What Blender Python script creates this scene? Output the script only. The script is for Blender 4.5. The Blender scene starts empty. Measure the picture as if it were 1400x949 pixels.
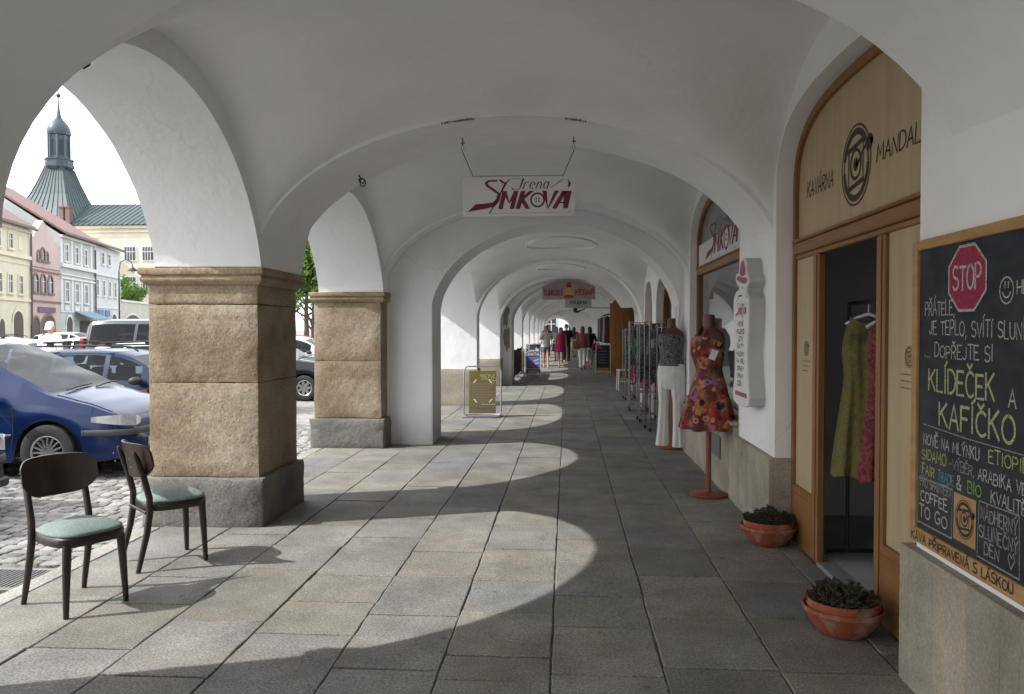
import bpy, math, random
from mathutils import Vector, Matrix, noise
random.seed(7)
R = math.radians
C = bpy.context.scene.collection
sc = bpy.context.scene
PI = math.pi

# ------------------------------------------------------------------ camera, sky, sun, exposure
cam_d = bpy.data.cameras.new('camera'); cam = bpy.data.objects.new('camera', cam_d); C.objects.link(cam)
cam.location = (0, 0, 1.6)
cam.rotation_euler = (R(90-1.29), 0, R(3.94))
cam_d.sensor_width = 36; cam_d.lens = 28.0; cam_d.clip_end = 2000; cam_d.clip_start = 0.05
sc.camera = cam
SUN_AZ, SUN_EL = R(18.5), R(41.2)          # light travels along (+cos az, +sin az)
w = bpy.data.worlds.new('World'); sc.world = w; w.use_nodes = True
nt = w.node_tree; bg = nt.nodes['Background']
sky = nt.nodes.new('ShaderNodeTexSky'); sky.sky_type = 'NISHITA'; sky.sun_disc = False
sky.sun_elevation = SUN_EL; sky.sun_rotation = R(90)+PI-SUN_AZ
sky.air_density = 1.3; sky.dust_density = 3.0; sky.ozone_density = 1.0
tcw = nt.nodes.new('ShaderNodeTexCoord'); mpw = nt.nodes.new('ShaderNodeMapping'); mpw.inputs['Scale'].default_value = (1, 1, 3.5); nt.links.new(tcw.outputs['Generated'], mpw.inputs[0])
cn = nt.nodes.new('ShaderNodeTexNoise'); cn.inputs['Scale'].default_value = 1.6; cn.inputs['Detail'].default_value = 7; nt.links.new(mpw.outputs[0], cn.inputs[0])
cr_ = nt.nodes.new('ShaderNodeMapRange'); cr_.inputs[1].default_value = .34; cr_.inputs[2].default_value = .60; cr_.inputs[3].default_value = .35; cr_.inputs[4].default_value = .95; nt.links.new(cn.outputs[0], cr_.inputs[0])
cm = nt.nodes.new('ShaderNodeMix'); cm.data_type = 'RGBA'; cm.inputs[7].default_value = (8.7, 8.9, 9.3, 1); nt.links.new(cr_.outputs[0], cm.inputs[0]); nt.links.new(sky.outputs[0], cm.inputs[6])
nt.links.new(cm.outputs[2], bg.inputs[0]); bg.inputs[1].default_value = 0.15
sun_d = bpy.data.lights.new('sun', 'SUN'); sun_d.energy = 2.7; sun_d.angle = R(0.55); sun_d.color = (1, .98, .945)
sun = bpy.data.objects.new('sun', sun_d); C.objects.link(sun); sun.location = (-20, -8, 25)
sun.rotation_euler = Vector((math.cos(SUN_AZ)*math.cos(SUN_EL), math.sin(SUN_AZ)*math.cos(SUN_EL), -math.sin(SUN_EL))).to_track_quat('-Z', 'Y').to_euler()
sc.view_settings.view_transform = 'Standard'; sc.view_settings.look = 'None'
sc.view_settings.exposure = 1.1; sc.view_settings.gamma = 1
sc.cycles.max_bounces = 14; sc.cycles.diffuse_bounces = 8; sc.cycles.glossy_bounces = 5; sc.cycles.transmission_bounces = 8
sc.cycles.transparent_max_bounces = 16; sc.cycles.caustics_reflective = False; sc.cycles.caustics_refractive = False
sc.cycles.use_denoising = True; sc.cycles.sample_clamp_indirect = 6

# ------------------------------------------------------------------ materials
MATS = {}
def node_mat(name):
    m = bpy.data.materials.new(name); m.use_nodes = True
    t = m.node_tree; b = t.nodes['Principled BSDF']; MATS[name] = m
    return m, t, b
def mat(name, c1, c2=None, scale=5., rough=.7, bump=0., bscale=None, metal=0., detail=6., stretch=None, c3=None, scale3=1.2, lo=.35, hi=.65, spec=.5, coat=0.):
    """principled surface whose colour wanders between c1 and c2 (and in larger patches c3) with bump"""
    m, t, b = node_mat(name); N = t.nodes; L = t.links
    b.inputs['Roughness'].default_value = rough; b.inputs['Metallic'].default_value = metal
    b.inputs['Specular IOR Level'].default_value = spec; b.inputs['Coat Weight'].default_value = coat
    b.inputs['Coat Roughness'].default_value = .05
    b.inputs['Base Color'].default_value = (*c1, 1)
    tc = N.new('ShaderNodeTexCoord'); mp = N.new('ShaderNodeMapping'); L.new(tc.outputs['Object'], mp.inputs[0])
    if stretch: mp.inputs['Scale'].default_value = stretch
    out = None
    if c2:
        n = N.new('ShaderNodeTexNoise'); n.inputs['Scale'].default_value = scale; n.inputs['Detail'].default_value = detail
        L.new(mp.outputs[0], n.inputs[0])
        r = N.new('ShaderNodeMapRange'); r.inputs[1].default_value = lo; r.inputs[2].default_value = hi; L.new(n.outputs[0], r.inputs[0])
        x = N.new('ShaderNodeMix'); x.data_type = 'RGBA'; x.inputs[6].default_value = (*c1, 1); x.inputs[7].default_value = (*c2, 1)
        L.new(r.outputs[0], x.inputs[0]); out = x.outputs[2]
        if c3:
            n3 = N.new('ShaderNodeTexNoise'); n3.inputs['Scale'].default_value = scale3; n3.inputs['Detail'].default_value = 5
            L.new(tc.outputs['Object'], n3.inputs[0])
            r3 = N.new('ShaderNodeMapRange'); r3.inputs[1].default_value = .5; r3.inputs[2].default_value = .72; L.new(n3.outputs[0], r3.inputs[0])
            x3 = N.new('ShaderNodeMix'); x3.data_type = 'RGBA'; L.new(r3.outputs[0], x3.inputs[0]); L.new(out, x3.inputs[6]); x3.inputs[7].default_value = (*c3, 1)
            out = x3.outputs[2]
        L.new(out, b.inputs['Base Color'])
    if bump:
        n2 = N.new('ShaderNodeTexNoise'); n2.inputs['Scale'].default_value = bscale or scale*4; n2.inputs['Detail'].default_value = 8
        L.new(mp.outputs[0], n2.inputs[0])
        bp = N.new('ShaderNodeBump'); bp.inputs['Strength'].default_value = bump; bp.inputs['Distance'].default_value = .02
        L.new(n2.outputs[0], bp.inputs['Height']); L.new(bp.outputs[0], b.inputs['Normal'])
    return m
def glass_mat(name, tint=(.9, .95, .95), refl=1.0, rough=0.0, ior=1.5):
    m, t, b = node_mat(name); N = t.nodes; L = t.links
    tr = N.new('ShaderNodeBsdfTransparent'); tr.inputs[0].default_value = (*tint, 1)
    gl = N.new('ShaderNodeBsdfGlossy'); gl.inputs['Roughness'].default_value = rough; gl.inputs[0].default_value = (refl, refl, refl, 1)
    fr = N.new('ShaderNodeFresnel'); fr.inputs[0].default_value = ior
    mx = N.new('ShaderNodeMixShader'); L.new(fr.outputs[0], mx.inputs[0]); L.new(tr.outputs[0], mx.inputs[1]); L.new(gl.outputs[0], mx.inputs[2])
    L.new(mx.outputs[0], N['Material Output'].inputs[0]); return m
def ramp_mat(name, cols, scale, rough=.8, kind='VORONOI', bump=0, stretch=None, warp=0.):
    """patchwork of colours (printed fabric, heaps of goods)"""
    m, t, b = node_mat(name); N = t.nodes; L = t.links
    b.inputs['Roughness'].default_value = rough
    tc = N.new('ShaderNodeTexCoord'); mp = N.new('ShaderNodeMapping'); L.new(tc.outputs['Object'], mp.inputs[0])
    if stretch: mp.inputs['Scale'].default_value = stretch
    src = mp.outputs[0]
    if warp:
        n = N.new('ShaderNodeTexNoise'); n.inputs['Scale'].default_value = scale*1.5; n.inputs['Detail'].default_value = 3; L.new(src, n.inputs[0])
        a = N.new('ShaderNodeMix'); a.data_type = 'RGBA'; a.blend_type = 'LINEAR_LIGHT'; a.inputs[0].default_value = warp
        L.new(src, a.inputs[6]); L.new(n.outputs['Color'], a.inputs[7]); src = a.outputs[2]
    v = N.new('ShaderNodeTexVoronoi'); v.inputs['Scale'].default_value = scale; L.new(src, v.inputs[0])
    s = N.new('ShaderNodeSeparateColor'); L.new(v.outputs['Color'], s.inputs[0])
    r = N.new('ShaderNodeValToRGB'); r.color_ramp.interpolation = 'CONSTANT'
    e = r.color_ramp.elements
    while len(e) < len(cols): e.new(.5)
    for i, c in enumerate(cols):
        e[i].position = i/len(cols); e[i].color = (*c, 1)
    L.new(s.outputs[0], r.inputs[0]); L.new(r.outputs[0], b.inputs['Base Color'])
    return m

def swirl_mat(name, cols, scale, dist=2.5, stretch=(1, 1, 1)):
    m, t, b = node_mat(name); N = t.nodes; L = t.links; b.inputs['Roughness'].default_value = .85
    tc = N.new('ShaderNodeTexCoord'); mp = N.new('ShaderNodeMapping'); mp.inputs['Scale'].default_value = stretch; L.new(tc.outputs['Object'], mp.inputs[0])
    n = N.new('ShaderNodeTexNoise'); n.inputs['Scale'].default_value = scale; n.inputs['Detail'].default_value = 4; n.inputs['Distortion'].default_value = dist; L.new(mp.outputs[0], n.inputs[0])
    r = N.new('ShaderNodeValToRGB'); e = r.color_ramp.elements
    while len(e) < len(cols): e.new(.5)
    for i, c in enumerate(cols): e[i].position = .30+.40*i/(len(cols)-1); e[i].color = (*c, 1)
    L.new(n.outputs[0], r.inputs[0]); L.new(r.outputs[0], b.inputs['Base Color']); return m
def floral_mat(name, g1, g2, cols, scale):
    """cloth printed with blossoms: petals round a dark eye on a mottled ground"""
    m, t, b = node_mat(name); N = t.nodes; L = t.links; b.inputs['Roughness'].default_value = .85
    tc = N.new('ShaderNodeTexCoord'); n = N.new('ShaderNodeTexNoise'); n.inputs['Scale'].default_value = scale*.6; n.inputs['Detail'].default_value = 5; L.new(tc.outputs['Object'], n.inputs[0])
    r0 = N.new('ShaderNodeMapRange'); r0.inputs[1].default_value = .42; r0.inputs[2].default_value = .58; L.new(n.outputs[0], r0.inputs[0])
    g = N.new('ShaderNodeMix'); g.data_type = 'RGBA'; g.inputs[6].default_value = (*g1, 1); g.inputs[7].default_value = (*g2, 1); L.new(r0.outputs[0], g.inputs[0]); out = g.outputs[2]
    wn = N.new('ShaderNodeTexNoise'); wn.inputs['Scale'].default_value = scale*1.5; wn.inputs['Detail'].default_value = 3; L.new(tc.outputs['Object'], wn.inputs[0])
    for sc_, r1, off in ((scale, .52, 0.), (scale*1.6, .42, 7.3)):
        mp = N.new('ShaderNodeMapping'); mp.inputs['Location'].default_value = (off, off*.7, off*.3); L.new(tc.outputs['Object'], mp.inputs[0])
        v = N.new('ShaderNodeTexVoronoi'); v.inputs['Scale'].default_value = sc_; v.inputs['Randomness'].default_value = .85; L.new(mp.outputs[0], v.inputs[0])
        ad = N.new('ShaderNodeMath'); ad.operation = 'MULTIPLY_ADD'; ad.inputs[1].default_value = 1.1; ad.inputs[2].default_value = -.55; L.new(wn.outputs[0], ad.inputs[0])
        d = N.new('ShaderNodeMath'); L.new(v.outputs['Distance'], d.inputs[0]); L.new(ad.outputs[0], d.inputs[1])
        s = N.new('ShaderNodeSeparateColor'); L.new(v.outputs['Color'], s.inputs[0]); rp = N.new('ShaderNodeValToRGB'); rp.color_ramp.interpolation = 'CONSTANT'; e = rp.color_ramp.elements
        while len(e) < len(cols): e.new(.5)
        for i, c in enumerate(cols): e[i].position = i/len(cols); e[i].color = (*c, 1)
        L.new(s.outputs[1], rp.inputs[0])
        eye = N.new('ShaderNodeMapRange'); eye.inputs[1].default_value = .07; eye.inputs[2].default_value = .16; eye.inputs[3].default_value = .25; eye.inputs[4].default_value = 1; L.new(d.outputs[0], eye.inputs[0])
        pe = N.new('ShaderNodeMix'); pe.data_type = 'RGBA'; pe.blend_type = 'MULTIPLY'; pe.inputs[0].default_value = 1; L.new(rp.outputs[0], pe.inputs[6]); L.new(eye.outputs[0], pe.inputs[7])
        mk = N.new('ShaderNodeMapRange'); mk.inputs[1].default_value = r1; mk.inputs[2].default_value = r1-.05; mk.inputs[3].default_value = 0; mk.inputs[4].default_value = 1; L.new(d.outputs[0], mk.inputs[0])
        gt = N.new('ShaderNodeMath'); gt.operation = 'GREATER_THAN'; gt.inputs[1].default_value = .38; L.new(s.outputs[0], gt.inputs[0])
        mu = N.new('ShaderNodeMath'); mu.operation = 'MULTIPLY'; L.new(mk.outputs[0], mu.inputs[0]); L.new(gt.outputs[0], mu.inputs[1])
        x = N.new('ShaderNodeMix'); x.data_type = 'RGBA'; L.new(mu.outputs[0], x.inputs[0]); L.new(out, x.inputs[6]); L.new(pe.outputs[2], x.inputs[7]); out = x.outputs[2]
    L.new(out, b.inputs['Base Color']); return m
def build_plaster(name, c, dirt, damp=False):
    m, t, b = node_mat(name); N = t.nodes; L = t.links
    b.inputs['Roughness'].default_value = .92; b.inputs['Specular IOR Level'].default_value = .2
    tc = N.new('ShaderNodeTexCoord')
    n = N.new('ShaderNodeTexNoise'); n.inputs['Scale'].default_value = 1.1; n.inputs['Detail'].default_value = 8; n.inputs['Roughness'].default_value = .62; L.new(tc.outputs['Object'], n.inputs[0])
    r = N.new('ShaderNodeMapRange'); r.inputs[1].default_value = .42; r.inputs[2].default_value = .72; r.inputs[4].default_value = .6; L.new(n.outputs[0], r.inputs[0])
    x = N.new('ShaderNodeMix'); x.data_type = 'RGBA'; x.inputs[6].default_value = (*c, 1); x.inputs[7].default_value = (*dirt, 1); L.new(r.outputs[0], x.inputs[0])
    # small chips and specks
    v = N.new('ShaderNodeTexNoise'); v.inputs['Scale'].default_value = 7; v.inputs['Detail'].default_value = 10; v.inputs['Roughness'].default_value = .75; L.new(tc.outputs['Object'], v.inputs[0])
    rs = N.new('ShaderNodeMapRange'); rs.inputs[1].default_value = .71; rs.inputs[2].default_value = .76; rs.inputs[4].default_value = .55; L.new(v.outputs[0], rs.inputs[0])
    x2 = N.new('ShaderNodeMix'); x2.data_type = 'RGBA'; L.new(rs.outputs[0], x2.inputs[0]); L.new(x.outputs[2], x2.inputs[6]); x2.inputs[7].default_value = (dirt[0]*.6, dirt[1]*.58, dirt[2]*.55, 1)
    wp = N.new('ShaderNodeTexNoise'); wp.inputs['Scale'].default_value = 2.5; wp.inputs['Detail'].default_value = 6; L.new(tc.outputs['Object'], wp.inputs[0])
    wa_ = N.new('ShaderNodeMix'); wa_.data_type = 'RGBA'; wa_.blend_type = 'LINEAR_LIGHT'; wa_.inputs[0].default_value = .22; L.new(tc.outputs['Object'], wa_.inputs[6]); L.new(wp.outputs['Color'], wa_.inputs[7])
    vc = N.new('ShaderNodeTexVoronoi'); vc.feature = 'DISTANCE_TO_EDGE'; vc.inputs['Scale'].default_value = .75; L.new(wa_.outputs[2], vc.inputs[0])
    rc = N.new('ShaderNodeMapRange'); rc.inputs[1].default_value = .0022; rc.inputs[2].default_value = .0045; rc.inputs[3].default_value = 1; rc.inputs[4].default_value = 0; L.new(vc.outputs['Distance'], rc.inputs[0])
    mk_ = N.new('ShaderNodeTexNoise'); mk_.inputs['Scale'].default_value = .9; mk_.inputs['Detail'].default_value = 4; L.new(tc.outputs['Object'], mk_.inputs[0])
    rm = N.new('ShaderNodeMapRange'); rm.inputs[1].default_value = .55; rm.inputs[2].default_value = .68; rm.inputs[4].default_value = .16; L.new(mk_.outputs[0], rm.inputs[0])
    mm = N.new('ShaderNodeMath'); mm.operation = 'MULTIPLY'; L.new(rc.outputs[0], mm.inputs[0]); L.new(rm.outputs[0], mm.inputs[1])
    xc = N.new('ShaderNodeMix'); xc.data_type = 'RGBA'; L.new(mm.outputs[0], xc.inputs[0]); L.new(x2.outputs[2], xc.inputs[6]); xc.inputs[7].default_value = (.22, .20, .18, 1)
    out = xc.outputs[2]
    if damp:   # rising damp and splashes along the foot of the wall: real dirt with its own ragged edge
        g = N.new('ShaderNodeNewGeometry'); s = N.new('ShaderNodeSeparateXYZ'); L.new(g.outputs['Position'], s.inputs[0])
        ad = N.new('ShaderNodeMath'); ad.operation = 'MULTIPLY_ADD'; ad.inputs[1].default_value = .9; L.new(n.outputs[0], ad.inputs[0]); L.new(s.outputs[2], ad.inputs[2])
        rr = N.new('ShaderNodeMapRange'); rr.inputs[1].default_value = .95; rr.inputs[2].default_value = .5; rr.inputs[3].default_value = 0; rr.inputs[4].default_value = .6; L.new(ad.outputs[0], rr.inputs[0])
        x3 = N.new('ShaderNodeMix'); x3.data_type = 'RGBA'; L.new(rr.outputs[0], x3.inputs[0]); L.new(out, x3.inputs[6]); x3.inputs[7].default_value = (.42, .40, .36, 1)
        out = x3.outputs[2]
    L.new(out, b.inputs['Base Color'])
    n2 = N.new('ShaderNodeTexNoise'); n2.inputs['Scale'].default_value = 3.2; n2.inputs['Detail'].default_value = 9; n2.inputs['Roughness'].default_value = .6; L.new(tc.outputs['Object'], n2.inputs[0])
    bp = N.new('ShaderNodeBump'); bp.inputs['Strength'].default_value = .5; bp.inputs['Distance'].default_value = .03; L.new(n2.outputs[0], bp.inputs['Height']); L.new(bp.outputs[0], b.inputs['Normal'])
    return m
def build_stone(name, c1, c2, c3, pit=.35):
    m, t, b = node_mat(name); N = t.nodes; L = t.links
    b.inputs['Roughness'].default_value = .9; b.inputs['Specular IOR Level'].default_value = .2
    tc = N.new('ShaderNodeTexCoord')
    n = N.new('ShaderNodeTexNoise'); n.inputs['Scale'].default_value = 1.6; n.inputs['Detail'].default_value = 9; n.inputs['Roughness'].default_value = .6; L.new(tc.outputs['Object'], n.inputs[0])
    r = N.new('ShaderNodeValToRGB'); e = r.color_ramp.elements; e[0].position = .34; e[0].color = (*c3, 1); e[1].position = .66; e[1].color = (*c2, 1); k = e.new(.5); k.color = (*c1, 1)
    L.new(n.outputs[0], r.inputs[0])
    n3 = N.new('ShaderNodeTexNoise'); n3.inputs['Scale'].default_value = 55; n3.inputs['Detail'].default_value = 4; L.new(tc.outputs['Object'], n3.inputs[0])
    r3 = N.new('ShaderNodeMapRange'); r3.inputs[1].default_value = .3; r3.inputs[2].default_value = .7; r3.inputs[3].default_value = .72; r3.inputs[4].default_value = 1.2; L.new(n3.outputs[0], r3.inputs[0])
    x = N.new('ShaderNodeMix'); x.data_type = 'RGBA'; x.blend_type = 'MULTIPLY'; x.inputs[0].default_value = 1; L.new(r.outputs[0], x.inputs[6]); L.new(r3.outputs[0], x.inputs[7])
    L.new(x.outputs[2], b.inputs['Base Color'])
    v = N.new('ShaderNodeTexVoronoi'); v.inputs['Scale'].default_value = 26; L.new(tc.outputs['Object'], v.inputs[0])
    rv = N.new('ShaderNodeMapRange'); rv.inputs[1].default_value = .02; rv.inputs[2].default_value = .22; L.new(v.outputs['Distance'], rv.inputs[0])
    n4 = N.new('ShaderNodeTexNoise'); n4.inputs['Scale'].default_value = 11; n4.inputs['Detail'].default_value = 8; L.new(tc.outputs['Object'], n4.inputs[0])
    ad = N.new('ShaderNodeMath'); ad.operation = 'MULTIPLY_ADD'; ad.inputs[1].default_value = pit; L.new(rv.outputs[0], ad.inputs[0]); L.new(n4.outputs[0], ad.inputs[2])
    bp = N.new('ShaderNodeBump'); bp.inputs['Strength'].default_value = .68; bp.inputs['Distance'].default_value = .018; L.new(ad.outputs[0], bp.inputs['Height']); L.new(bp.outputs[0], b.inputs['Normal'])
    return m
def build_slab(name, speck=1.):
    """paving stone: each slab's own colour from the colour attribute, with grain, stains and pits"""
    m, t, b = node_mat(name); N = t.nodes; L = t.links
    b.inputs['Roughness'].default_value = .8; b.inputs['Specular IOR Level'].default_value = .3
    at = N.new('ShaderNodeAttribute'); at.attribute_name = 'Col'
    tc = N.new('ShaderNodeTexCoord')
    n = N.new('ShaderNodeTexNoise'); n.inputs['Scale'].default_value = 2.2; n.inputs['Detail'].default_value = 10; n.inputs['Roughness'].default_value = .65; L.new(tc.outputs['Object'], n.inputs[0])
    r = N.new('ShaderNodeMapRange'); r.inputs[1].default_value = .3; r.inputs[2].default_value = .7; r.inputs[3].default_value = .68; r.inputs[4].default_value = 1.25; L.new(n.outputs[0], r.inputs[0])
    x = N.new('ShaderNodeMix'); x.data_type = 'RGBA'; x.blend_type = 'MULTIPLY'; x.inputs[0].default_value = 1; L.new(at.outputs['Color'], x.inputs[6]); L.new(r.outputs[0], x.inputs[7])
    n3 = N.new('ShaderNodeTexNoise'); n3.inputs['Scale'].default_value = 90; n3.inputs['Detail'].default_value = 3; L.new(tc.outputs['Object'], n3.inputs[0])
    r3 = N.new('ShaderNodeMapRange'); r3.inputs[1].default_value = .3; r3.inputs[2].default_value = .7; r3.inputs[3].default_value = 1-.45*speck; r3.inputs[4].default_value = 1+.42*speck; L.new(n3.outputs[0], r3.inputs[0])
    x2 = N.new('ShaderNodeMix'); x2.data_type = 'RGBA'; x2.blend_type = 'MULTIPLY'; x2.inputs[0].default_value = 1; L.new(x.outputs[2], x2.inputs[6]); L.new(r3.outputs[0], x2.inputs[7])
    # brown worn patches, dark spots of old gum and drips
    nb_ = N.new('ShaderNodeTexNoise'); nb_.inputs['Scale'].default_value = 3.4; nb_.inputs['Detail'].default_value = 12; nb_.inputs['Roughness'].default_value = .72; L.new(tc.outputs['Object'], nb_.inputs[0])
    rb_ = N.new('ShaderNodeMapRange'); rb_.inputs[1].default_value = .55; rb_.inputs[2].default_value = .66; rb_.inputs[4].default_value = .55*speck; L.new(nb_.outputs[0], rb_.inputs[0])
    xb_ = N.new('ShaderNodeMix'); xb_.data_type = 'RGBA'; L.new(rb_.outputs[0], xb_.inputs[0]); L.new(x2.outputs[2], xb_.inputs[6]); xb_.inputs[7].default_value = (.20, .165, .115, 1)
    vs_ = N.new('ShaderNodeTexVoronoi'); vs_.inputs['Scale'].default_value = 3.1; L.new(tc.outputs['Object'], vs_.inputs[0])
    rs_ = N.new('ShaderNodeMapRange'); rs_.inputs[1].default_value = .045; rs_.inputs[2].default_value = .075; rs_.inputs[3].default_value = .6; rs_.inputs[4].default_value = 0; L.new(vs_.outputs['Distance'], rs_.inputs[0])
    xs_ = N.new('ShaderNodeMix'); xs_.data_type = 'RGBA'; L.new(rs_.outputs[0], xs_.inputs[0]); L.new(xb_.outputs[2], xs_.inputs[6]); xs_.inputs[7].default_value = (.07, .065, .06, 1)
    np_ = N.new('ShaderNodeTexNoise'); np_.inputs['Scale'].default_value = 13; np_.inputs['Detail'].default_value = 5; np_.inputs['Roughness'].default_value = .7; np_.inputs['Distortion'].default_value = .8; L.new(tc.outputs['Object'], np_.inputs[0])
    rp_ = N.new('ShaderNodeMapRange'); rp_.inputs[1].default_value = .685; rp_.inputs[2].default_value = .72; rp_.inputs[4].default_value = .7*speck; L.new(np_.outputs[0], rp_.inputs[0])
    xp_ = N.new('ShaderNodeMix'); xp_.data_type = 'RGBA'; L.new(rp_.outputs[0], xp_.inputs[0]); L.new(xs_.outputs[2], xp_.inputs[6]); xp_.inputs[7].default_value = (.06, .052, .042, 1)
    L.new(xp_.outputs[2], b.inputs['Base Color'])
    n4 = N.new('ShaderNodeTexNoise'); n4.inputs['Scale'].default_value = 16; n4.inputs['Detail'].default_value = 10; n4.inputs['Roughness'].default_value = .7; L.new(tc.outputs['Object'], n4.inputs[0])
    bp = N.new('ShaderNodeBump'); bp.inputs['Strength'].default_value = .55; bp.inputs['Distance'].default_value = .012; L.new(n4.outputs[0], bp.inputs['Height']); L.new(bp.outputs[0], b.inputs['Normal'])
    return m

plaster = build_plaster('plaster', (.83, .845, .865), (.70, .708, .715))
plaster_foot = build_plaster('plaster_foot', (.83, .845, .865), (.69, .692, .69), True)
sandstone = build_stone('sandstone', (.29, .228, .158), (.355, .305, .235), (.20, .148, .098))
cap_stone = build_stone('cap_stone', (.31, .235, .155), (.36, .29, .205), (.22, .16, .10), .2)
plinth_stone = build_stone('plinth_stone', (.175, .165, .15), (.235, .21, .175), (.115, .11, .108))
base_stone = build_slab('base_stone', .45)
slab_m = build_slab('slab_m'); cobble_m = build_slab('cobble_m', .7)
grout = mat('grout', (.25, .23, .19), (.11, .10, .085), 9, .95, .4, 60)
grit = mat('grit', (.30, .28, .24), (.17, .15, .125), 14, .95, .5, 80, c3=(.10, .13, .05), scale3=.8)
wood_frame = mat('wood_frame', (.185, .080, .023), (.27, .130, .042), 3, .5, .12, 30, stretch=(9, 9, .7), lo=.25, hi=.75)
wood_frame_h = mat('wood_frame_h', (.185, .080, .023), (.27, .130, .042), 3, .5, .12, 30, stretch=(9, .7, 9), lo=.25, hi=.75)
plywood = mat('plywood', (.47, .37, .235), (.39, .295, .18), 2.2, .6, .05, 20, stretch=(4, 4.5, .5), lo=.3, hi=.75)
wood_dark = mat('wood_dark', (.020, .0115, .008), (.034, .019, .012), 6, .38, .05, 60, stretch=(6, 6, 1), coat=.12)
bent_wood = mat('bent_wood', (.013, .008, .006), (.022, .013, .009), 9, .38, .05, 60, stretch=(1, 1, 7), coat=.12)
seat_fabric = mat('seat_fabric', (.175, .235, .21), (.29, .355, .33), 110, .95, .6, 320, c3=(.225, .28, .255), scale3=9)
terracotta = mat('terracotta', (.30, .075, .03), (.23, .06, .028), 7, .8, .3, 50, c3=(.42, .29, .22), scale3=7)
heather = mat('heather', (.028, .03, .022), (.06, .04, .035), 30, .9)
heather_green = mat('heather_green', (.06, .085, .03), (.045, .06, .03), 30, .9); heather_dry = mat('heather_dry', (.075, .045, .035), (.04, .045, .022), 30, .9)
soil = mat('soil', (.03, .022, .016), (.05, .035, .025), 30, 1, .5, 60)
black_board = mat('black_board', (.009, .012, .018), (.022, .026, .033), 6, .8, .03, 40, stretch=(1, 1, 2.2), c3=(.045, .05, .056), scale3=2.2)
board_wood = mat('board_wood', (.42, .26, .11), (.34, .19, .075), 4, .6, .06, 30, stretch=(3, 1, 6))
def chalk(name, c): return mat(name, tuple(x*.80 for x in c), tuple(x*.30 for x in c), 190, .95, 0, lo=.42, hi=.62, detail=2)
chalk_white = chalk('chalk_white', (.66, .67, .65)); chalk_yellow = chalk('chalk_yellow', (.62, .63, .36)); chalk_green = chalk('chalk_green', (.36, .55, .12))
chalk_blue = chalk('chalk_blue', (.16, .38, .55)); chalk_pink = mat('chalk_pink', (.33, .03, .085), (.22, .02, .06), 60, .95); chalk_dim = chalk('chalk_dim', (.40, .41, .41)); chalk_lime = chalk('chalk_lime', (.55, .62, .22))
ink = mat('ink', (.018, .014, .012), rough=.7); wine = mat('wine', (.17, .012, .035), (.13, .01, .03), 20, .55)
sign_white = mat('sign_white', (.70, .69, .71), (.66, .65, .66), 4, .45); sign_grey = mat('sign_grey', (.50, .50, .48), (.44, .44, .42), 4, .4)
steel = mat('steel', (.30, .30, .31), (.22, .22, .23), 20, .35, metal=.9); iron = mat('iron', (.035, .032, .03), (.06, .05, .04), 20, .6, metal=.5)
lilac_tube = mat('lilac_tube', (.34, .30, .38), (.25, .22, .29), 10, .35, metal=.4)
olive_panel = mat('olive_panel', (.135, .11, .022), (.11, .09, .02), 5, .5); olive_light = mat('olive_light', (.40, .36, .16)); purple = mat('purple', (.10, .06, .25)); mauve = mat('mauve', (.15, .12, .10))
mann_brown = mat('mann_brown', (.10, .035, .018), (.07, .026, .014), 6, .45); stand_wood = mat('stand_wood', (.24, .075, .028), (.17, .052, .02), 5, .4, stretch=(5, 5, 1))
white_cloth = mat('white_cloth', (.72, .72, .71), (.66, .66, .66), 14, .9, .2, 40)
dress_print = floral_mat('dress_print', (.33, .145, .075), (.085, .022, .016), [(.30, .02, .02), (.40, .20, .03), (.02, .010, .010), (.19, .10, .20), (.42, .18, .10), (.12, .02, .05), (.24, .02, .02)], 9)
top_print = swirl_mat('top_print', [(.012, .012, .013), (.02, .02, .022), (.16, .16, .165), (.03, .03, .032), (.24, .24, .25), (.015, .015, .016), (.09, .09, .1)], 8, 2.6)
lime_dress = swirl_mat('lime_dress', [(.06, .06, .055), (.125, .112, .022), (.15, .132, .024), (.095, .092, .045), (.165, .148, .045), (.075, .07, .065)], 7, 2.2, (1, 1, .6))
red_dress = swirl_mat('red_dress', [(.06, .004, .010), (.125, .007, .018), (.20, .06, .06), (.11, .006, .016), (.15, .014, .022), (.05, .003, .012)], 10, 3)
room_wall = mat('room_wall', (.70, .70, .72), (.64, .64, .66), 2, .9); room_floor = mat('room_floor', (.42, .43, .45), (.33, .34, .36), 3, .5)
pane = glass_mat('pane'); pane_dark = glass_mat('pane_dark', (.55, .6, .6))
rubber = mat('rubber', (.014, .014, .015), (.022, .022, .022), 30, .75); alloy = mat('alloy', (.55, .55, .56), rough=.28, metal=.85); car_black = mat('car_black', (.012, .012, .013), rough=.5)
car_glass = glass_mat('car_glass', (.36, .44, .47), .5, 0, 1.5); tint_glass = glass_mat('tint_glass', (.10, .12, .13), .6, 0, 1.45); interior = mat('interior', (.05, .05, .055), (.035, .035, .04), 12, .9)
headlight_m = mat('headlight_m', (.62, .64, .66), (.5, .52, .55), 30, .12, metal=.35, coat=1); red_lens = mat('red_lens', (.45, .01, .012), rough=.15, coat=1); orange_lens = mat('orange_lens', (.5, .12, .02), rough=.15, coat=1)
plate_m = mat('plate_m', (.7, .7, .68), rough=.4)
def paint(name, c, metal=0.): return mat(name, c, tuple(x*.94 for x in c), 3, .28, metal=metal, coat=.35, spec=.25)
skin = mat('skin', (.45, .25, .17), (.40, .21, .14), 12, .6); skin_tan = mat('skin_tan', (.33, .165, .10), (.28, .135, .08), 12, .6)
def cloth(name, c): return mat(name, c, tuple(x*.8 for x in c), 9, .9, .15, 50)
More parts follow.
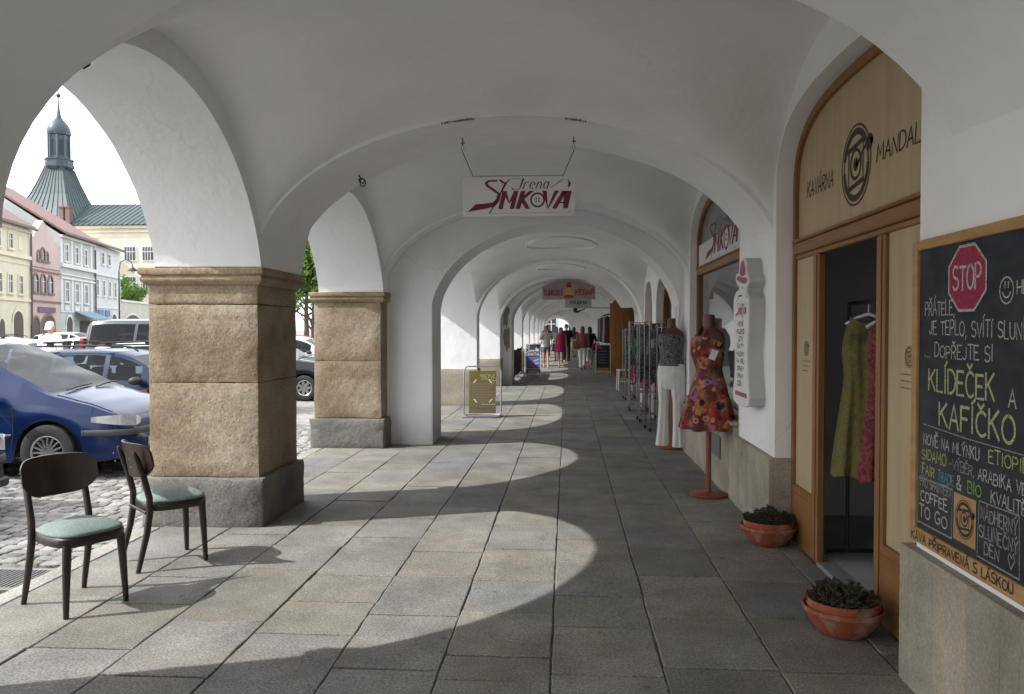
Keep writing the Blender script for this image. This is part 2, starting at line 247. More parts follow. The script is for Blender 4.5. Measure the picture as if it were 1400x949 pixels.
leaf_m = mat('leaf_m', (.11, .22, .035), (.075, .155, .025), 1.5, .6); leaf_light = mat('leaf_light', (.15, .26, .045), (.11, .20, .03), 1.5, .6); bark = mat('bark', (.09, .065, .045), (.05, .038, .028), 8, .9, .5, 30)
grass_m = mat('grass_m', (.10, .17, .03), (.17, .19, .05), 6, .8)
shutter_wood = mat('shutter_wood', (.33, .14, .022), (.25, .10, .016), 3, .45, .08, 20, stretch=(8, 8, .7))
barrier_cloth = mat('barrier_cloth', (.085, .02, .018), (.06, .016, .014), 4, .85, .2, 30)
stool_white = mat('stool_white', (.68, .68, .66), (.6, .6, .58), 6, .5)

# ------------------------------------------------------------------ mesh helpers
class MB:
    def __init__(s): s.v = []; s.f = []; s.col = None
    def add(s, vs, fs):
        o = len(s.v); s.v += [tuple(p) for p in vs]; s.f += [tuple(i+o for i in f) for f in fs]; return o
    def box(s, x0, x1, y0, y1, z0, z1, bev=0.):
        if bev <= 0:
            s.add([(x, y, z) for z in (z0, z1) for y in (y0, y1) for x in (x0, x1)],
                  [(0, 2, 3, 1), (4, 5, 7, 6), (0, 1, 5, 4), (2, 6, 7, 3), (0, 4, 6, 2), (1, 3, 7, 5)])
        else:
            b = min(bev, (x1-x0)*.45, (y1-y0)*.45, (z1-z0)*.45); V = []; idx = {}
            X = (x0, x1); Y = (y0, y1); Z = (z0, z1)
            for i in (0, 1):
                for j in (0, 1):
                    for k in (0, 1):
                        sx, sy, sz = (1-2*i)*b, (1-2*j)*b, (1-2*k)*b
                        for a, p in enumerate(((X[i], Y[j]+sy, Z[k]+sz), (X[i]+sx, Y[j], Z[k]+sz), (X[i]+sx, Y[j]+sy, Z[k]))):
                            idx[i, j, k, a] = len(V); V.append(p)
            F = []
            for i in (0, 1):
                q = [idx[i, j, k, 0] for j, k in ((0, 0), (1, 0), (1, 1), (0, 1))]; F.append(q if i else q[::-1])
                q = [idx[j, i, k, 1] for j, k in ((0, 0), (0, 1), (1, 1), (1, 0))]; F.append(q if i else q[::-1])
                q = [idx[j, k, i, 2] for j, k in ((0, 0), (1, 0), (1, 1), (0, 1))]; F.append(q if i else q[::-1])
            for j in (0, 1):
                for k in (0, 1):
                    F.append((idx[0, j, k, 1], idx[1, j, k, 1], idx[1, j, k, 2], idx[0, j, k, 2]))
                    F.append((idx[j, 0, k, 0], idx[j, 1, k, 0], idx[j, 1, k, 2], idx[j, 0, k, 2]))
                    F.append((idx[j, k, 0, 0], idx[j, k, 1, 0], idx[j, k, 1, 1], idx[j, k, 0, 1]))
            for i in (0, 1):
                for j in (0, 1):
                    for k in (0, 1): F.append((idx[i, j, k, 0], idx[i, j, k, 1], idx[i, j, k, 2]))
            s.add(V, F)
        return s
    def tube(s, pts, r, n=8, closed=False, cap=True):
        pts = [Vector(p) for p in pts]; m = len(pts); rr = r if isinstance(r, list) else [r]*m
        rings = []; up = None
        for i, p in enumerate(pts):
            if closed: t = pts[(i+1) % m]-pts[i-1]
            else: t = pts[min(i+1, m-1)]-pts[max(i-1, 0)]
            t.normalize()
            if up is None: up = Vector((0, 0, 1)) if abs(t.z) < .9 else Vector((1, 0, 0))
            a = up-t*up.dot(t)
            if a.length < 1e-5: a = t.orthogonal()
            a.normalize(); up = a; b = t.cross(a)
            rad = rr[i]; ra, rb = rad if isinstance(rad, tuple) else (rad, rad)
            rings.append([p+a*(math.cos(2*PI*k/n)*ra)+b*(math.sin(2*PI*k/n)*rb) for k in range(n)])
        V = [q for g in rings for q in g]; F = []
        for i in range(m if closed else m-1):
            j = (i+1) % m
            for k in range(n): F.append((i*n+k, i*n+(k+1) % n, j*n+(k+1) % n, j*n+k))
        if cap and not closed: F.append(tuple(range(n))[::-1]); F.append(tuple((m-1)*n+k for k in range(n)))
        s.add(V, F); return s
    def rings(s, rings, cap0=True, cap1=True, closed=True):
        n = len(rings[0]); V = [q for g in rings for q in g]; F = []
        for i in range(len(rings)-1):
            for k in range(n if closed else n-1): F.append((i*n+k, i*n+(k+1) % n, (i+1)*n+(k+1) % n, (i+1)*n+k))
        if cap0: F.append(tuple(range(n))[::-1])
        if cap1: F.append(tuple((len(rings)-1)*n+k for k in range(n)))
        s.add(V, F); return s
    def lathe(s, prof, c=(0, 0, 0), n=24, cap0=True, cap1=True, sx=1, sy=1):
        return s.rings([[(c[0]+r*sx*math.cos(2*PI*k/n), c[1]+r*sy*math.sin(2*PI*k/n), c[2]+z) for k in range(n)] for r, z in prof], cap0, cap1)
    def prism(s, poly, f3, d0, d1):
        """poly: list of (u,v); f3(u,v,d)->point; extruded from d0 to d1"""
        n = len(poly); V = [f3(u, v, d0) for u, v in poly]+[f3(u, v, d1) for u, v in poly]
        F = [tuple(range(n))[::-1], tuple(range(n, 2*n))]+[(i, (i+1) % n, n+(i+1) % n, n+i) for i in range(n)]
        s.add(V, F); return s
    def grid(s, P, nu, nv):
        V = [P(i/nu, j/nv) for j in range(nv+1) for i in range(nu+1)]
        F = [(j*(nu+1)+i, j*(nu+1)+i+1, (j+1)*(nu+1)+i+1, (j+1)*(nu+1)+i) for j in range(nv) for i in range(nu)]
        s.add(V, F); return s
    def quad(s, a, b, c, d): s.add([a, b, c, d], [(0, 1, 2, 3)]); return s
    def xf(s, M): s.v = [tuple(M @ Vector(p)) for p in s.v]; return s
def world_off(p):
    o = Vector((0, 0, 0))
    while p is not None: o += Vector(p.location); p = p.parent
    return o
def obj(name, mb, m, parent=None, smooth=None, world=False):
    """link the collected shapes as ONE mesh object; smooth = angle in degrees under which edges are smoothed"""
    off = world_off(parent) if (world and parent) else Vector((0, 0, 0))
    me = bpy.data.meshes.new(name); me.from_pydata([tuple(Vector(p)-off) for p in mb.v] if world and parent else mb.v, [], mb.f); me.update()
    for x in (m if isinstance(m, (list, tuple)) else [m]): me.materials.append(x)
    if smooth is not None:
        me.polygons.foreach_set('use_smooth', [True]*len(me.polygons))
        if smooth < 180: me.set_sharp_from_angle(angle=R(smooth))
    if mb.col:
        a = me.color_attributes.new('Col', 'FLOAT_COLOR', 'POINT')
        a.data.foreach_set('color', [c for q in mb.col for c in (*q, 1.)])
    o = bpy.data.objects.new(name, me); C.objects.link(o)
    if parent: o.parent = parent
    return o
def tag(o, label=None, cat=None, group=None, kind=None):
    if label: o['label'] = label
    if cat: o['category'] = cat
    if group: o['group'] = group
    if kind: o['kind'] = kind
    return o
def thing(name, label, cat, loc=(0, 0, 0), rz=0, group=None):
    o = bpy.data.objects.new(name, None); C.objects.link(o); o.location = loc; o.rotation_euler = (0, 0, rz); o.empty_display_size = .2
    return tag(o, label, cat, group)
def copy_tree(o, parent=None):
    c = o.copy(); C.objects.link(c); c.parent = parent
    for ch in list(o.children): copy_tree(ch, c)
    return c
def ell(r, a0=0, a1=2*PI, n=20, cx=0, cy=0, ry=None): return [(cx+r*math.cos(a0+(a1-a0)*i/n), cy+(ry or r)*math.sin(a0+(a1-a0)*i/n)) for i in range(n+1)]

# ------------------------------------------------------------------ hand lettering: one-stroke letters on a 6 x 10 grid
def _arc(cx, cy, rx, ry, a0, a1, n=8): return [(cx+rx*math.cos(R(a0+(a1-a0)*i/n)), cy+ry*math.sin(R(a0+(a1-a0)*i/n))) for i in range(n+1)]
GL = {
 'A': [[(0, 0), (2.7, 10), (5.4, 0)], [(1, 3.6), (4.4, 3.6)]],
 'B': [[(0, 0), (0, 10)], [(0, 10), (2.6, 10)]+_arc(2.6, 7.6, 2.2, 2.4, 90, -90)+[(0, 5.2), (2.6, 5.2)]+_arc(2.6, 2.6, 2.6, 2.6, 90, -90)+[(0, 0)]],
 'C': [_arc(3, 5, 3, 5, 50, 310, 12)], 'D': [[(0, 0), (0, 10), (1.6, 10)]+_arc(1.6, 5, 3.8, 5, 90, -90, 10)+[(0, 0)]],
 'E': [[(4.4, 10), (0, 10), (0, 0), (4.6, 0)], [(0, 5.2), (3.6, 5.2)]], 'F': [[(4.4, 10), (0, 10), (0, 0)], [(0, 5.2), (3.4, 5.2)]],
 'G': [_arc(3, 5, 3, 5, 50, 330, 12)+[(5.6, 4.6), (3.4, 4.6)]], 'H': [[(0, 0), (0, 10)], [(4.8, 0), (4.8, 10)], [(0, 5), (4.8, 5)]],
 'I': [[(.6, 0), (.6, 10)]], 'J': [[(3.6, 10), (3.6, 2.4)]+_arc(1.8, 2.4, 1.8, 2.4, 0, -170)], 'K': [[(0, 0), (0, 10)], [(4.6, 10), (0, 4.4)], [(1.4, 6), (5, 0)]],
 'L': [[(0, 10), (0, 0), (4.2, 0)]], 'M': [[(0, 0), (.8, 10), (3.2, 3.4), (5.6, 10), (6.4, 0)]], 'N': [[(0, 0), (0, 10), (4.8, 0), (4.8, 10)]],
 'O': [_arc(3, 5, 3, 5, 90, 450, 16)], 'P': [[(0, 0), (0, 10), (2.4, 10)]+_arc(2.4, 7.3, 2.4, 2.7, 90, -90)+[(0, 4.6)]],
 'R': [[(0, 0), (0, 10), (2.4, 10)]+_arc(2.4, 7.4, 2.3, 2.6, 90, -90)+[(0, 4.8)], [(2, 4.8), (4.8, 0)]],
 'S': [_arc(2.6, 7.5, 2.4, 2.5, 40, 260, 8)+_arc(2.6, 2.5, 2.6, 2.5, 90, -150, 9)], 'T': [[(0, 10), (5.2, 10)], [(2.6, 10), (2.6, 0)]],
 'U': [[(0, 10), (0, 3)]+_arc(2.4, 3, 2.4, 3, 180, 360)+[(4.8, 10)]], 'V': [[(0, 10), (2.6, 0), (5.2, 10)]], 'Y': [[(0, 10), (2.4, 5), (4.8, 10)], [(2.4, 5), (2.4, 0)]],
 'X': [[(0, 0), (5, 10)], [(0, 10), (5, 0)]], 'Z': [[(0, 10), (4.8, 10), (0, 0), (4.8, 0)]], '-': [[(.3, 4.6), (3.2, 4.6)]], ',': [[(.8, .6), (.2, -2)]], '.': [[(.4, 0), (.8, .5)]],
 '&': [[(5, 0), (1.2, 7.4)]+_arc(2.3, 8.3, 1.3, 1.7, 200, -40)+[(.6, 3.4)]+_arc(2.2, 2.4, 2, 2.4, 160, 350)+[(5, 4)]],
 'r': [[(0, 0), (1, 6), (.8, 5)]+_arc(2.4, 4.4, 1.5, 1.6, 150, 40, 5)], 'e': [[(0.2, 3), (4, 3.4)]+_arc(2.2, 3, 2, 3, 10, 310, 10)], 'n': [[(0, 0), (.9, 6)], [(.6, 3.6)]+_arc(2.4, 3.6, 1.7, 2.4, 160, 0, 6)+[(4.0, 0)]],
 'a': [_arc(2, 3, 2, 3, 40, 400, 12), [(3.9, 6), (3.5, .6), (4.5, .2)]], 'J2': [],
}
ADV = {'I': 1.4, ' ': 3.2, '.': 1.5, ',': 1.5, 'M': 6.6, '-': 3.8, 'J': 4.2, 'L': 4.4, 'E': 4.8, 'F': 4.5, 'r': 3.6, 'e': 4.4, 'n': 4.4, 'a': 4.8, 'O': 6, 'C': 5.4, 'G': 6, 'A': 5.6, 'X': 5.2}
ACC = {'Á': ('A', 'a'), 'É': ('E', 'a'), 'Í': ('I', 'a'), 'Ý': ('Y', 'a'), 'Ú': ('U', 'a'), 'Ó': ('O', 'a'), 'Č': ('C', 'c'), 'Ř': ('R', 'c'), 'Ě': ('E', 'c'), 'Š': ('S', 'c'), 'Ž': ('Z', 'c'), 'Ň': ('N', 'c')}
def glyph(ch):
    if ch in ACC:
        b, k = ACC[ch]; st = list(GL[b]); x = ADV.get(b, 5.2)*.45
        st = st+([[(x-.3, 11.2), (x+1.3, 13)]] if k == 'a' else [[(x-1.5, 13), (x, 11.2), (x+1.5, 13)]]); return st, ADV.get(b, 5.2)
    return GL.get(ch, []), ADV.get(ch, 5.2)
def text_w(s): return sum(glyph(c)[1]+1.3 for c in s)-1.3
RIB = 0
def ribbon(mb, pts, t, f3):
    """flat ribbon of width t along 2-D points, laid on a surface by f3(u,v)"""
    n = len(pts); L_, R_ = [], []
    global RIB; RIB += 1
    o_, eu, ev = Vector(f3(*pts[0])), Vector(f3(pts[0][0]+.01, pts[0][1])), Vector(f3(pts[0][0], pts[0][1]+.01))
    lift = (eu-o_).cross(ev-o_).normalized()*((RIB % 9-4)*.00005); f3_ = f3; f3 = lambda a, b: tuple(Vector(f3_(a, b))+lift)   # crossing strokes never share a plane
    for i in range(n):
        a = Vector(pts[max(i-1, 0)]); b = Vector(pts[min(i+1, n-1)]); d = b-a
        if d.length < 1e-9: d = Vector((1, 0))
        d.normalize(); nn = Vector((-d.y, d.x)); k = 1.
        if 0 < i < n-1:
            e = Vector(pts[i])-a
            if e.length > 1e-9: e.normalize(); k = min(1.7, 1/max(.55, abs(d.dot(e))))
        p = Vector(pts[i]); ext = d*(t*.4*(-1 if i == 0 else 1 if i == n-1 else 0))
        L_.append(p+nn*t*.5*k+ext); R_.append(p-nn*t*.5*k+ext)
    mb.add([f3(*p) for p in L_]+[f3(*p) for p in R_], [(i, i+1, n+i+1, n+i) for i in range(n-1)])
def text(mb, s, u, v, h, width, t, f3, slope=0., shear=0., jit=.0):
    sx = width/max(text_w(s), .1); sy = h/10; x = 0
    for ch in s:
        st, adv = glyph(ch); jr = random.uniform(-1, 1)*jit; jv = random.uniform(-1, 1)*jit
        for pl in st:
            q = [((x+px+shear*py*sy/sx*1.0)*sx, (py*(1+jr)+jv*4)*sy) for px, py in pl]
            ribbon(mb, [(u+a, v+b+slope*a) for a, b in q], t, f3)
        x += adv+1.3

# ------------------------------------------------------------------ ground: square, cobbles, kerb, arcade paving
STREET = -.10
mb = MB(); mb.add([(-1200, -1200, -.30), (1200, -1200, -.30), (1200, 1200, -.30), (-1200, 1200, -.30)], [(0, 1, 2, 3)])
tag(obj('ground', mb, grit), kind='structure')
far_cobble = ramp_mat('far_cobble', [(.24, .23, .21), (.29, .27, .24), (.20, .19, .18), (.33, .31, .28), (.26, .25, .22)], 8, .85)
mb = MB(); mb.add([(-64, -70, STREET-.022), (-3.5, -70, STREET-.022), (-3.5, 160, STREET-.022), (-64, 160, STREET-.022)], [(0, 1, 2, 3)])
tag(obj('square', mb, [far_cobble]), kind='structure')
mb = MB(); mb.col = []
def cobble(cx, cy, a, b, rot):
    c, s_ = math.cos(rot), math.sin(rot); h = random.uniform(-.006, .006); tx, ty = random.uniform(-.05, .05), random.uniform(-.05, .05)
    g = random.uniform(.62, 1.25); wv = random.uniform(-.02, .03)
    base = (.255*g+wv*.6, .248*g+wv*.3, .238*g)
    V = []
    for k, (sc_, dz) in enumerate(((1, -.03), (.965, -.004), (.80, .003))):
        for (x, y) in ((-1, -.72), (-.72, -1), (.72, -1), (1, -.72), (1, .72), (.72, 1), (-.72, 1), (-1, .72)):
            px, py = x*a*.5*sc_*(1+random.uniform(-.05, .05)), y*b*.5*sc_*(1+random.uniform(-.05, .05))
            V.append((cx+px*c-py*s_, cy+px*s_+py*c, STREET+h+dz+(px*tx+py*ty)))
    F = [(i*8+k, i*8+(k+1) % 8, i*8+8+(k+1) % 8, i*8+8+k) for i in (0, 1) for k in range(8)]+[tuple(range(16, 24))]
    mb.add(V, F); mb.col += [base]*24
y = 2.2
row = 0
while y < 13.5:
    x = -3.46-random.uniform(0, .06)
    while x > -10.5:
        a = random.uniform(.11, .19); ang = .05*math.sin(x*1.3+y)
        yy = y+.10*math.sin(x*.9)+random.uniform(-.008, .008)
        if not (-4.06 < x-a/2 < -3.46 and 4.84 < yy < 5.40): cobble(x-a/2, yy, a-.012, .108, ang+random.uniform(-.05, .05))
        x -= a
    y += .118
tag(obj('cobblestones', mb, cobble_m, smooth=40), kind='structure')
# kerb stones along the paving
mb = MB(); mb.col = []; y = -6.
while y < 60:
    l = random.uniform(.7, 1.15); n0 = len(mb.v)
    mb.box(-3.435, -3.268, y+.006, y+l-.006, -.24, -.004+random.uniform(-.006, .004), .018)
    g = random.uniform(.85, 1.1); mb.col += [(.30*g, .28*g, .25*g)]*(len(mb.v)-n0); y += l
tag(obj('kerb', mb, slab_m, smooth=35), kind='structure')
# paving slabs
XJ = [-3.262, -2.70, -2.165, -1.645, -1.108, -.595, -.072, .457, 1.0, 1.545]
mb = MB(); mb.col = []
def slab(x0, x1, y0, y1, col):
    g = .0042; z = random.uniform(-.0030, .0030); tx, ty = random.uniform(-.004, .004), random.uniform(-.004, .004)
    P = []
    def side(a, b, n):
        for i in range(n):
            t = i/n; P.append((a[0]+(b[0]-a[0])*t+random.uniform(-.004, .004), a[1]+(b[1]-a[1])*t+random.uniform(-.004, .004)))
    c = [(x0+g, y0+g*1.5), (x1-g, y0+g*1.5), (x1-g, y1-g*1.5), (x0+g, y1-g*1.5)]
    for i in range(4): side(c[i], c[(i+1) % 4], 6)
    n = len(P); mx, my = (x0+x1)/2, (y0+y1)/2; V = []
    for ins, dz in ((0, -.02), (0, -.0035), (.005, 0)):
        for (px, py) in P:
            qx = px+(ins if px < mx else -ins)*(1 if abs(px-mx) > (x1-x0)*.4 else 0); qy = py+(ins if py < my else -ins)*(1 if abs(py-my) > (y1-y0)*.4 else 0)
            V.append((qx, qy, z+dz+(qx-mx)*tx+(qy-my)*ty))
    F = [(i*n+k, i*n+(k+1) % n, (i+1)*n+(k+1) % n, (i+1)*n+k) for i in (0, 1) for k in range(n)]+[tuple(range(2*n, 3*n))]
    mb.add(V, F); mb.col += [col]*(3*n)
for i in range(len(XJ)-1):
    y = -6.2+random.uniform(0, .5)
    cuts = {6: [3.67, 4.27, 5.02, 5.46, 6.05], 5: [3.85, 4.455, 5.03, 5.75, 6.4]}.get(i, [])
    y_list = [y]
    while y < 81:
        nx = y+random.choice((.5, .58, .64, .7, .78, .95))
        for c_ in cuts:
            if y < c_-.25 and nx > c_-.25: nx = c_; break
        y = nx; y_list.append(y)
    for a, b in zip(y_list, y_list[1:]):
        g = random.uniform(.87, 1.10); k = random.random()
        base = (.206, .200, .186) if k < .55 else (.222, .208, .182) if k < .85 else (.19, .189, .184)
        slab(XJ[i], XJ[i+1], a, b, tuple(q*g for q in base))
for a in range(-6, 80, 2):   # narrow strip along the shop fronts
    g = random.uniform(.85, 1.05); slab(1.545, 1.69, a, a+2, (.20*g, .195*g, .185*g))
tag(obj('arcade_paving', mb, slab_m, smooth=30), kind='structure')
mb = MB(); mb.box(-3.30, 1.70, -6.2, 81, -.29, -.012)
tag(obj('paving_bed', mb, grout), kind='structure')
# street paving past the end of the arcade
mb = MB(); mb.add([(-3.5, 62, -.035), (30, 62, -.035), (30, 160, -.035), (-3.5, 160, -.035)], [(0, 1, 2, 3)]); tag(obj('street', mb, far_cobble), kind='structure')

# ------------------------------------------------------------------ arcade builders
def circ_arch(y, yc, half, z0, z1, sup=None):
    d = min(abs(y-yc)/half, 1.)
    if sup: return z0+(z1-z0)*(max(0, 1-d**sup))**(1/sup)
    rise = z1-z0; Rr = (half*half+rise*rise)/(2*rise); a = z1-Rr+math.sqrt(max(0, Rr*Rr-(d*half)**2))
    e = z0+rise*math.sqrt(max(0, 1-d*d)); return .75*a+.25*e
def t_ell(x, cx, a, z0, rise): return z0+rise*math.sqrt(max(0., 1-((x-cx)/a)**2))
def chip(s): return noise.noise(Vector((s*9, 3.1, 7.7)))*.012+noise.noise(Vector((s*31, 1.1, 2.7)))*.006
def arcade_wall(mb, xi, xo, bays, spring, top, ai, ao, sup=None):
    """street-side wall with arch openings; its soffits rise slightly to the outside"""
    ys = [bays[0][0]-1.0]
    for (a, b) in bays: ys += [a, b]
    N = 36
    AI, AO = ai, ao
    for k, (a, b) in enumerate(bays):
        ai, ao = (AI[k], AO[k]) if isinstance(AI, tuple) else (AI, AO)
        yc, h = (a+b)/2, (b-a)/2
        Y = [yc-h*math.cos(PI*i/N) for i in range(N+1)]
        pin = [(xi, y, circ_arch(y, yc, h, spring, ai, sup)) for y in Y]; pout = [(xo, y, circ_arch(y, yc, h, spring, ao, sup)+chip(y)) for y in Y]
        M = 6
        for j in range(M):
            f0, f1 = j/M, (j+1)/M
            l0 = [tuple(Vector(p).lerp(Vector(q), f0)) for p, q in zip(pin, pout)]; l1 = [tuple(Vector(p).lerp(Vector(q), f1)) for p, q in zip(pin, pout)]
            mb.add(l0+l1, [(i, i+1, N+2+i, N+1+i) for i in range(N)])
        for P in (pin, pout):
            mb.add(P+[(p[0], p[1], top) for p in P], [(i, i+1, N+2+i, N+1+i) for i in range(N)])
    edges = [(bays[0][0]-1.0, bays[0][0])]+[(bays[k][1], bays[k+1][0]) for k in range(len(bays)-1)]+[(bays[-1][1], bays[-1][1]+1.0)]
    return edges
def transverse(mb, y0, y1, cx, a, z0, rise, top=4.35, foot=None, e=.06, n=40):
    xs = [cx-(a+0)*math.cos(PI*i/n) for i in range(n+1)]
    P = [(x, t_ell(x, cx, a, z0, rise)) for x in xs]
    if foot is not None: P = [(cx-a, foot)]+P+[(cx+a, foot)]
    m = len(P); M = 5
    for j in range(M):
        ya, yb = y0+(y1-y0)*j/M, y0+(y1-y0)*(j+1)/M
        wob = lambda x, y, z: (x+noise.noise(Vector((x*1.7, y*1.7, z*1.7)))*.010, y, z+noise.noise(Vector((x*1.3, y*1.9, z+5)))*.010)
        V = [wob(x, ya, z) for x, z in P]+[wob(x, yb, z) for x, z in P]
        mb.add(V, [(i, m+i, m+i+1, i+1) for i in range(m-1)])
    for y in (y0, y1):
        V = [(x+noise.noise(Vector((x*1.7, y*1.7, z*1.7)))*.010, y, z+noise.noise(Vector((x*1.3, y*1.9, z+5)))*.010) for x, z in P]
        mb.add(V+[(x, y, top) for x, z in P], [(i, i+1, m+i+1, m+i) for i in range(m-1)])
def smax(a, b, k):
    h = max(k-abs(a-b), 0)/k; return max(a, b)+h*h*k*.25
def vault(mb, y0, y1, xl, xr, cx, a, z0, rise, zl0, zl1, zr0, zr1, dome, kl=.45, kr=.10, n=44):
    def P(u, v):
        x = xl+(xr-xl)*(.5-.5*math.cos(PI*u)) ; y = y0+(y1-y0)*(.5-.5*math.cos(PI*v))
        zt = t_ell(x, cx, a, z0, rise)
        tl = circ_arch(y, (y0+y1)/2, (y1-y0)/2, zl0, zl1); tr = circ_arch(y, (y0+y1)/2, (y1-y0)/2, zr0, zr1, 2.3)
        s_ = min(1, max(0, (x-xl)/(xr-xl))); zc = tl*(1-s_)+tr*s_
        k = kl*(1-s_)+kr*s_
        dv = max(0, 1-(2*(y-y0)/(y1-y0)-1)**2); du = max(0, 1-((x-cx)/a)**2)
        fade = min(1, 6*dv)
        z = zt*(1-fade)+smax(zt, zc, k)*fade if zc < zt else smax(zt, zc, k)*fade+max(zt, zc)*(1-fade)
        z += dome*dv**.8*(.35+.65*du)
        z += noise.noise(Vector((x*1.1, y*1.1, 3)))*.014
        return (x, y, z)
    mb.grid(P, n, n)
def wall_yz(mb, x0, x1, ya, yb, ztop, openings, N=24):
    """shop-side wall between ya and yb, face at x0, reveals back to x1; openings (y0,y1,zbottom,spring,apex)"""
    ops = sorted(openings); y = ya
    for (a, b, zb, zs, zt) in ops+[(yb, yb, 0, 0, 0)]:
        if a > y: mb.quad((x0, y, -.02), (x0, a, -.02), (x0, a, ztop), (x0, y, ztop))
        if a == b: break
        yc, h = (a+b)/2, (b-a)/2
        Y = [yc-h*math.cos(PI*i/N) for i in range(N+1)]; P = [(q, circ_arch(q, yc, h, zs, zt, 2.8)) for q in Y]
        mb.add([(x0, q, z) for q, z in P]+[(x0, q, ztop) for q, z in P], [(i, i+1, N+2+i, N+1+i) for i in range(N)])
        Q = [(a, zb)]+P+[(b, zb)]; m = len(Q)
        mb.add([(x0, q, z) for q, z in Q]+[(x1, q, z) for q, z in Q], [(i, i+1, m+i+1, m+i) for i in range(m-1)])
        if zb > 0:
            mb.quad((x0, a, -.02), (x0, b, -.02), (x0, b, zb), (x0, a, zb)); mb.quad((x0, a, zb), (x0, b, zb), (x1, b, zb), (x1, a, zb))
        # jambs outside the arch feet run straight down
        y = b
def rough_block(mb, x0, x1, y0, y1, z0, z1, bev=.018, amp=.006, n=9):
    """a dressed stone block with worn edges and uneven faces"""
    def face(f):
        V = []
        for j in range(n+1):
            for i in range(n+1): V.append(f(i/n, j/n))
        mb.add(V, [(j*(n+1)+i, j*(n+1)+i+1, (j+1)*(n+1)+i+1, (j+1)*(n+1)+i) for j in range(n) for i in range(n)])
    cx, cy, cz = (x0+x1)/2, (y0+y1)/2, (z0+z1)/2; hx, hy, hz = (x1-x0)/2, (y1-y0)/2, (z1-z0)/2
    def warp(x, y, z):
        d = [max(0, bev-(hx-abs(x-cx))), max(0, bev-(hy-abs(y-cy))), max(0, bev-(hz-abs(z-cz)))]
        k = sorted(d)[1]
        q = Vector((x, y, z)); nn = noise.noise_vector(q*4.3)*amp+noise.noise_vector(q*17)*amp*.45
        s = k*.42*(1+1.2*noise.noise(q*7))
        return (x-math.copysign(s, x-cx)*(d[0] > 0)+nn.x, y-math.copysign(s, y-cy)*(d[1] > 0)+nn.y, z-math.copysign(s, z-cz)*(d[2] > 0)*.7+nn.z*.6)
    t = lambda a: (0, .02, .16, .3, .42, .58, .7, .84, .98, 1)[int(round(a*n))]
    X = lambda a: x0+(x1-x0)*t(a); Y = lambda a: y0+(y1-y0)*t(a); Z = lambda a: z0+(z1-z0)*t(a)
    face(lambda u, v: warp(X(u), y0, Z(v))); face(lambda u, v: warp(X(1-u), y1, Z(v)))
    face(lambda u, v: warp(x0, Y(1-u), Z(v))); face(lambda u, v: warp(x1, Y(u), Z(v))); face(lambda u, v: warp(X(u), Y(v), z1))

def tone(mb):
    g = random.uniform(.86, 1.12); w_ = random.uniform(-.012, .022)
    mb.col += [(.325*g+w_, .295*g+w_*.4, .245*g-w_*.3)]*(len(mb.v)-len(mb.col))
# ------------------------------------------------------------------ first house: sandstone pillars, cafe door, dress shop window
house = thing('arcade_house', 'white vaulted arcade house on brown sandstone pillars holding the cafe door', 'building', (1.6, 4.8, 0))
TOP = 4.35
HB = [(-5.2, -2.0), (-1.1, 2.30), (3.12, 6.25), (7.23, 10.52)]       # openings to the square
PIL = [(-2.0, -1.1), (2.30, 3.12), (6.25, 7.23), (10.52, 11.46)]
def hp(name, mb, m, parent=None, smooth=None): return obj(name, mb, m, parent or house, smooth, world=True)
mb = MB(); arcade_wall(mb, -2.45, -3.33, HB, 2.10, 4.45, (3.2, 3.2, 3.23, 3.15), (3.3, 3.3, 3.26, 3.19))
for a, b in [(-6.2, -5.2)]+PIL[:3]+[(10.52, 10.9)]:
    for x in (-2.45, -3.33): mb.quad((x, a, 2.09), (x, b, 2.09), (x, b, 4.45), (x, a, 4.45))
mb.quad((-2.45, 10.9, 2.09), (-3.33, 10.9, 2.09), (-3.33, 10.9, 4.45), (-2.45, 10.9, 4.45))
hp('arcade_wall', mb, plaster, smooth=35)
for k, (a, b) in enumerate(PIL):
    xi, xo = -2.455, -3.445
    mb = MB(); zs = [.40, 1.17, 1.83, 1.975] if k != 3 else [.40, 1.17, 1.96]
    zs = [.395, 1.165, 1.80, 1.975] if k == 2 else zs
    for z0, z1 in zip(zs, zs[1:]): rough_block(mb, xo+.035, xi-.035, a+.03, b-.03, z0, z1-.0005, .010, .005)
    pl = hp('pillar', mb, sandstone, smooth=38)
    mb = MB(); rough_block(mb, xo-.02, xi+.02, a-.03, b+.03, -.03, .395, .03, .008); hp('plinth', mb, plinth_stone, pl, 38)
    mb = MB()
    prof = [(.0, 1.955), (.012, 1.965), (.04, 1.985), (.046, 2.01), (.032, 2.03), (.036, 2.035), (.055, 2.04), (.06, 2.05), (.06, 2.085), (.052, 2.097), (0, 2.10)]
    R_ = []
    for d, z in prof:
        d = d*.8-.026; q = []
        c4 = [(xo-d, a-d), (xi+d, a-d), (xi+d, b+d), (xo-d, b+d)]
        for i in range(4):
            for t in range(8):
                p = Vector((*c4[i], z)).lerp(Vector((*c4[(i+1) % 4], z)), t/8); nn = noise.noise_vector(p*9)*.0035; q.append(tuple(p+nn))
        R_.append(q)
    mb.rings(R_, False, True); hp('capital', mb, cap_stone, pl, 50)
TR = dict(cx=-.43, a=2.09, z0=2.05, rise=1.22)
for a, b in [(-2.0, -1.1), (2.60, 3.40), (6.27, 7.22), (10.55, 10.89)]:
    mb = MB(); transverse(mb, a, b, **TR, top=TOP); hp('transverse_arch', mb, plaster, smooth=40)
for a, b in [(-6.2, -2.0), (-1.1, 2.60), (3.40, 6.27), (7.22, 10.55)]:
    mb = MB(); vault(mb, a-.01, b+.01, -2.49, 1.64, TR['cx'], TR['a']+.03, TR['z0'], TR['rise']+.02, 2.10, 3.29, 2.3, 3.38, .24)
    hp('vault', mb, plaster, smooth=180)
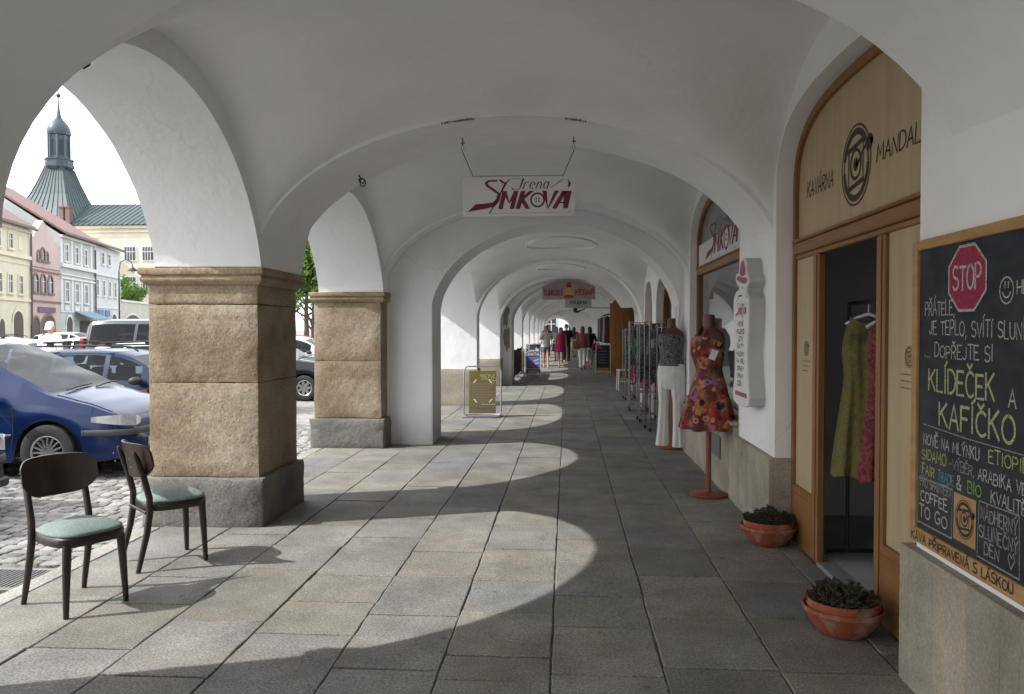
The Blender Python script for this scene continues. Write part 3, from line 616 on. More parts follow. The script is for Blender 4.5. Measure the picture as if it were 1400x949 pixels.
mb = MB(); wall_yz(mb, 1.58, 1.76, -6.2, 10.9, 4.45, [(3.70, 6.17, 0, 2.62, 3.20), (7.45, 10.42, .74, 2.55, 3.19)]); hp('shop_wall', mb, plaster_foot, smooth=30)
for a, b in ((-6.2, 3.76), (6.14, 7.44), (10.43, 10.9)):
    mb = MB(); mb.col = []; y = a
    while y < b-.01:
        e = min(y+random.uniform(.12, .30), b)
        if b-e < .08: e = b
        mb.box(1.53, 1.70 if b < 10.9 and b > 3.7 else 1.62, y+.0004, e-.0004, -.02, .62, .004); tone(mb); y = e
    hp('stone_base', mb, base_stone, smooth=30)
mb = MB(); mb.col = []; mb.box(1.535, 1.64, 7.442, 10.428, -.02, .70, .01); mb.box(1.50, 1.70, 7.42, 10.45, .705, .745, .012); tone(mb); hp('stone_base', mb, base_stone, smooth=30)
mb = MB(); mb.box(1.52, 1.533, 8.05, 8.55, .30, .52, .004); hp('vent_plate', mb, mat('vent_grey', (.12, .12, .12), rough=.5))
# upper storeys over the arcade (they shade it)
mb = MB(); mb.box(-3.33, 12, -6.2, 10.895, 4.40, 11); hp('upper_storey', mb, plaster)
def house_roof(hparent, y0, y1, z=11.0, x0=-3.9, x1=12.4, rise=4.5):
    mb = MB(); xm = (x0+x1)/2
    mb.prism([(x0, z), (x1, z), (xm, z+rise)], lambda u, v, d: (u, d, v+.004), y0+.01, y1-.01); return obj('roof', mb, roof_tile, hparent, world=True)
roof_tile = mat('roof_tile', (.28, .075, .04), (.22, .06, .035), 6, .8, .2, 20)
house_roof(house, -6.2, 10.89)

# cafe shop front: timber frame with plywood panels, open doorway
XF = 1.70
front = None
def arch_poly(y0, y1, zb, zs, zt, n=28, inset=0.):
    yc, h = (y0+y1)/2, (y1-y0)/2-inset
    return [(yc+h, zb), (yc-h, zb)]+[(yc-h*math.cos(PI*i/n), circ_arch(yc-h*math.cos(PI*i/n), yc, h, zs, zt-inset, 2.8)) for i in range(n+1)]
def arch_frame(mb, y0, y1, zb, zs, zt, wdt, xa, xb, n=28):
    A = arch_poly(y0, y1, zb, zs, zt, n)[1:]+[(y1, zb)]; B = arch_poly(y0, y1, zb, zs, zt, n, wdt)[1:]+[(y1-wdt, zb)]
    m = len(A)
    for (P, Q, x, y) in ((A, B, xa, xa), (A, B, xb, xb), (B, B, xa, xb), (A, A, xa, xb)):
        mb.add([(x, a, z) for a, z in P]+[(y, a, z) for a, z in Q], [(i, i+1, m+i+1, m+i) for i in range(m-1)])
mb = MB(); arch_frame(mb, 3.71, 6.16, 0, 2.60, 3.185, .055, XF, XF+.09); front = hp('shop_front', mb, wood_frame, smooth=35)
mb = MB(); mb.box(XF-.012, XF+.07, 3.768, 6.102, 2.15, 2.235, .008); mb.box(XF-.03, XF+.04, 3.79, 6.08, 2.235, 2.255, .006); mb.box(XF+.005, XF+.06, 3.768, 6.102, 2.115, 2.149, .006); hp('transom', mb, wood_frame_h, front, 30)
for y in (4.40, 5.52):
    mb = MB(); mb.box(XF-.008, XF+.05, y, y+.10, 0, 2.114, .01); mb.box(XF-.016, XF-.008, y+.02, y+.08, .02, 2.10, .003); hp('door_post', mb, wood_frame, front, 30)
for a, b in ((3.77, 4.398), (5.622, 6.10)):
    mb = MB(); mb.box(XF+.02, XF+.045, a, b, .44, 2.114); hp('panel', mb, plywood, front)
    mb = MB(); mb.box(XF-.003, XF+.06, a+.001, b-.001, .0, .39, .008); mb.box(XF-.012, XF+.05, a+.001, b-.001, .39, .44, .008); hp('panel_base', mb, wood_frame_h, front, 30)
mb = MB(); mb.prism([(y, z) for y, z in arch_poly(3.75, 6.12, 2.20, 2.60, 3.15)], lambda u, v, d: (d, u, v), XF+.03, XF+.05); tymp = hp('arch_panel', mb, plywood, front)
XT = XF+.028
mb = MB()
fT = lambda u, v: (XT, -u, v)          # u runs towards the camera
for (u, v, h, wd, s, sl) in ((-5.90, 2.545, .105, .56, 'KAVÁRNA', -.02), (-4.61, 2.535, .095, .655, 'MANDALA', -.02)):
    text(mb, s, u, v, h, wd, .012, fT, slope=sl, shear=.12, jit=.06)
hp('lettering', mb, ink, front)
def cup_logo(mb, f, cu, cv, r):
    """round mark: broken double ring, a tilted square and a spiral cup with a handle"""
    g = lambda u, v: f(cu+u*r, cv+v*r)
    ribbon(mb, ell(1., 0, 2*PI, 48), .055, g)
    for q, t in ((ell(.83, R(20), R(160), 20), .17), (ell(.83, R(190), R(350), 20), .17), (ell(.83, R(150), R(200), 8), .06), (ell(.83, R(335), R(375), 8), .10)): ribbon(mb, q, t, g)
    ribbon(mb, [(-.56, .42), (.52, .55)], .13, g); ribbon(mb, [(-.5, -.56), (.52, -.44)], .13, g)
    ribbon(mb, [(-.5, .42), (-.5, -.56)], .07, g); ribbon(mb, [(.5, .55), (.5, -.44)], .06, g)
    ribbon(mb, ell(.36, 0, 2*PI, 30, 0, .02), .09, g)
    ribbon(mb, ell(.09, 0, 2*PI, 14, 0, .02), .16, g)
    ribbon(mb, [(.12, 0), (.5, .28), (.95, .42)], .09, g); ribbon(mb, ell(.1, 0, 2*PI, 12, .92, .38), .2, g)
mb = MB(); cup_logo(mb, fT, -4.935, 2.585, .238); hp('emblem', mb, mat('brown_ink', (.035, .022, .014), rough=.7), front)
for (yc) in (5.86, 4.13):
    mb = MB(); f2 = lambda u, v: (XF+.018, -u, v); cup_logo(mb, f2, -yc, 1.46, .055)
    for k in range(3): ribbon(mb, [(-yc-.10, 1.37-k*.035), (-yc+.10-.03*k, 1.37-k*.035)], .006, f2)
    hp('small_emblem', mb, mat('pencil', (.16, .10, .06), rough=.8) if yc > 5 else MATS['pencil'], front)
# dim shop room behind the doorway
mb = MB()
mb.quad((1.80, 3.2, .02), (6, 3.2, .02), (6, 6.9, .02), (1.80, 6.9, .02)); hp('shop_floor', mb, room_floor)
mb = MB()
mb.quad((6, 3.2, 0), (6, 6.9, 0), (6, 6.9, 3), (6, 3.2, 3)); mb.quad((1.8, 6.9, 0), (6, 6.9, 0), (6, 6.9, 3), (1.8, 6.9, 3)); mb.quad((1.8, 3.2, 0), (6, 3.2, 0), (6, 3.2, 3), (1.8, 3.2, 3)); mb.quad((1.8, 3.2, 3), (6, 3.2, 3), (6, 6.9, 3), (1.8, 6.9, 3))
mb.quad((1.8, 3.2, 0), (1.8, 3.75, 0), (1.8, 3.75, 3), (1.8, 3.2, 3)); mb.quad((1.8, 6.12, 0), (1.8, 6.9, 0), (1.8, 6.9, 3), (1.8, 6.12, 3))
hp('shop_room', mb, room_wall)
mb = MB(); mb.box(1.69, 1.82, 4.52, 5.50, -.02, .022, .006); hp('threshold', mb, slab_m and mat('sill_stone', (.24, .25, .27), (.18, .185, .2), 5, .6), front)

# dress shop window
XW = 1.665
mb = MB(); arch_frame(mb, 7.455, 10.415, .745, 2.54, 3.17, .07, XW, XW+.08); win = hp('shop_window', mb, wood_frame, smooth=35)
mb = MB(); mb.box(XW-.012, XW+.06, 7.525, 10.345, 2.28, 2.365, .008); mb.box(XW-.02, XW+.05, 7.53, 10.34, 2.365, 2.385, .006); hp('transom', mb, wood_frame_h, win, 30)
mb = MB(); mb.box(XW+.01, XW+.06, 7.525, 10.345, .745, .80, .006); hp('window_sill', mb, wood_frame_h, win, 30)
mb = MB(); mb.quad((XW+.035, 7.526, .801), (XW+.035, 7.526, 2.279), (XW+.035, 10.344, 2.279), (XW+.035, 10.344, .801)); hp('pane', mb, pane, win)
mb = MB(); mb.prism(arch_poly(7.49, 10.38, 2.386, 2.54, 3.13), lambda u, v, d: (d, u, v), XW+.045, XW+.065); hp('arch_panel', mb, mat('tympanum_grey', (.27, .275, .28), (.22, .225, .23), 2, .35), win)
mb = MB(); mb.box(XW+.012, XW+.043, 7.56, 10.32, 2.388, 2.66, .004); hp('sign_board', mb, sign_white, win)
mb = MB()
mb.quad((3.2, 7.3, 0), (3.2, 10.6, 0), (3.2, 10.6, 3), (3.2, 7.3, 3)); mb.quad((1.77, 10.6, 0), (3.2, 10.6, 0), (3.2, 10.6, 3), (1.77, 10.6, 3)); mb.quad((1.77, 7.3, 0), (3.2, 7.3, 0), (3.2, 7.3, 3), (1.77, 7.3, 3)); mb.quad((1.77, 7.3, 3), (3.2, 7.3, 3), (3.2, 10.6, 3), (1.77, 10.6, 3)); mb.quad((1.77, 7.3, .76), (3.2, 7.3, .76), (3.2, 10.6, .76), (1.77, 10.6, .76))
hp('display_space', mb, room_wall)

def tailor_logo(mbw, mbk, f, u, v, W, H):
    """S drawn as a ribbon with a needle, thread spelling a first name, then MK(button)VA in heavy italics; box W x H with its lower left at u,v"""
    g = lambda a, b: f(u+a*W, v+b*H)
    asp = H/W
    def poly(pts): mbw.add([g(*p) for p in pts], [tuple(range(len(pts)))])
    # the S: top bar, diagonal, foot that ends in a slanted ribbon tip
    tk = lambda P, t0, t1: [poly([P[i], P[i+1], Q[i+1], Q[i]]) for Q in [t0] for i in range(len(P)-1)]
    c = [(.285, .955), (.20, .95), (.165, .88), (.175, .78), (.23, .66), (.285, .54), (.275, .40), (.24, .30), (.15, .265), (.08, .255)]
    d = [(.285, .90), (.215, .90), (.195, .865), (.205, .80), (.262, .675), (.318, .545), (.305, .345), (.26, .175), (.15, .105), (.0, .03)]
    for i in range(len(c)-1): poly([c[i], c[i+1], d[i+1], d[i]])
    ribbon(mbw, [(.31, .95), (.345, .86)], .03, g); ribbon(mbk, [(.21, -.02), (.37, .86)], .012, g); ribbon(mbw, [(.36, .88), (.30, .45)], .014, g)
    letters = {'M': [[(.0, 0), (.035, 1)], [(.035, 1), (.075, .35), (.135, 1)], [(.135, 1), (.10, 0)]], 'K': [[(0, 0), (.045, 1)], [(.115, 1), (.02, .45)], [(.04, .5), (.085, 0)]],
               'V': [[(.0, 1), (.03, 0), (.105, 1)]], 'A': [[(0, 0), (.085, 1), (.115, 1), (.095, 0)], [(.035, .32), (.10, .32)]]}
    for ch, x in (('M', .315), ('K', .478), ('V', .728), ('A', .822)):
        for st in letters[ch]: ribbon(mbw, [(x+a*1.08, .12+b*.49) for a, b in st], .043, g)
    g2 = lambda a, b: g(.663+a, .36+b/asp*1.0)
    ribbon(mbw, ell(.062, 0, 2*PI, 28), .017, g2)
    for a in (-.013, .013):
        for b in (-.013, .013): ribbon(mbk, ell(.004, 0, 2*PI, 8, a, b), .008, g2)
    # thread lettering
    x = .43
    ribbon(mbk, [(.37, .86), (.40, .97), (.44, .985), (.53, .985), (.50, .72), (.475, .66), (.44, .665), (.42, .72)], .011, g)
    for ch, wd in (('r', .05), ('e', .055), ('n', .06), ('a', .06)):
        st, adv = glyph(ch)
        for pl in st: ribbon(mbk, [(.525+(x-.43)+(p+q*.25)*.0105, .69+q*.032) for p, q in pl], .011, g)
        x += wd+.008
    ribbon(mbk, [(.79, .71), (.85, .84), (.90, .95), (.95, .93), (.965, .82), (.95, .72)], .009, g); ribbon(mbw, [(.962, .86), (.955, .74)], .022, g)
    ribbon(mbk, [(.21, -.02), (.965, .0), (.965, .05)], .006, g)
mw, mk = MB(), MB(); tailor_logo(mw, mk, lambda u, v: (XW+.010, -u, v), -9.85, 2.42, 1.95, .42)
hp('lettering', mw, wine, win); hp('thread_lettering', mk, ink, win)

for (x0, x1, y) in ((-.99, -.72, 6.266), (-.02, .15, 6.266)):
    mb = MB(); k = 14
    for i in range(k):
        xa = x0+(x1-x0)*i/k; xb = xa+(x1-x0)/k*random.uniform(.25, .8); za = t_ell(xa, -.43, 2.09, 2.05, 1.22); zb = t_ell(xb, -.43, 2.09, 2.05, 1.22); hh = random.uniform(.0, .007)
        mb.box(xa, xb, y, y+.03, (za+zb)/2-.006, (za+zb)/2+hh)
    hp('chipped_edge', mb, mat('bare_edge', (.16, .115, .075), (.09, .07, .05), 30, .95) if 'bare_edge' not in MATS else MATS['bare_edge'])
# hooks and fittings that belong to the vault
def hook(mb, p, n, s=.05):
    p = Vector(p); n = Vector(n).normalized(); t = n.orthogonal().normalized()
    mb.tube([p, p+n*s*.7], s*.14, 6); b = p+n*s*.7
    mb.tube([b+t*(-s*.5), b+t*(s*.5)], s*.12, 6); mb.tube([b+t*s*.5, b+t*s*.5+n*s*.5, b+n*s*.9, b-t*s*.5+n*s*.5, b-t*s*.5], s*.11, 6)
mb = MB(); hook(mb, (-2.80, 4.47, 3.21), (0, .1, -1), .06); hp('hook', mb, iron)
mb = MB(); hook(mb, (-1.83, 6.95, 2.955), (.5, 0, -1), .05)
mb.tube(ell2 := [(-1.79+.024*math.cos(a), 6.92, 2.885+.034*math.sin(a)) for a in [2*PI*k/14 for k in range(14)]], .005, 5, closed=True); hp('hook', mb, iron)

# ------------------------------------------------------------------ second and third house along the arcade
def far_house(name, label, loc, y0, y1, xi, xo, bays, cx, a, zs, rise, spring, ai, ao, tr, doors, xr=1.58, domes=.12, wide={}, split=None):
    h = thing(name, label, 'building', loc)
    mb = MB(); arcade_wall(mb, xi, xo, bays, spring, TOP, ai, ao, 2.4)
    piers = [(y0, bays[0][0])]+[(bays[k][1], bays[k+1][0]) for k in range(len(bays)-1)]+[(bays[-1][1], y1)]
    for p, q in piers:
        for x in (xi, xo):
            mb.quad((x, p, -.02), (x, q, -.02), (x, q, TOP), (x, p, TOP))
        e_ = .014 if p == y0 else 0; mb.quad((xi+e_, p+.003*(e_ > 0), -.02), (xo, p, -.02), (xo, p, spring if p > y0 else TOP), (xi+e_, p+.003*(e_ > 0), spring if p > y0 else TOP)); mb.quad((xi, q, -.02), (xo, q, -.02), (xo, q, spring if q < y1 else TOP), (xi, q, spring if q < y1 else TOP))
    obj('arcade_wall', mb, plaster_foot, h, 35, True)
    for p, q in piers[1:]:
        mb = MB(); mb.col = []; rough_block(mb, xo-.03, xi+.03, p-.03, q+.03, -.02, .77, .02, .006); tone(mb); obj('stone_base', mb, base_stone, h, 38, True)
    for p, q in tr:
        cx2, a2 = wide.get(p, (cx, a))
        mb = MB(); transverse(mb, p, q, cx2, a2, zs, rise, TOP, foot=-.02, n=32); obj('transverse_arch', mb, plaster_foot, h, 40, True)
        if cx2+a2 < (split[1] if split and p < split[0] else xr)-.005: mb = MB(); mb.box(cx2+a2-.004, xr+.02, p+.003, q-.003, -.02, TOP); obj('shop_pier', mb, plaster_foot, h, None, True)
    ends = [y0]+[t for pq in tr for t in pq]+[y1]
    for p, q in zip(ends[2::2], ends[3::2]):
        if q-p < .3: continue
        mb = MB(); vault(mb, p-.01, q+.01, xi-.03, xr+.04, cx, a+.06, zs, rise+.03, spring, ai+.06, 2.2, 3.0, domes, .4, .2, 30); obj('vault', mb, plaster, h, 180, True)
    ysp = split[0] if split else y1
    mb = MB(); wall_yz(mb, split[1] if split else xr, (split[1] if split else xr)+.25, y0, ysp, TOP+.1, [d for d in doors if d[0] < ysp])
    if split:
        wall_yz(mb, xr, xr+.25, ysp, y1, TOP+.1, [d for d in doors if d[0] >= ysp]); mb.quad((split[1], ysp, -.02), (xr, ysp, -.02), (xr, ysp, TOP), (split[1], ysp, TOP))
    obj('shop_wall', mb, plaster_foot, h, 30, True); xr_ = xr
    for d in doors:
        xr = split[1] if split and d[0] < ysp else xr_
        mb = MB(); mb.prism(arch_poly(d[0]+.01, d[1]-.01, max(d[2], 0), d[3], d[4]-.01, 16), lambda u, v, k: (k, u, v), xr+.2, xr+.24); dr = obj('shop_door', mb, wood_dark, h, None, True)
        mb = MB(); arch_frame(mb, d[0]+.005, d[1]-.005, max(d[2], 0), d[3], d[4]-.005, .09, xr+.12, xr+.19, 16); mb.box(xr+.14, xr+.198, (d[0]+d[1])/2-.04, (d[0]+d[1])/2+.04, .0, d[3]+.1); obj('door_frame', mb, wood_frame, dr, 35, True)
        mb = MB(); mb.box(xr+.185, xr+.197, d[0]+.12, (d[0]+d[1])/2-.06, .7, d[3]-.1); mb.box(xr+.185, xr+.197, (d[0]+d[1])/2+.06, d[1]-.12, .7, d[3]-.1); obj('door_glass', mb, MATS.get('dark_glass') or mat('dark_glass', (.02, .025, .03), rough=.06), dr, None, True)
    yb = y0
    for d in sorted(doors)+[(y1, y1, 0, 0, 0)]:
        if d[0]-yb > .3:
            xr = split[1] if split and yb < ysp-.5 else xr_
            mb = MB(); mb.col = []; mb.box(xr-.04, xr+.06, yb+.02, (min(d[0], ysp) if split and yb < ysp-.5 else d[0])-.02, -.02, .60, .01); tone(mb); obj('stone_base', mb, base_stone, h, 30, True)
        yb = d[1]
    mb = MB(); mb.box(xo, 12, y0+.005, y1-.005, TOP-.02, 11); obj('upper_storey', mb, plaster, h, None, True)
    house_roof(h, y0+.01, y1)
    return h
h2 = far_house('arcade_house', 'white arcade house with slender grey-footed piers past the hanging tailor sign', (1.6, 17, 0), 10.9, 22.78, -1.87, -3.45, [(11.75, 16.5), (16.98, 22.2)], -.17, 1.705, 1.75, 1.28, 2.1, 2.98, 3.12,
               [(10.9, 11.74), (16.5, 16.97), (22.2, 22.77)], [(12.2, 14.3, 0, 1.85, 2.50), (15.0, 16.35, 0, 1.85, 2.52), (18, 20.2, 0, 2.3, 2.85)], xr=1.95, wide={22.2: (.06, 1.92)}, split=(17.0, 1.58))
h3 = far_house('arcade_house', 'far arcade house with peeling plaster where the kebab banner hangs', (1.6, 40, 0), 22.8, 58, -1.60, -3.2, [(24.15, 28.6), (29.3, 33.8), (34.5, 39.0), (39.7, 44.2), (44.9, 49.4), (50.1, 57.2)], .25, 1.86, 1.75, 1.24, 2.1, 2.9, 3.0,
               [(22.8, 24.1), (28.65, 29.25), (33.85, 34.45), (39.05, 39.65), (44.25, 44.85), (49.45, 50.05), (57.2, 57.95)], [(25, 27.8, 0, 2.2, 2.8), (30, 33, 0, 2.2, 2.8), (35.2, 38.2, 0, 2.2, 2.8), (40.5, 43.5, 0, 2.2, 2.8), (46, 49, 0, 2.2, 2.8), (52, 56, 0, 2.2, 2.8)], xr=2.09)
h4 = far_house('arcade_house', 'narrow low arcade house at the very end of the passage', (.4, 68, 0), 58.05, 80, -2.25, -3.4, [(59.3, 64), (64.8, 70), (70.8, 78.8)], -.93, 1.32, 1.5, 1.15, 1.9, 2.55, 2.6,
               [(58.05, 59.25), (64.05, 64.75), (70.05, 70.75), (78.8, 79.9)], [(60, 63, 0, 2.0, 2.5), (66, 69, 0, 2.0, 2.5), (72, 76, 0, 2.0, 2.5)], xr=.39)
mb = MB(); mb.box(.395, 2.4, 58.06, 58.3, -.02, TOP); obj('end_wall', mb, plaster_foot, h4, None, True)
# peeled patches on the first pier of the far house
mb = MB()
for (xc, zc, rx, rz) in ((-1.745, 2.02, .085, .34), (-1.72, 1.32, .10, .32)):
    q = [(xc+rx*math.cos(t)*(1+.6*noise.noise(Vector((math.cos(t)*1.7, math.sin(t)*1.7, zc)))), zc+rz*math.sin(t)*(1+.6*noise.noise(Vector((math.cos(t)*2, math.sin(t)*2, zc))))) for t in [2*PI*k/26 for k in range(26)]]
    mb.add([(max(x, -1.85), 22.794, z) for x, z in q], [tuple(range(26))])
obj('bare_patch', mb, mat('bare_plaster', (.26, .21, .155), (.34, .29, .22), 6, .95, .4, 40), h3, None, True)
# stucco rings on the crowns of the second house's vaults
for (x, y, z, r) in ((-.1, 14.1, 3.12, .62), (-.15, 19.6, 3.13, .60), (-.05, 26.4, 3.06, .55)):
    mb = MB(); mb.tube([(x+r*math.cos(a), y+r*1.5*math.sin(a), z-.05*(math.cos(a)**2)) for a in [2*PI*k/40 for k in range(40)]], .018, 6, closed=True)
    obj('stucco_ring', mb, plaster, h2 if y < 22 else h3, 60, True)

# ------------------------------------------------------------------ bistro chairs
def make_chair(label, loc, rz):
    t = thing('bistro_chair', label, 'chair', loc, rz, 'bistro chairs under the arcade')
    def outline(d, n=40):
        q = []
        for k in range(n):
            a = 2*PI*k/n; c, s_ = math.cos(a), math.sin(a); e = 2/3.2
            x = math.copysign(abs(c)**e, c)*(.205+d); y = math.copysign(abs(s_)**e, s_)*(.205+d)
            q.append((x+.022, y*(1+.10*(x/.205)*.5-.04)))
        return q
    mb = MB(); mb.rings([[(x, y, z) for x, y in outline(d)] for d, z in ((-.012, .385), (.0, .388), (.004, .395), (.004, .432), (-.002, .44), (-.02, .442))]); obj('seat_frame', mb, bent_wood, t, 40)
    mb = MB(); prof = [(-.008, .436), (-.001, .446), (-.003, .454), (-.018, .464), (-.05, .480), (-.10, .494), (-.15, .501), (-.19, .503)]
    mb.rings([[(x, y, z+.006*noise.noise(Vector((x*8, y*8, loc[0])))) for x, y in outline(d)] for d, z in prof]); obj('seat_cushion', mb, seat_fabric, t, 60)
    for s_ in (1, -1):
        mb = MB(); mb.tube([(.178, .156*s_, .40), (.184, .164*s_, .28), (.195, .176*s_, .012), (.196, .177*s_, 0)], [.0245, .023, .0155, .014], 10); obj('front_leg', mb, bent_wood, t, 50)
        P = [(-.25, .178*s_, 0), (-.226, .175*s_, .10), (-.190, .172*s_, .25), (-.170, .168*s_, .38), (-.170, .168*s_, .48), (-.204, .168*s_, .62), (-.243, .168*s_, .74), (-.262, .168*s_, .785), (-.266, .168*s_, .80)]
        mb = MB(); mb.tube(P, [(.016, .0145), (.0195, .0175), (.0225, .020), (.0235, .021), (.022, .020), (.021, .0185), (.019, .017), (.014, .013), (.005, .005)], 10); obj('rear_leg', mb, bent_wood, t, 50)
    n, m = 22, 8; V = []
    for th in (.0, .013):
        for j in range(m+1):
            for i in range(n+1):
                u = -1+2*i/n; v = j/m; y = .222*u
                zb = .612+.015*u*u+.075*abs(u)**5; zt = .842+.006*(1-u*u)-.045*abs(u)**10
                z = zb+(zt-zb)*v
                x = -.235-(z-.62)*.20+.098*u*u*(1-.12*u*u)+(.0 if th == 0 else th)+.010*max(0, v-.8)*-1
                V.append((x, y, z))
    K = (n+1)*(m+1); F = []
    for j in range(m):
        for i in range(n):
            a = j*(n+1)+i; F.append((a, a+n+1, a+n+2, a+1)); F.append((K+a, K+a+1, K+a+n+2, K+a+n+1))
    B = [i for i in range(n+1)]+[(j+1)*(n+1)-1 for j in range(1, m+1)]+[m*(n+1)+i for i in range(n-1, -1, -1)]+[j*(n+1) for j in range(m-1, 0, -1)]
    for i in range(len(B)): a, b = B[i], B[(i+1) % len(B)]; F.append((a, b, K+b, K+a))
    mb = MB(); mb.add(V, F); br = obj('backrest', mb, wood_dark, t, 45)
    mb = MB()
    for s_ in (1, -1):
        for z in (.70, .755): mb.lathe([(.0045, 0), (.0045, .003), (.002, .005)], n=8); mb.v[-24:] = [( -.262-(z-.70)*.2-.02-zz, yy+.168*s_, xx+z) for xx, yy, zz in mb.v[-24:]]
    obj('screw', mb, steel, br, 40)
    mb = MB(); mb.tube([(.165, -.15, .385), (.165, .15, .385)], .011, 8); mb.tube([(-.19, -.165, .385), (-.19, .165, .385)], .011, 8); obj('stretcher', mb, bent_wood, t, 50)
    return t
make_chair('dark bentwood chair with pale green seat, the nearer one, standing clear of the pillar', (-2.845, 4.43, 0), math.atan2(-.47, .88))
make_chair('dark bentwood chair with pale green seat close to the sandstone pillar foot', (-2.755, 5.305, 0), math.atan2(.72, .69))

# ------------------------------------------------------------------ terracotta bowls with heather
def make_pot(label, loc, r, seed, dry):
    random.seed(seed)
    t = thing('flower_pot', label, 'plant pot', loc, 0, 'terracotta bowls by the cafe door')
    mb = MB(); mb.lathe([(r*.52, 0), (r*.60, .006), (r*.80, .055), (r*.96, .115), (r*1.0, .125), (r*1.0, .142), (r*.965, .146), (r*.94, .14), (r*.9, .10)], n=48, cap1=False); obj('outer_bowl', mb, terracotta, t, 35)
    mb = MB(); mb.lathe([(r*.80, .10), (r*.895, .145), (r*.905, .178), (r*.90, .183), (r*.85, .182), (r*.83, .15)], n=48, cap0=False, cap1=False); ob = obj('inner_bowl', mb, terracotta, t, 35)
    mb = MB(); mb.lathe([(r*.84, .158), (r*.4, .166), (.001, .168)], n=32, cap0=False); obj('soil', mb, soil, t, 60)
    for part_, m_, cnt in (('heather', heather, 120), ('heather_flower', heather_dry, 85), ('green_shoot', heather_green, 38)):
        mb = MB()
        for k in range(cnt):
            a = random.uniform(0, 2*PI); q = r*.84*math.sqrt(random.random()); x, y = q*math.cos(a), q*math.sin(a)
            top = .17+.075*(1-(q/r)**2)*(1+.8*noise.noise(Vector((x*13, y*13, seed)))); c = Vector((x+random.gauss(0, .008), y+random.gauss(0, .008), random.uniform(.165, top+.012)))
            mb.tube([(x*.8, y*.8, .155), tuple(c)], [.0025, .0015], 4)
            ax = Vector((x*3+random.gauss(0, .5), y*3+random.gauss(0, .5), 1)).normalized()
            for i in range(17):
                d = (ax*random.uniform(-.1, 1)+Vector((random.gauss(0, .7), random.gauss(0, .7), random.gauss(0, .5)))).normalized()*random.uniform(.011, .023); s_ = d.orthogonal().normalized()*random.uniform(.0022, .0042)
                p = c+ax*random.uniform(-.012, .012); mb.add([p-s_*.5, p+s_*.5, p+d*.6+s_, p+d, p+d*.6-s_], [(0, 1, 2, 3, 4)])
        obj(part_, mb, m_, t)
    return t
make_pot('terracotta bowl of dark heather at the far left post of the cafe door', (1.50, 6.02, 0), .205, 3, .3)
make_pot('terracotta bowl of dark heather nearest the chalkboard wall', (1.455, 4.28, 0), .205, 5, .6)

# ------------------------------------------------------------------ chalk board on the wall
XB = 1.575
bd = thing('chalkboard', 'big black chalkboard in a pale wood frame with a red STOP sign drawn on it', 'chalkboard', (XB, 2.9, .65))
def bp(name, mb, m, parent=None, sm=None): return obj(name, mb, m, parent or bd, sm, True)
U0 = 3.695; BW = 1.72
mb = MB(); mb.box(1.560, 1.578, U0-BW+.02, U0-.03, .70, 1.97); bp('board', mb, black_board)
mb = MB(); mb.box(1.545, 1.577, U0-.048, U0, .655, 1.99, .004); mb.box(1.545, 1.577, U0-BW, U0-BW+.048, .655, 1.99, .004); mb.box(1.546, 1.577, U0-BW+.049, U0-.049, 1.945, 1.989, .004); mb.box(1.546, 1.577, U0-BW+.049, U0-.049, .656, .722, .004)
bp('frame', mb, board_wood, sm=30)
XC = 1.5585
fB = lambda u, v: (XC, 3.60-(u-.1)*.945, v); fB2 = lambda u, v: (XC-.0006, 3.60-(u-.1)*.945, v); fF = lambda u, v: (1.5445, 3.69-u*.95, v)
def oct_(r, ry): return [(r*math.cos(R(22.5+45*k)), ry*math.sin(R(22.5+45*k))) for k in range(8)]
mb = MB(); o8 = oct_(.170, .140); mb.add([fB(.49+a, 1.80+b) for a, b in o8], [tuple(range(8))]); bp('stop_sign', mb, chalk_pink)
mb = MB(); q = [(.49+a*.98, 1.80+b*.98) for a, b in o8]; q = [tuple(Vector(q[0]).lerp(Vector(q[1]), .5))]+q[1:]+[q[0], tuple(Vector(q[0]).lerp(Vector(q[1]), .5))]; ribbon(mb, q, .010, fB2)
text(mb, 'STOP', .372, 1.757, .092, .235, .011, fB2, jit=.05)
text(mb, 'PŘÁTELÉ,', .110, 1.658, .056, .28, .0058, fB, jit=.12); text(mb, 'JE TEPLO, SVÍTÍ SLUNÍČKO', .155, 1.580, .058, .90, .0058, fB, slope=-.02, jit=.12); text(mb, '... DOPŘEJTE SI', .11, 1.482, .054, .59, .0058, fB, jit=.15)
ribbon(mb, ell(.047, 0, 2*PI, 24, .79, 1.738), .006, fB); ribbon(mb, ell(.028, R(200), R(340), 10, .79, 1.74), .006, fB)
for a in (.778, .800): ribbon(mb, [(a, 1.748), (a+.002, 1.768)], .006, fB)
text(mb, 'HEJ', .86, 1.722, .045, .11, .006, fB); text(mb, 'A', .815, 1.325, .062, .05, .007, fB)
text(mb, 'NOVĚ NA MLÝNKU', .108, 1.100, .046, .50, .0058, fB, jit=.12); text(mb, 'ARABIKA VE', .60, 1.030, .043, .34, .0052, fB, jit=.1)
text(mb, 'KVALITĚ', .70, .962, .043, .24, .0052, fB, jit=.1); text(mb, 'COFFEE', .085, .848, .048, .26, .0062, fB, jit=.15); text(mb, 'TO GO', .075, .778, .050, .27, .0062, fB, jit=.12)
text(mb, '&', .425, .96, .055, .04, .007, fB)
bp('chalk_writing', mb, chalk_white)
mb = MB(); text(mb, 'KLÍDEČEK', .155, 1.338, .092, .56, .0112, fB, jit=.08); text(mb, 'KAFÍČKO', .260, 1.198, .098, .60, .0122, fB, jit=.08); bp('chalk_writing', mb, chalk_yellow)
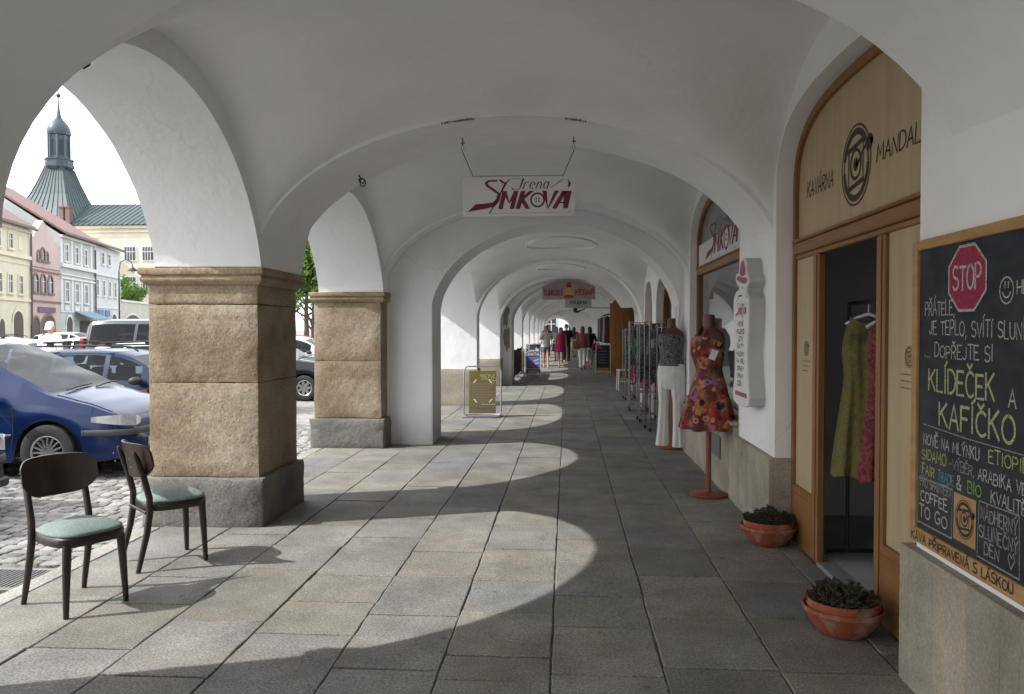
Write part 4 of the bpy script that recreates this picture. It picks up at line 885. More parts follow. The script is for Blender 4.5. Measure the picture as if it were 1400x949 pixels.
mb = MB(); text(mb, 'ETIOPIE', .68, 1.108, .046, .27, .0058, fB, jit=.1); text(mb, 'SIDAMO', .095, 1.034, .044, .235, .0058, fB, jit=.15); text(mb, 'FAIR', .10, .968, .042, .12, .0058, fB, jit=.1); bp('chalk_writing', mb, chalk_lime)
mb = MB(); text(mb, 'BIO', .52, .965, .044, .105, .006, fB, jit=.1); bp('chalk_writing', mb, chalk_green)
mb = MB(); text(mb, 'TRADE', .255, .965, .042, .145, .0058, fB, jit=.1); bp('chalk_writing', mb, chalk_blue)
mb = MB(); ribbon(mb, [(.11, 1.185), (.5, 1.172), (.97, 1.168), (1.5, 1.17)], .004, fB); text(mb, '-VÝBĚR,', .36, 1.034, .040, .21, .005, fB, jit=.12); text(mb, 'PRO SPRINTERY', .08, .912, .042, .30, .005, fB, jit=.1)
ribbon(mb, [(.066, .945), (.388, .95), (.386, .75), (.056, .748), (.066, .945)], .005, fB); ribbon(mb, [(.612, .95), (.895, .955), (.90, .735), (.60, .738), (.612, .95)], .005, fB)
text(mb, 'NÁDHERNÝ', .625, .885, .048, .26, .006, fB, jit=.1); text(mb, 'SLUNEČNÝ', .615, .818, .048, .275, .006, fB, jit=.12); text(mb, 'DEN', .655, .760, .043, .11, .006, fB, jit=.1)
ribbon(mb, [(.845, .755), (.825, .79), (.835, .81), (.847, .795), (.86, .812), (.870, .79), (.845, .755)], .005, fB); bp('chalk_writing', mb, chalk_dim)
mb = MB(); mb.add([fB2(*p) for p in ((.405, .945), (.590, .945), (.588, .755), (.403, .757))], [(0, 1, 2, 3)]); bp('wood_tile', mb, board_wood)
mb = MB(); cup_logo(mb, lambda u, v: (XC-.0014, 3.60-(u-.1)*.945, v), .497, .852, .075); bp('emblem', mb, ink)
mb = MB(); text(mb, 'KÁVA PŘIPRAVENÁ S LÁSKOU', .02, .668, .036, .86, .0065, fF, slope=.014, jit=.1); bp('frame_writing', mb, ink)

# ------------------------------------------------------------------ hanging tailor sign
hs = thing('hanging_sign', 'white hanging shop sign with a dark red logo on two wires under the arch', 'sign', (-.41, 6.75, 2.555))
mb = MB(); mb.box(-.885, .065, 6.745, 6.753, 2.555, 2.885, .002); obj('plate', mb, sign_white, hs, None, True)
mw, mk = MB(), MB(); tailor_logo(mw, mk, lambda u, v: (u, 6.7438, v), -.845, 2.585, .90, .29); obj('lettering', mw, wine, hs, None, True); obj('thread_lettering', mk, ink, hs, None, True)
for xa, xb in ((-.785, -.885), (-.045, .055)):
    mb = MB(); mb.tube([(xa, 6.749, 2.87), (xb, 6.749, 3.10)], .0035, 5); mb.tube([(xb, 6.749, 3.10), (xb-.012, 6.749, 3.13), (xb, 6.749, 3.165), (xb+.012, 6.749, 3.13)], .0028, 5, closed=True); mb.tube([(xb, 6.749, 3.16), (xb, 6.749, 3.22)], .005, 5); mb.tube([(xb-.015, 6.749, 3.175), (xb+.02, 6.749, 3.178)], .005, 5)
    obj('wire', mb, iron, hs, None, True)
mb = MB(); pts = []
for i in range(60): pts.append((-.78+.74*i/59, 6.742, 2.893+(.004 if i % 2 else -.002)))
mb.tube(pts, .0025, 4); obj('chain', mb, iron, hs, None, True)

# ------------------------------------------------------------------ box sign cut as a lady in a hat
bs = thing('figure_sign', 'white box sign shaped like a lady with a dark red hat beside the dress shop', 'sign', (1.5, 6.75, 1.0))
O = [(.04, .0), (.10, .18), (.14, .34), (.05, .50), (.0, .66), (.03, .73), (.18, .775), (.38, .79), (.36, .81), (.22, .835), (.15, .87), (.18, .90), (.34, .905), (.38, .95), (.50, .99), (.66, 1.0), (.80, .97), (.84, .90), (.97, .855), (1.0, .83), (.93, .80), (.86, .79), (.88, .755), (.97, .72), (1.0, .66), (.97, .5), (.90, .36), (.94, .2), (1.0, 0)]
def smooth_closed(P, n=3):
    q = []
    for i in range(len(P)):
        p0, p1, p2, p3 = [Vector(P[(i+k) % len(P)]) for k in (-1, 0, 1, 2)]
        for j in range(n):
            t = j/n; q.append(tuple(.5*((2*p1)+(-p0+p2)*t+(2*p0-5*p1+4*p2-p3)*t*t+(-p0+3*p1-3*p2+p3)*t**3)))
    return q
O2 = smooth_closed(O)
gS = lambda u, v, d: (d, 7.06-u*.58, .985+v*1.20)
mb = MB(); mb.prism(O2, gS, 1.462, 1.579); obj('box_body', mb, sign_grey, bs, 40, True)
mb = MB(); mb.prism(O2, gS, 1.448, 1.4615); obj('face', mb, sign_white, bs, None, True)
fS = lambda u, v: (1.4472, 7.06-u*.58, .985+v*1.20); fS2 = lambda u, v: (1.4466, 7.06-u*.58, .985+v*1.20)
mb = MB()
hat = smooth_closed([(.42, .895), (.47, .955), (.60, .985), (.74, .955), (.80, .89), (.62, .875)]); mb.add([fS(*p) for p in hat], [tuple(range(len(hat)))])
brim = smooth_closed([(.22, .868), (.36, .888), (.60, .868), (.82, .862), (.92, .838), (.78, .82), (.5, .835)]); mb.add([fS(*p) for p in brim], [tuple(range(len(brim)))])
mb.add([fS(*p) for p in ((.16, .045), (.92, .045), (.92, .075), (.16, .075))], [(0, 1, 2, 3)]); obj('hat', mb, mat('rose', (.24, .06, .09), rough=.5), bs, None, True)
mk = MB(); mw = MB(); tailor_logo(mw, mk, fS, .14, .60, .74, .10)
for k, (s, wd) in enumerate((('NOVÉ', .32), ('KOLEKCE', .5), ('LETNÍ', .3), ('ŠATY', .42), ('HALENKY', .5), ('NA MÍRU', .5), ('OPRAVY', .42), ('ÚPRAVY', .42), ('ODĚVŮ', .42))):
    text(mk, s, .5-wd/2, .535-k*.052, .028, wd, .008, fS)
ribbon(mk, [(.36, .80), (.38, .745), (.60, .742)], .008, fS); ribbon(mk, [(.22, .71), (.30, .735), (.38, .745)], .008, fS); ribbon(mk, [(.84, .80), (.82, .745), (.9, .72)], .008, fS); ribbon(mk, [(.57, .80), (.63, .797)], .01, fS)
obj('lettering', mk, ink, bs, None, True); obj('logo', mw, wine, bs, None, True)

# ------------------------------------------------------------------ dress forms
def loft_torso(mb, R_, n=28): mb.rings([[(cx+rx*math.copysign(abs(math.cos(a))**.9, math.cos(a)), cy+ry*math.copysign(abs(math.sin(a))**.9, math.sin(a)), z) for a in [2*PI*k/n for k in range(n)]] for (z, rx, ry, cx, cy) in R_])
BODY = [(.90, .12, .165, 0, 0), (.98, .125, .175, 0, 0), (1.08, .105, .150, 0, 0), (1.16, .092, .130, 0, 0), (1.24, .105, .142, -.008, 0), (1.33, .13, .16, -.02, 0), (1.40, .125, .172, -.012, 0), (1.46, .10, .178, 0, 0), (1.51, .085, .15, .005, 0), (1.545, .065, .10, .006, 0), (1.57, .055, .062, .004, 0), (1.62, .05, .055, -.002, 0), (1.66, .052, .056, -.006, 0), (1.685, .05, .054, -.008, 0), (1.69, .03, .03, -.008, 0)]
def make_form(label, loc, rz, dz):
    t = thing('dress_form', label, 'mannequin', loc, rz, 'mannequins outside the dress shop')
    mb = MB(); loft_torso(mb, [(z+dz, a, b, c, d) for z, a, b, c, d in BODY]); obj('torso', mb, mann_brown, t, 60)
    mb = MB(); mb.lathe([(.17, 0), (.178, .006), (.178, .02), (.165, .03), (.05, .036), (.03, .05), (.028, .07)], n=36); obj('base', mb, stand_wood, t, 40)
    mb = MB(); mb.tube([(0, 0, .04), (0, 0, .95+dz)], .026, 14); obj('post', mb, stand_wood, t, 60)
    return t
df = make_form('brown mannequin in a sleeveless red and orange flowered dress on a wooden stand', (1.36, 7.74, 0), 0.62, .05)
mb = MB(); n = 88; RG = []
for (z, rx, ry, cx, fold, tilt) in ((.645, .235, .272, -.02, .032, 0), (.68, .23, .266, -.02, .030, 0), (.80, .205, .24, -.015, .022, 0), (.95, .168, .207, -.008, .010, 0), (1.05, .142, .185, -.003, .003, 0), (1.13, .122, .162, 0, .001, 0), (1.20, .106, .142, -.003, .003, 0), (1.225, .106, .142, -.004, .0, 0), (1.28, .120, .152, -.012, .003, 0), (1.36, .143, .168, -.024, .002, .01), (1.43, .140, .176, -.02, 0, .03), (1.47, .128, .178, -.012, 0, .06)):
    RG.append([(cx+(rx+fold*math.sin(9*a+z*3))*math.cos(a), (ry+fold*math.sin(9*a+z*3))*math.sin(a), z+tilt*(-math.cos(a))+.004*math.sin(5*a)*(fold > .01)) for a in [2*PI*k/n for k in range(n)]])
mb.rings(RG, False, False); obj('dress', mb, dress_print, df, 60)
mb = MB(); mb.tube([(-.13, .03, 1.50), (-.10, .035, 1.56), (-.05, .04, 1.605), (.03, .035, 1.615), (.055, 0, 1.61), (.03, -.04, 1.615), (-.05, -.045, 1.605), (-.10, -.035, 1.56), (-.13, -.03, 1.50)], [(.018, .005)]*9, 8); obj('strap', mb, dress_print, df, 50)
mb = MB(); mb.box(-.006, .006, -.03, .03, -.05, .05); mb.xf(Matrix.Translation((-.10, -.155, 1.36)) @ Matrix.Rotation(.5, 4, 'X') @ Matrix.Rotation(.9, 4, 'Z')); obj('price_tag', mb, sign_white, df)
df = make_form('brown mannequin in a dark patterned top and wide white trousers by the window', (1.40, 10.78, 0), .95, .055)
mb = MB(); RG = []
for (z, rx, ry, cx, tl) in ((1.11, .140, .182, 0, 0), (1.16, .126, .168, 0, 0), (1.23, .108, .146, -.003, 0), (1.30, .118, .155, -.010, 0), (1.38, .142, .170, -.022, .01), (1.45, .138, .178, -.016, .03), (1.49, .128, .178, -.010, .05)): RG.append([(cx+rx*math.cos(a), ry*math.sin(a), z+tl*(-math.cos(a))) for a in [2*PI*k/n for k in range(n)]])
mb.rings(RG, False, False); obj('top', mb, top_print, df, 60)
mb = MB(); mb.tube([(-.10, .11, 1.50), (-.03, .10, 1.60), (.06, .02, 1.58)], [(.022, .006)]*3, 8); obj('strap', mb, top_print, df, 50)
mb = MB()
for s_ in (1, -1):
    P = []; Q = []
    for z, r, o in ((1.135, .095, .085), (1.02, .108, .088), (.90, .102, .094), (.6, .076, .104), (.3, .082, .114), (.06, .100, .124), (.035, .101, .124)): P.append([(r*1.05*math.cos(a)*(1+.09*math.sin(5*a+z*3)*(1.1-z))+(.014 if abs(a-PI) < .15 else 0)*-1, o*s_*1.0+r*math.sin(a)*(1+.06*math.sin(6*a-z*4)*(1.1-z)), z) for a in [2*PI*k/48 for k in range(48)]])
    mb.rings(P)
mb.rings([[(rx*math.cos(a), ry*math.sin(a), z) for a in [2*PI*k/32 for k in range(32)]] for z, rx, ry in ((.80, .10, .17), (.90, .138, .198), (1.0, .140, .195), (1.11, .126, .178))]); obj('trousers', mb, white_cloth, df, 60)
mb = MB(); mb.rings([[(.128*math.cos(a), .178*math.sin(a), z) for a in [2*PI*k/32 for k in range(32)]] for z in (1.10, 1.135)]); obj('waistband', mb, white_cloth, df, 60)

# dresses on a rail just inside the cafe door
rail = thing('clothes_rail', 'dark clothes rail inside the cafe doorway', 'clothes rail', (1.98, 5.3, 0))
mb = MB(); mb.tube([(1.98, 4.6, 1.78), (1.98, 5.75, 1.78)], .012, 8); obj('bar', mb, iron, rail, None, True)
for y in (4.6, 5.75):
    mb = MB(); mb.tube([(1.98, y, .03), (1.98, y, 1.78)], .012, 8); mb.tube([(1.84, y, .035), (2.16, y, .035)], .012, 8); obj('post', mb, iron, rail, None, True)
def hung_dress(name, label, x, y, m, rz, top, bot, wd):
    t = thing(name, label, 'dress', (x, y, bot), rz, 'dresses hanging inside the cafe door')
    mb = MB(); RG = []; n = 72; H = top-bot
    for f, w_, d in ((0, 1.0, .11), (.05, .99, .105), (.3, .86, .09), (.55, .70, .075), (.65, .66, .07), (.78, .74, .07), (.86, .72, .06), (.93, .62, .045), (1.0, .5, .03)):
        RG.append([((d+(.020*math.sin(7*a+f*2)+.012*math.sin(13*a-f*3))*(1-f)**.7)*math.sin(a), wd*.5*w_*(1+.05*math.sin(9*a)*(1-f))*math.cos(a), H*f+(.025*math.cos(2*a) if f > .9 else 0)+(.012*math.sin(5*a) if f == 0 else 0)) for a in [2*PI*k/n for k in range(n)]])
    mb.rings(RG, False, False); obj('fabric', mb, m, t, 60)
    mb = MB(); mb.tube([(0, -.14, H-.03), (0, -.07, H+.015), (0, 0, H+.04), (0, .07, H+.015), (0, .14, H-.03)], [.012, .012, .013, .012, .012], 8); mb.tube([(0, 0, H+.05), (0, 0, H+.09), (.012, 0, H+.12), (.03, 0, H+.11)], .004, 6); obj('hanger', mb, sign_white, t, 60)
hung_dress('hanging_dress', 'yellow-green patterned dress on a white hanger inside the doorway', 1.99, 5.42, lime_dress, 1.25, 1.66, .62, .44)
hung_dress('hanging_dress', 'red and pink patterned dress behind the yellow-green one', 2.02, 5.13, red_dress, 1.35, 1.64, .64, .36)

# ------------------------------------------------------------------ pavement signs
ps = thing('pavement_sign', 'olive green pavement sign in a lilac tube frame at the white pier', 'sign', (-1.53, 14.35, 0), 0)
W_, H_ = .68, .90
def rr(w, h, r, n=6): return [(cx+r*math.cos(a0+PI/2*i/n), cy+r*math.sin(a0+PI/2*i/n)) for cx, cy, a0 in ((w/2-r, h-r, 0), (-w/2+r, h-r, PI/2), (-w/2+r, r, PI), (w/2-r, r, 1.5*PI)) for i in range(n+1)]
mb = MB(); mb.tube([(x, .10*(z/H_)*1.0, z+.02) for x, z in rr(W_, H_, .09)], .0125, 8, closed=True); obj('tube_frame', mb, lilac_tube, ps, 60)
mb = MB(); mb.tube([(-.34, -.16, .016), (.26, -.16, .016), (.32, -.10, .016), (.33, .3, .016), (.28, .36, .016), (-.34, .36, .016)], .012, 8); obj('foot_frame', mb, lilac_tube, ps, 60)
mb = MB(); mb.box(-.245, .245, -.008, .008, .07, .845, .003); mb.xf(Matrix.Translation((0, .004, 0)) @ Matrix.Rotation(-math.atan(.10/H_), 4, 'X')); obj('panel', mb, olive_panel, ps)
fP = lambda u, v: (u, .004+v*.111-.0105, v)
mb = MB(); text(mb, 'NICTVÍ', -.04, .73, .055, .25, .010, fP, slope=-.12); ribbon(mb, [(-.02, .69), (.1, .69), (.24, .655)], .012, fP); ribbon(mb, [(-.01, .235), (.235, .235), (.235, .36)], .01, fP); obj('lettering', mb, olive_light, ps)
mb = MB()
for k in range(7): ribbon(mb, [(-.19, .60-k*.048), (.20-.04*(k % 3), .60-k*.048)], .026, fP)
obj('printed_lines', mb, mauve, ps)
mb = MB(); fP2 = lambda u, v: (u, .004+v*.111-.0112, v)
for (a, b, s_) in ((-.14, .65, 1), (.14, .65, -1), (-.13, .30, -1), (.15, .30, 1)): ribbon(mb, [(a-.02, b-.025*s_), (a+.02, b+.025*s_)], .018, fP2)
obj('corner_marks', mb, sign_white, ps)
mb = MB(); ribbon(mb, [(-.2, .16), (.16, .16)], .018, fP); mb.add([fP(.15, .125), fP(.22, .16), fP(.15, .195)], [(0, 1, 2)]); obj('arrow', mb, purple, ps)
def a_board(name, label, loc, rz, w_, h_, face_m, frame_m, deco):
    t = thing(name, label, 'sign', loc, rz)
    k = .16
    for s_ in (-1, 1):
        M = Matrix.Translation((0, s_*k*1.05, 0)) @ Matrix.Rotation(s_*math.atan(k/h_), 4, 'X')
        mb = MB(); mb.box(-w_/2, w_/2, -.006, .006, .10, h_-.02); mb.xf(M); obj('panel', mb, face_m, t)
        mb = MB(); mb.box(-w_/2-.03, -w_/2, -.014, .014, 0, h_, .003); mb.box(w_/2, w_/2+.03, -.014, .014, 0, h_, .003); mb.box(-w_/2, w_/2, -.013, .013, h_-.03, h_-.001, .003); mb.box(-w_/2, w_/2, -.013, .013, .08, .11, .003); mb.xf(M); obj('frame', mb, frame_m, t, 30)
        if s_ < 0: deco(t, lambda u, v: tuple(M @ Vector((u, -.0075, v))), lambda u, v: tuple(M @ Vector((u, -.0082, v))))
    return t
navy = mat('navy', (.035, .04, .07), (.05, .055, .09), 4, .5); violet = mat('violet', (.15, .15, .42)); pale_blue = mat('pale_blue', (.45, .55, .65)); maroon_stripe = mat('maroon_stripe', (.12, .02, .05))
def deco1(t, f, f2):
    mb = MB(); mb.add([f(-.22, .32), f(.22, .32), f(.22, .68), f(-.22, .68)], [(0, 1, 2, 3)]); obj('picture', mb, violet, t)
    mb = MB(); mb.add([f2(.0, .54), f2(.17, .62), f2(.2, .58), f2(.04, .5)], [(0, 1, 2, 3)]); mb.add([f2(.04, .46), f2(.2, .50), f2(.2, .45), f2(.06, .42)], [(0, 1, 2, 3)]); obj('picture_shape', mb, pale_blue, t)
    mb = MB(); mb.add([f(-.22, .12), f(.22, .12), f(.22, .22), f(-.22, .22)], [(0, 1, 2, 3)]); obj('stripe', mb, maroon_stripe, t)
    mb = MB(); text(mb, 'G', -.23, .96, .12, .10, .02, f2, shear=.2); text(mb, 'Jane', -.20, .85, .09, .24, .016, f2, shear=.2); text(mb, 'CHANTAL', -.23, .72, .09, .45, .02, f2)
    mb.add([f2(.06, .86), f2(.20, .86), f2(.18, .98), f2(.12, .94), f2(.10, 1.06)], [(0, 1, 2, 3, 4)])
    text(mb, 'KAVÁRNA', -.21, .255, .04, .42, .014, f2); text(mb, 'CUKRÁRNA', -.18, .18, .03, .36, .010, f2); text(mb, 'ZMRZLINA', -.18, .13, .03, .36, .010, f2); obj('lettering', mb, sign_white, t)
a_board('pavement_sign', 'dark blue pavement sign with white script and violet picture by the barrier', (-1.13, 26.8, 0), .05, .46, 1.12, navy, sign_white, deco1)
def deco2(t, f, f2):
    mb = MB(); mb.add([f(-.21, .12), f(.21, .12), f(.21, .22), f(-.21, .22)], [(0, 1, 2, 3)]); obj('stripe', mb, mat('amber', (.42, .25, .06), (.2, .1, .03), 20), t)
    mb = MB(); mb.add([f(-.20, .90), f(-.02, .90), f(-.06, 1.0), f(-.18, 1.0)], [(0, 1, 2, 3)]); obj('logo', mb, mat('logo_red', (.35, .02, .02)), t)
    mb = MB()
    for k in range(5): ribbon(mb, [(-.17, .80-k*.1), (.12-.05*(k % 2), .80-k*.1)], .012, f2)
    obj('chalk_writing', mb, chalk_dim, t)
a_board('pavement_sign', 'black chalk pavement board with an amber strip in front of the wooden shutters', (1.30, 28.7, 0), -.04, .48, 1.06, black_board, sign_grey, deco2)
# poster on the pier
po = thing('poster', 'small pale drawing poster on the white pier behind the mannequins', 'poster', (1.52, 11.3, 1.55))
mb = MB(); mb.box(1.517, 1.521, 10.98, 11.5, 1.42, 1.98); obj('sheet', mb, sign_white, po, None, True)
mb = MB(); f = lambda u, v: (1.5162, 11.24-u, v); ribbon(mb, ell(.10, 0, 2*PI, 20, .02, 1.82, .07), .012, f); ribbon(mb, ell(.06, 0, 2*PI, 16, .02, 1.84), .01, f); ribbon(mb, [(-.12, 1.7), (-.02, 1.6), (.02, 1.5), (.10, 1.55), (.14, 1.7)], .012, f); ribbon(mb, [(-.1, 1.5), (.15, 1.48)], .03, f); obj('drawing', mb, mat('drawing_blue', (.16, .2, .33)), po, None, True)
# kebab banner, shop plate and pipe under the arch
kb = thing('hanging_banner', 'grey kebab banner with red letters and a yellow dish hung across the far arch', 'sign', (.0, 23.0, 2.44))
mb = MB(); n = 20; top = [(-.70+1.5*i/n, 2.80+.19*(1-(2*i/n-1)**2)) for i in range(n+1)]
mb.prism([(-.70, 2.44), (.80, 2.44)]+top[::-1], lambda u, v, d: (u, d, v), 22.70, 22.715); obj('cloth', mb, mat('banner_grey', (.33, .28, .29), (.27, .23, .24), 5, .7), kb, None, True)
f = lambda u, v: (u, 22.698, v)
mb = MB(); text(mb, 'TURECKÝ', -.66, 2.56, .14, .54, .03, f); text(mb, 'KEBAP', .25, 2.58, .14, .52, .03, f); mb.add([f(.05+.15*math.cos(a), 2.52+.05*math.sin(a)) for a in [2*PI*k/16 for k in range(16)]], [tuple(range(16))]); mb.add([f(-.02, 2.78), f(.13, 2.78), f(.1, 2.93), f(.02, 2.94)], [(0, 1, 2, 3)]); obj('lettering', mb, mat('kebab_red', (.30, .03, .035)), kb, None, True)
mb = MB(); mb.add([f(-.07, 2.58), f(.17, 2.58), f(.11, 2.77), f(-.01, 2.77)], [(0, 1, 2, 3)]); obj('dish', mb, mat('dish_yellow', (.55, .33, .05)), kb, None, True)
mp = thing('hanging_sign', 'plain grey shop plate with dark capitals below the kebab banner', 'sign', (.4, 24.4, 2.3))
mb = MB(); mb.box(-.05, .75, 24.35, 24.37, 2.24, 2.50); mb.box(.02, .04, 24.352, 24.368, 2.50, 3.02); mb.box(.66, .68, 24.352, 24.368, 2.50, 3.0); obj('plate', mb, sign_grey, mp, None, True)
mb = MB(); text(mb, 'MAXIMA', .11, 2.36, .10, .50, .02, lambda u, v: (u, 24.348, v)); obj('lettering', mb, ink, mp, None, True)
tp = thing('pipe_sign', 'black smoking pipe sign sticking out of the wall far along the arcade', 'sign', (1.0, 33.0, 2.3))
mb = MB(); mb.tube([(.33, 33, 2.40), (.36, 33, 2.33), (.44, 33, 2.31), (.56, 33, 2.37), (.74, 33, 2.43)], [.05, .06, .05, .03, .02], 8); mb.lathe([(.06, 0), (.085, .04), (.085, .15), (.07, .17)], (.34, 33, 2.31), 12); obj('pipe', mb, ink, tp, 60, True)
mb = MB(); mb.tube([(.70, 33, 2.47), (2.1, 33, 2.47)], .015, 6); mb.tube([(.74, 33, 2.43), (.74, 33, 2.47)], .01, 6); obj('bracket', mb, iron, tp, None, True)

# ------------------------------------------------------------------ racks, stool, shutters, barrier
goods_dark = ramp_mat('goods_dark', [(.02, .02, .025), (.05, .05, .06), (.12, .12, .13), (.03, .05, .05), (.30, .30, .32), (.06, .03, .03)], 22, .6, warp=.2)
goods_green = ramp_mat('goods_green', [(.03, .16, .12), (.05, .22, .10), (.02, .08, .07), (.10, .28, .16), (.02, .03, .03)], 14, .7, stretch=(1, 1, .4), warp=.2)
goods_pink = ramp_mat('goods_pink', [(.35, .05, .14), (.45, .12, .22), (.12, .02, .05), (.5, .3, .35)], 16, .7, warp=.2)
def rack(label, loc, rz, w_, d_, h_, strips, shelves):
    t = thing('display_rack', label, 'display rack', loc, rz, 'accessory racks outside the shops')
    for sx in (-1, 1):
        for sy in (-1, 1):
            mb = MB(); mb.box(sx*w_/2-.012, sx*w_/2+.012, sy*d_/2-.012, sy*d_/2+.012, .06, h_, .003); obj('upright', mb, steel, t)
    for k in range(shelves):
        z = .12+(h_-.16)*k/(shelves-1)
        mb = MB(); mb.box(-w_/2+.013, w_/2-.013, -d_/2+.013, d_/2-.013, z, z+.012); obj('shelf', mb, pane_dark if 0 < k < shelves-1 else steel, t)
    for sx in (-1, 1):
        for sy in (-1, 1):
            mb = MB(); mb.tube([(sx*w_/2-.015, sy*d_/2, .032), (sx*w_/2+.015, sy*d_/2, .032)], .032, 10); obj('caster', mb, rubber, t, 50)
    for (m_, n_, zlo, zhi) in strips:
        mb = MB()
        for i in range(int(n_*1.7)):
            x = random.uniform(-w_/2+.03, w_/2-.03); y = random.choice((-1, 1))*d_/2+random.uniform(-.03, .03) if i % 2 else random.uniform(-d_/2, d_/2)
            z1 = random.uniform(zlo+(zhi-zlo)*.55, zhi); z0 = max(zlo, z1-random.uniform(.15, .45)); ww = random.uniform(.03, .085)
            mb.rings([[(x+ww*q*(1+.2*math.sin(9*z)), y+.012*math.sin(3*q+z*7)+th, z) for q, th in ((-.5, 0), (0, .012), (.5, 0), (0, -.012))] for z in (z1, (z1*2+z0)/3, (z1+2*z0)/3, z0)])
        obj('hung_goods', mb, m_, t, 60)
    return t
rack('tall steel rack hung with dark beads and scarves nearest the white-trousered mannequin', (1.43, 12.7, 0), .1, .32, .42, 1.72, [(goods_dark, 90, .4, 1.66), (MATS['steel'], 14, .8, 1.7), (goods_green, 5, .9, 1.4)], 5)
rack('steel and glass rack with green scarves on top and pink flowers low down', (1.40, 15.8, 0), -.05, .34, .45, 1.76, [(goods_green, 46, .85, 1.7), (goods_dark, 60, .3, 1.7), (goods_pink, 26, .55, .95)], 5)
rack('low dense rack of dark and silver goods against the shop pier', (1.52, 11.9, 0), .05, .30, .4, 1.66, [(goods_dark, 70, .3, 1.6), (MATS['steel'], 12, .4, 1.5)], 5)
rack('narrow steel rack of small dark goods beside the white stool', (1.44, 18.3, 0), .05, .26, .42, 1.62, [(goods_dark, 70, .3, 1.55), (goods_green, 8, 1.0, 1.4)], 5)
rack('dark crowded rack standing between the green scarf rack and the mannequins', (1.41, 14.0, 0), 0, .32, .42, 1.70, [(goods_dark, 110, .25, 1.66), (goods_pink, 6, .4, .8)], 5)
st = thing('stool', 'small white wooden stool on the paving in front of the racks', 'stool', (1.50, 20.9, 0), .1)
mb = MB(); mb.box(-.19, .19, -.17, .17, .52, .55, .006); obj('seat', mb, stool_white, st, 30)
for sx in (-1, 1):
    for sy in (-1, 1):
        mb = MB(); mb.tube([(sx*.16, sy*.14, .52), (sx*.175, sy*.155, 0)], .02, 6); obj('leg', mb, stool_white, st, 50)
mb = MB(); mb.box(-.165, .165, -.012, .012, .22, .25); obj('stretcher', mb, stool_white, st)
for k, (y, lab) in enumerate(((25.7, 'orange-brown wooden shutter leaf, the front one, standing open across the shop wall'), (26.9, 'orange-brown wooden shutter leaf standing open just behind the front one'), (28.1, 'orange-brown wooden shutter leaf standing open in the middle of the row'), (29.9, 'orange-brown wooden shutter leaf farthest along the wall by the chalk board'))):
    x0 = 1.60
    t = thing('shutter_leaf', lab, 'shutter', (x0, y, 0), 0, 'open wooden shutters')
    mb = MB()
    for i in range(5): mb.box(x0+.105*i, x0+.105*i+.103, y, y+.04, .03, 2.62-.02*k, .004)
    obj('leaf', mb, shutter_wood, t, 30, True)
    mb = MB()
    for z in (.35, 1.25, 2.3): mb.box(x0+.004, x0+.52, y-.018, y-.001, z, z+.10, .003)
    obj('batten', mb, shutter_wood, t, 30, True)
    mb = MB()
    for z in (.38, 2.33): mb.box(x0+.20, x0+.53, y-.026, y-.019, z, z+.035)
    obj('hinge', mb, iron, t, None, True)
br = thing('terrace_barrier', 'dark red cloth barrier on posts closing the arch beside the blue pavement sign', 'barrier', (-1.62, 26.5, 0))
for y in (24.4, 26.4, 28.4):
    mb = MB(); mb.tube([(-1.62, y, 0), (-1.62, y, .98)], .02, 8); mb.lathe([(.14, 0), (.14, .02), (.03, .03)], (-1.62, y, 0), 14); obj('post', mb, iron, br, 50, True)
for y in (24.43, 26.43):
    mb = MB(); mb.grid(lambda u, v: (-1.62+.02*math.sin(u*14)*(1-v), y+1.94*u, .12+.82*v), 24, 4); mb.grid(lambda u, v: (-1.632+.02*math.sin(u*14)*(1-v), y+1.94*u, .12+.82*v), 24, 4); obj('cloth_panel', mb, barrier_cloth, br, 60, True)

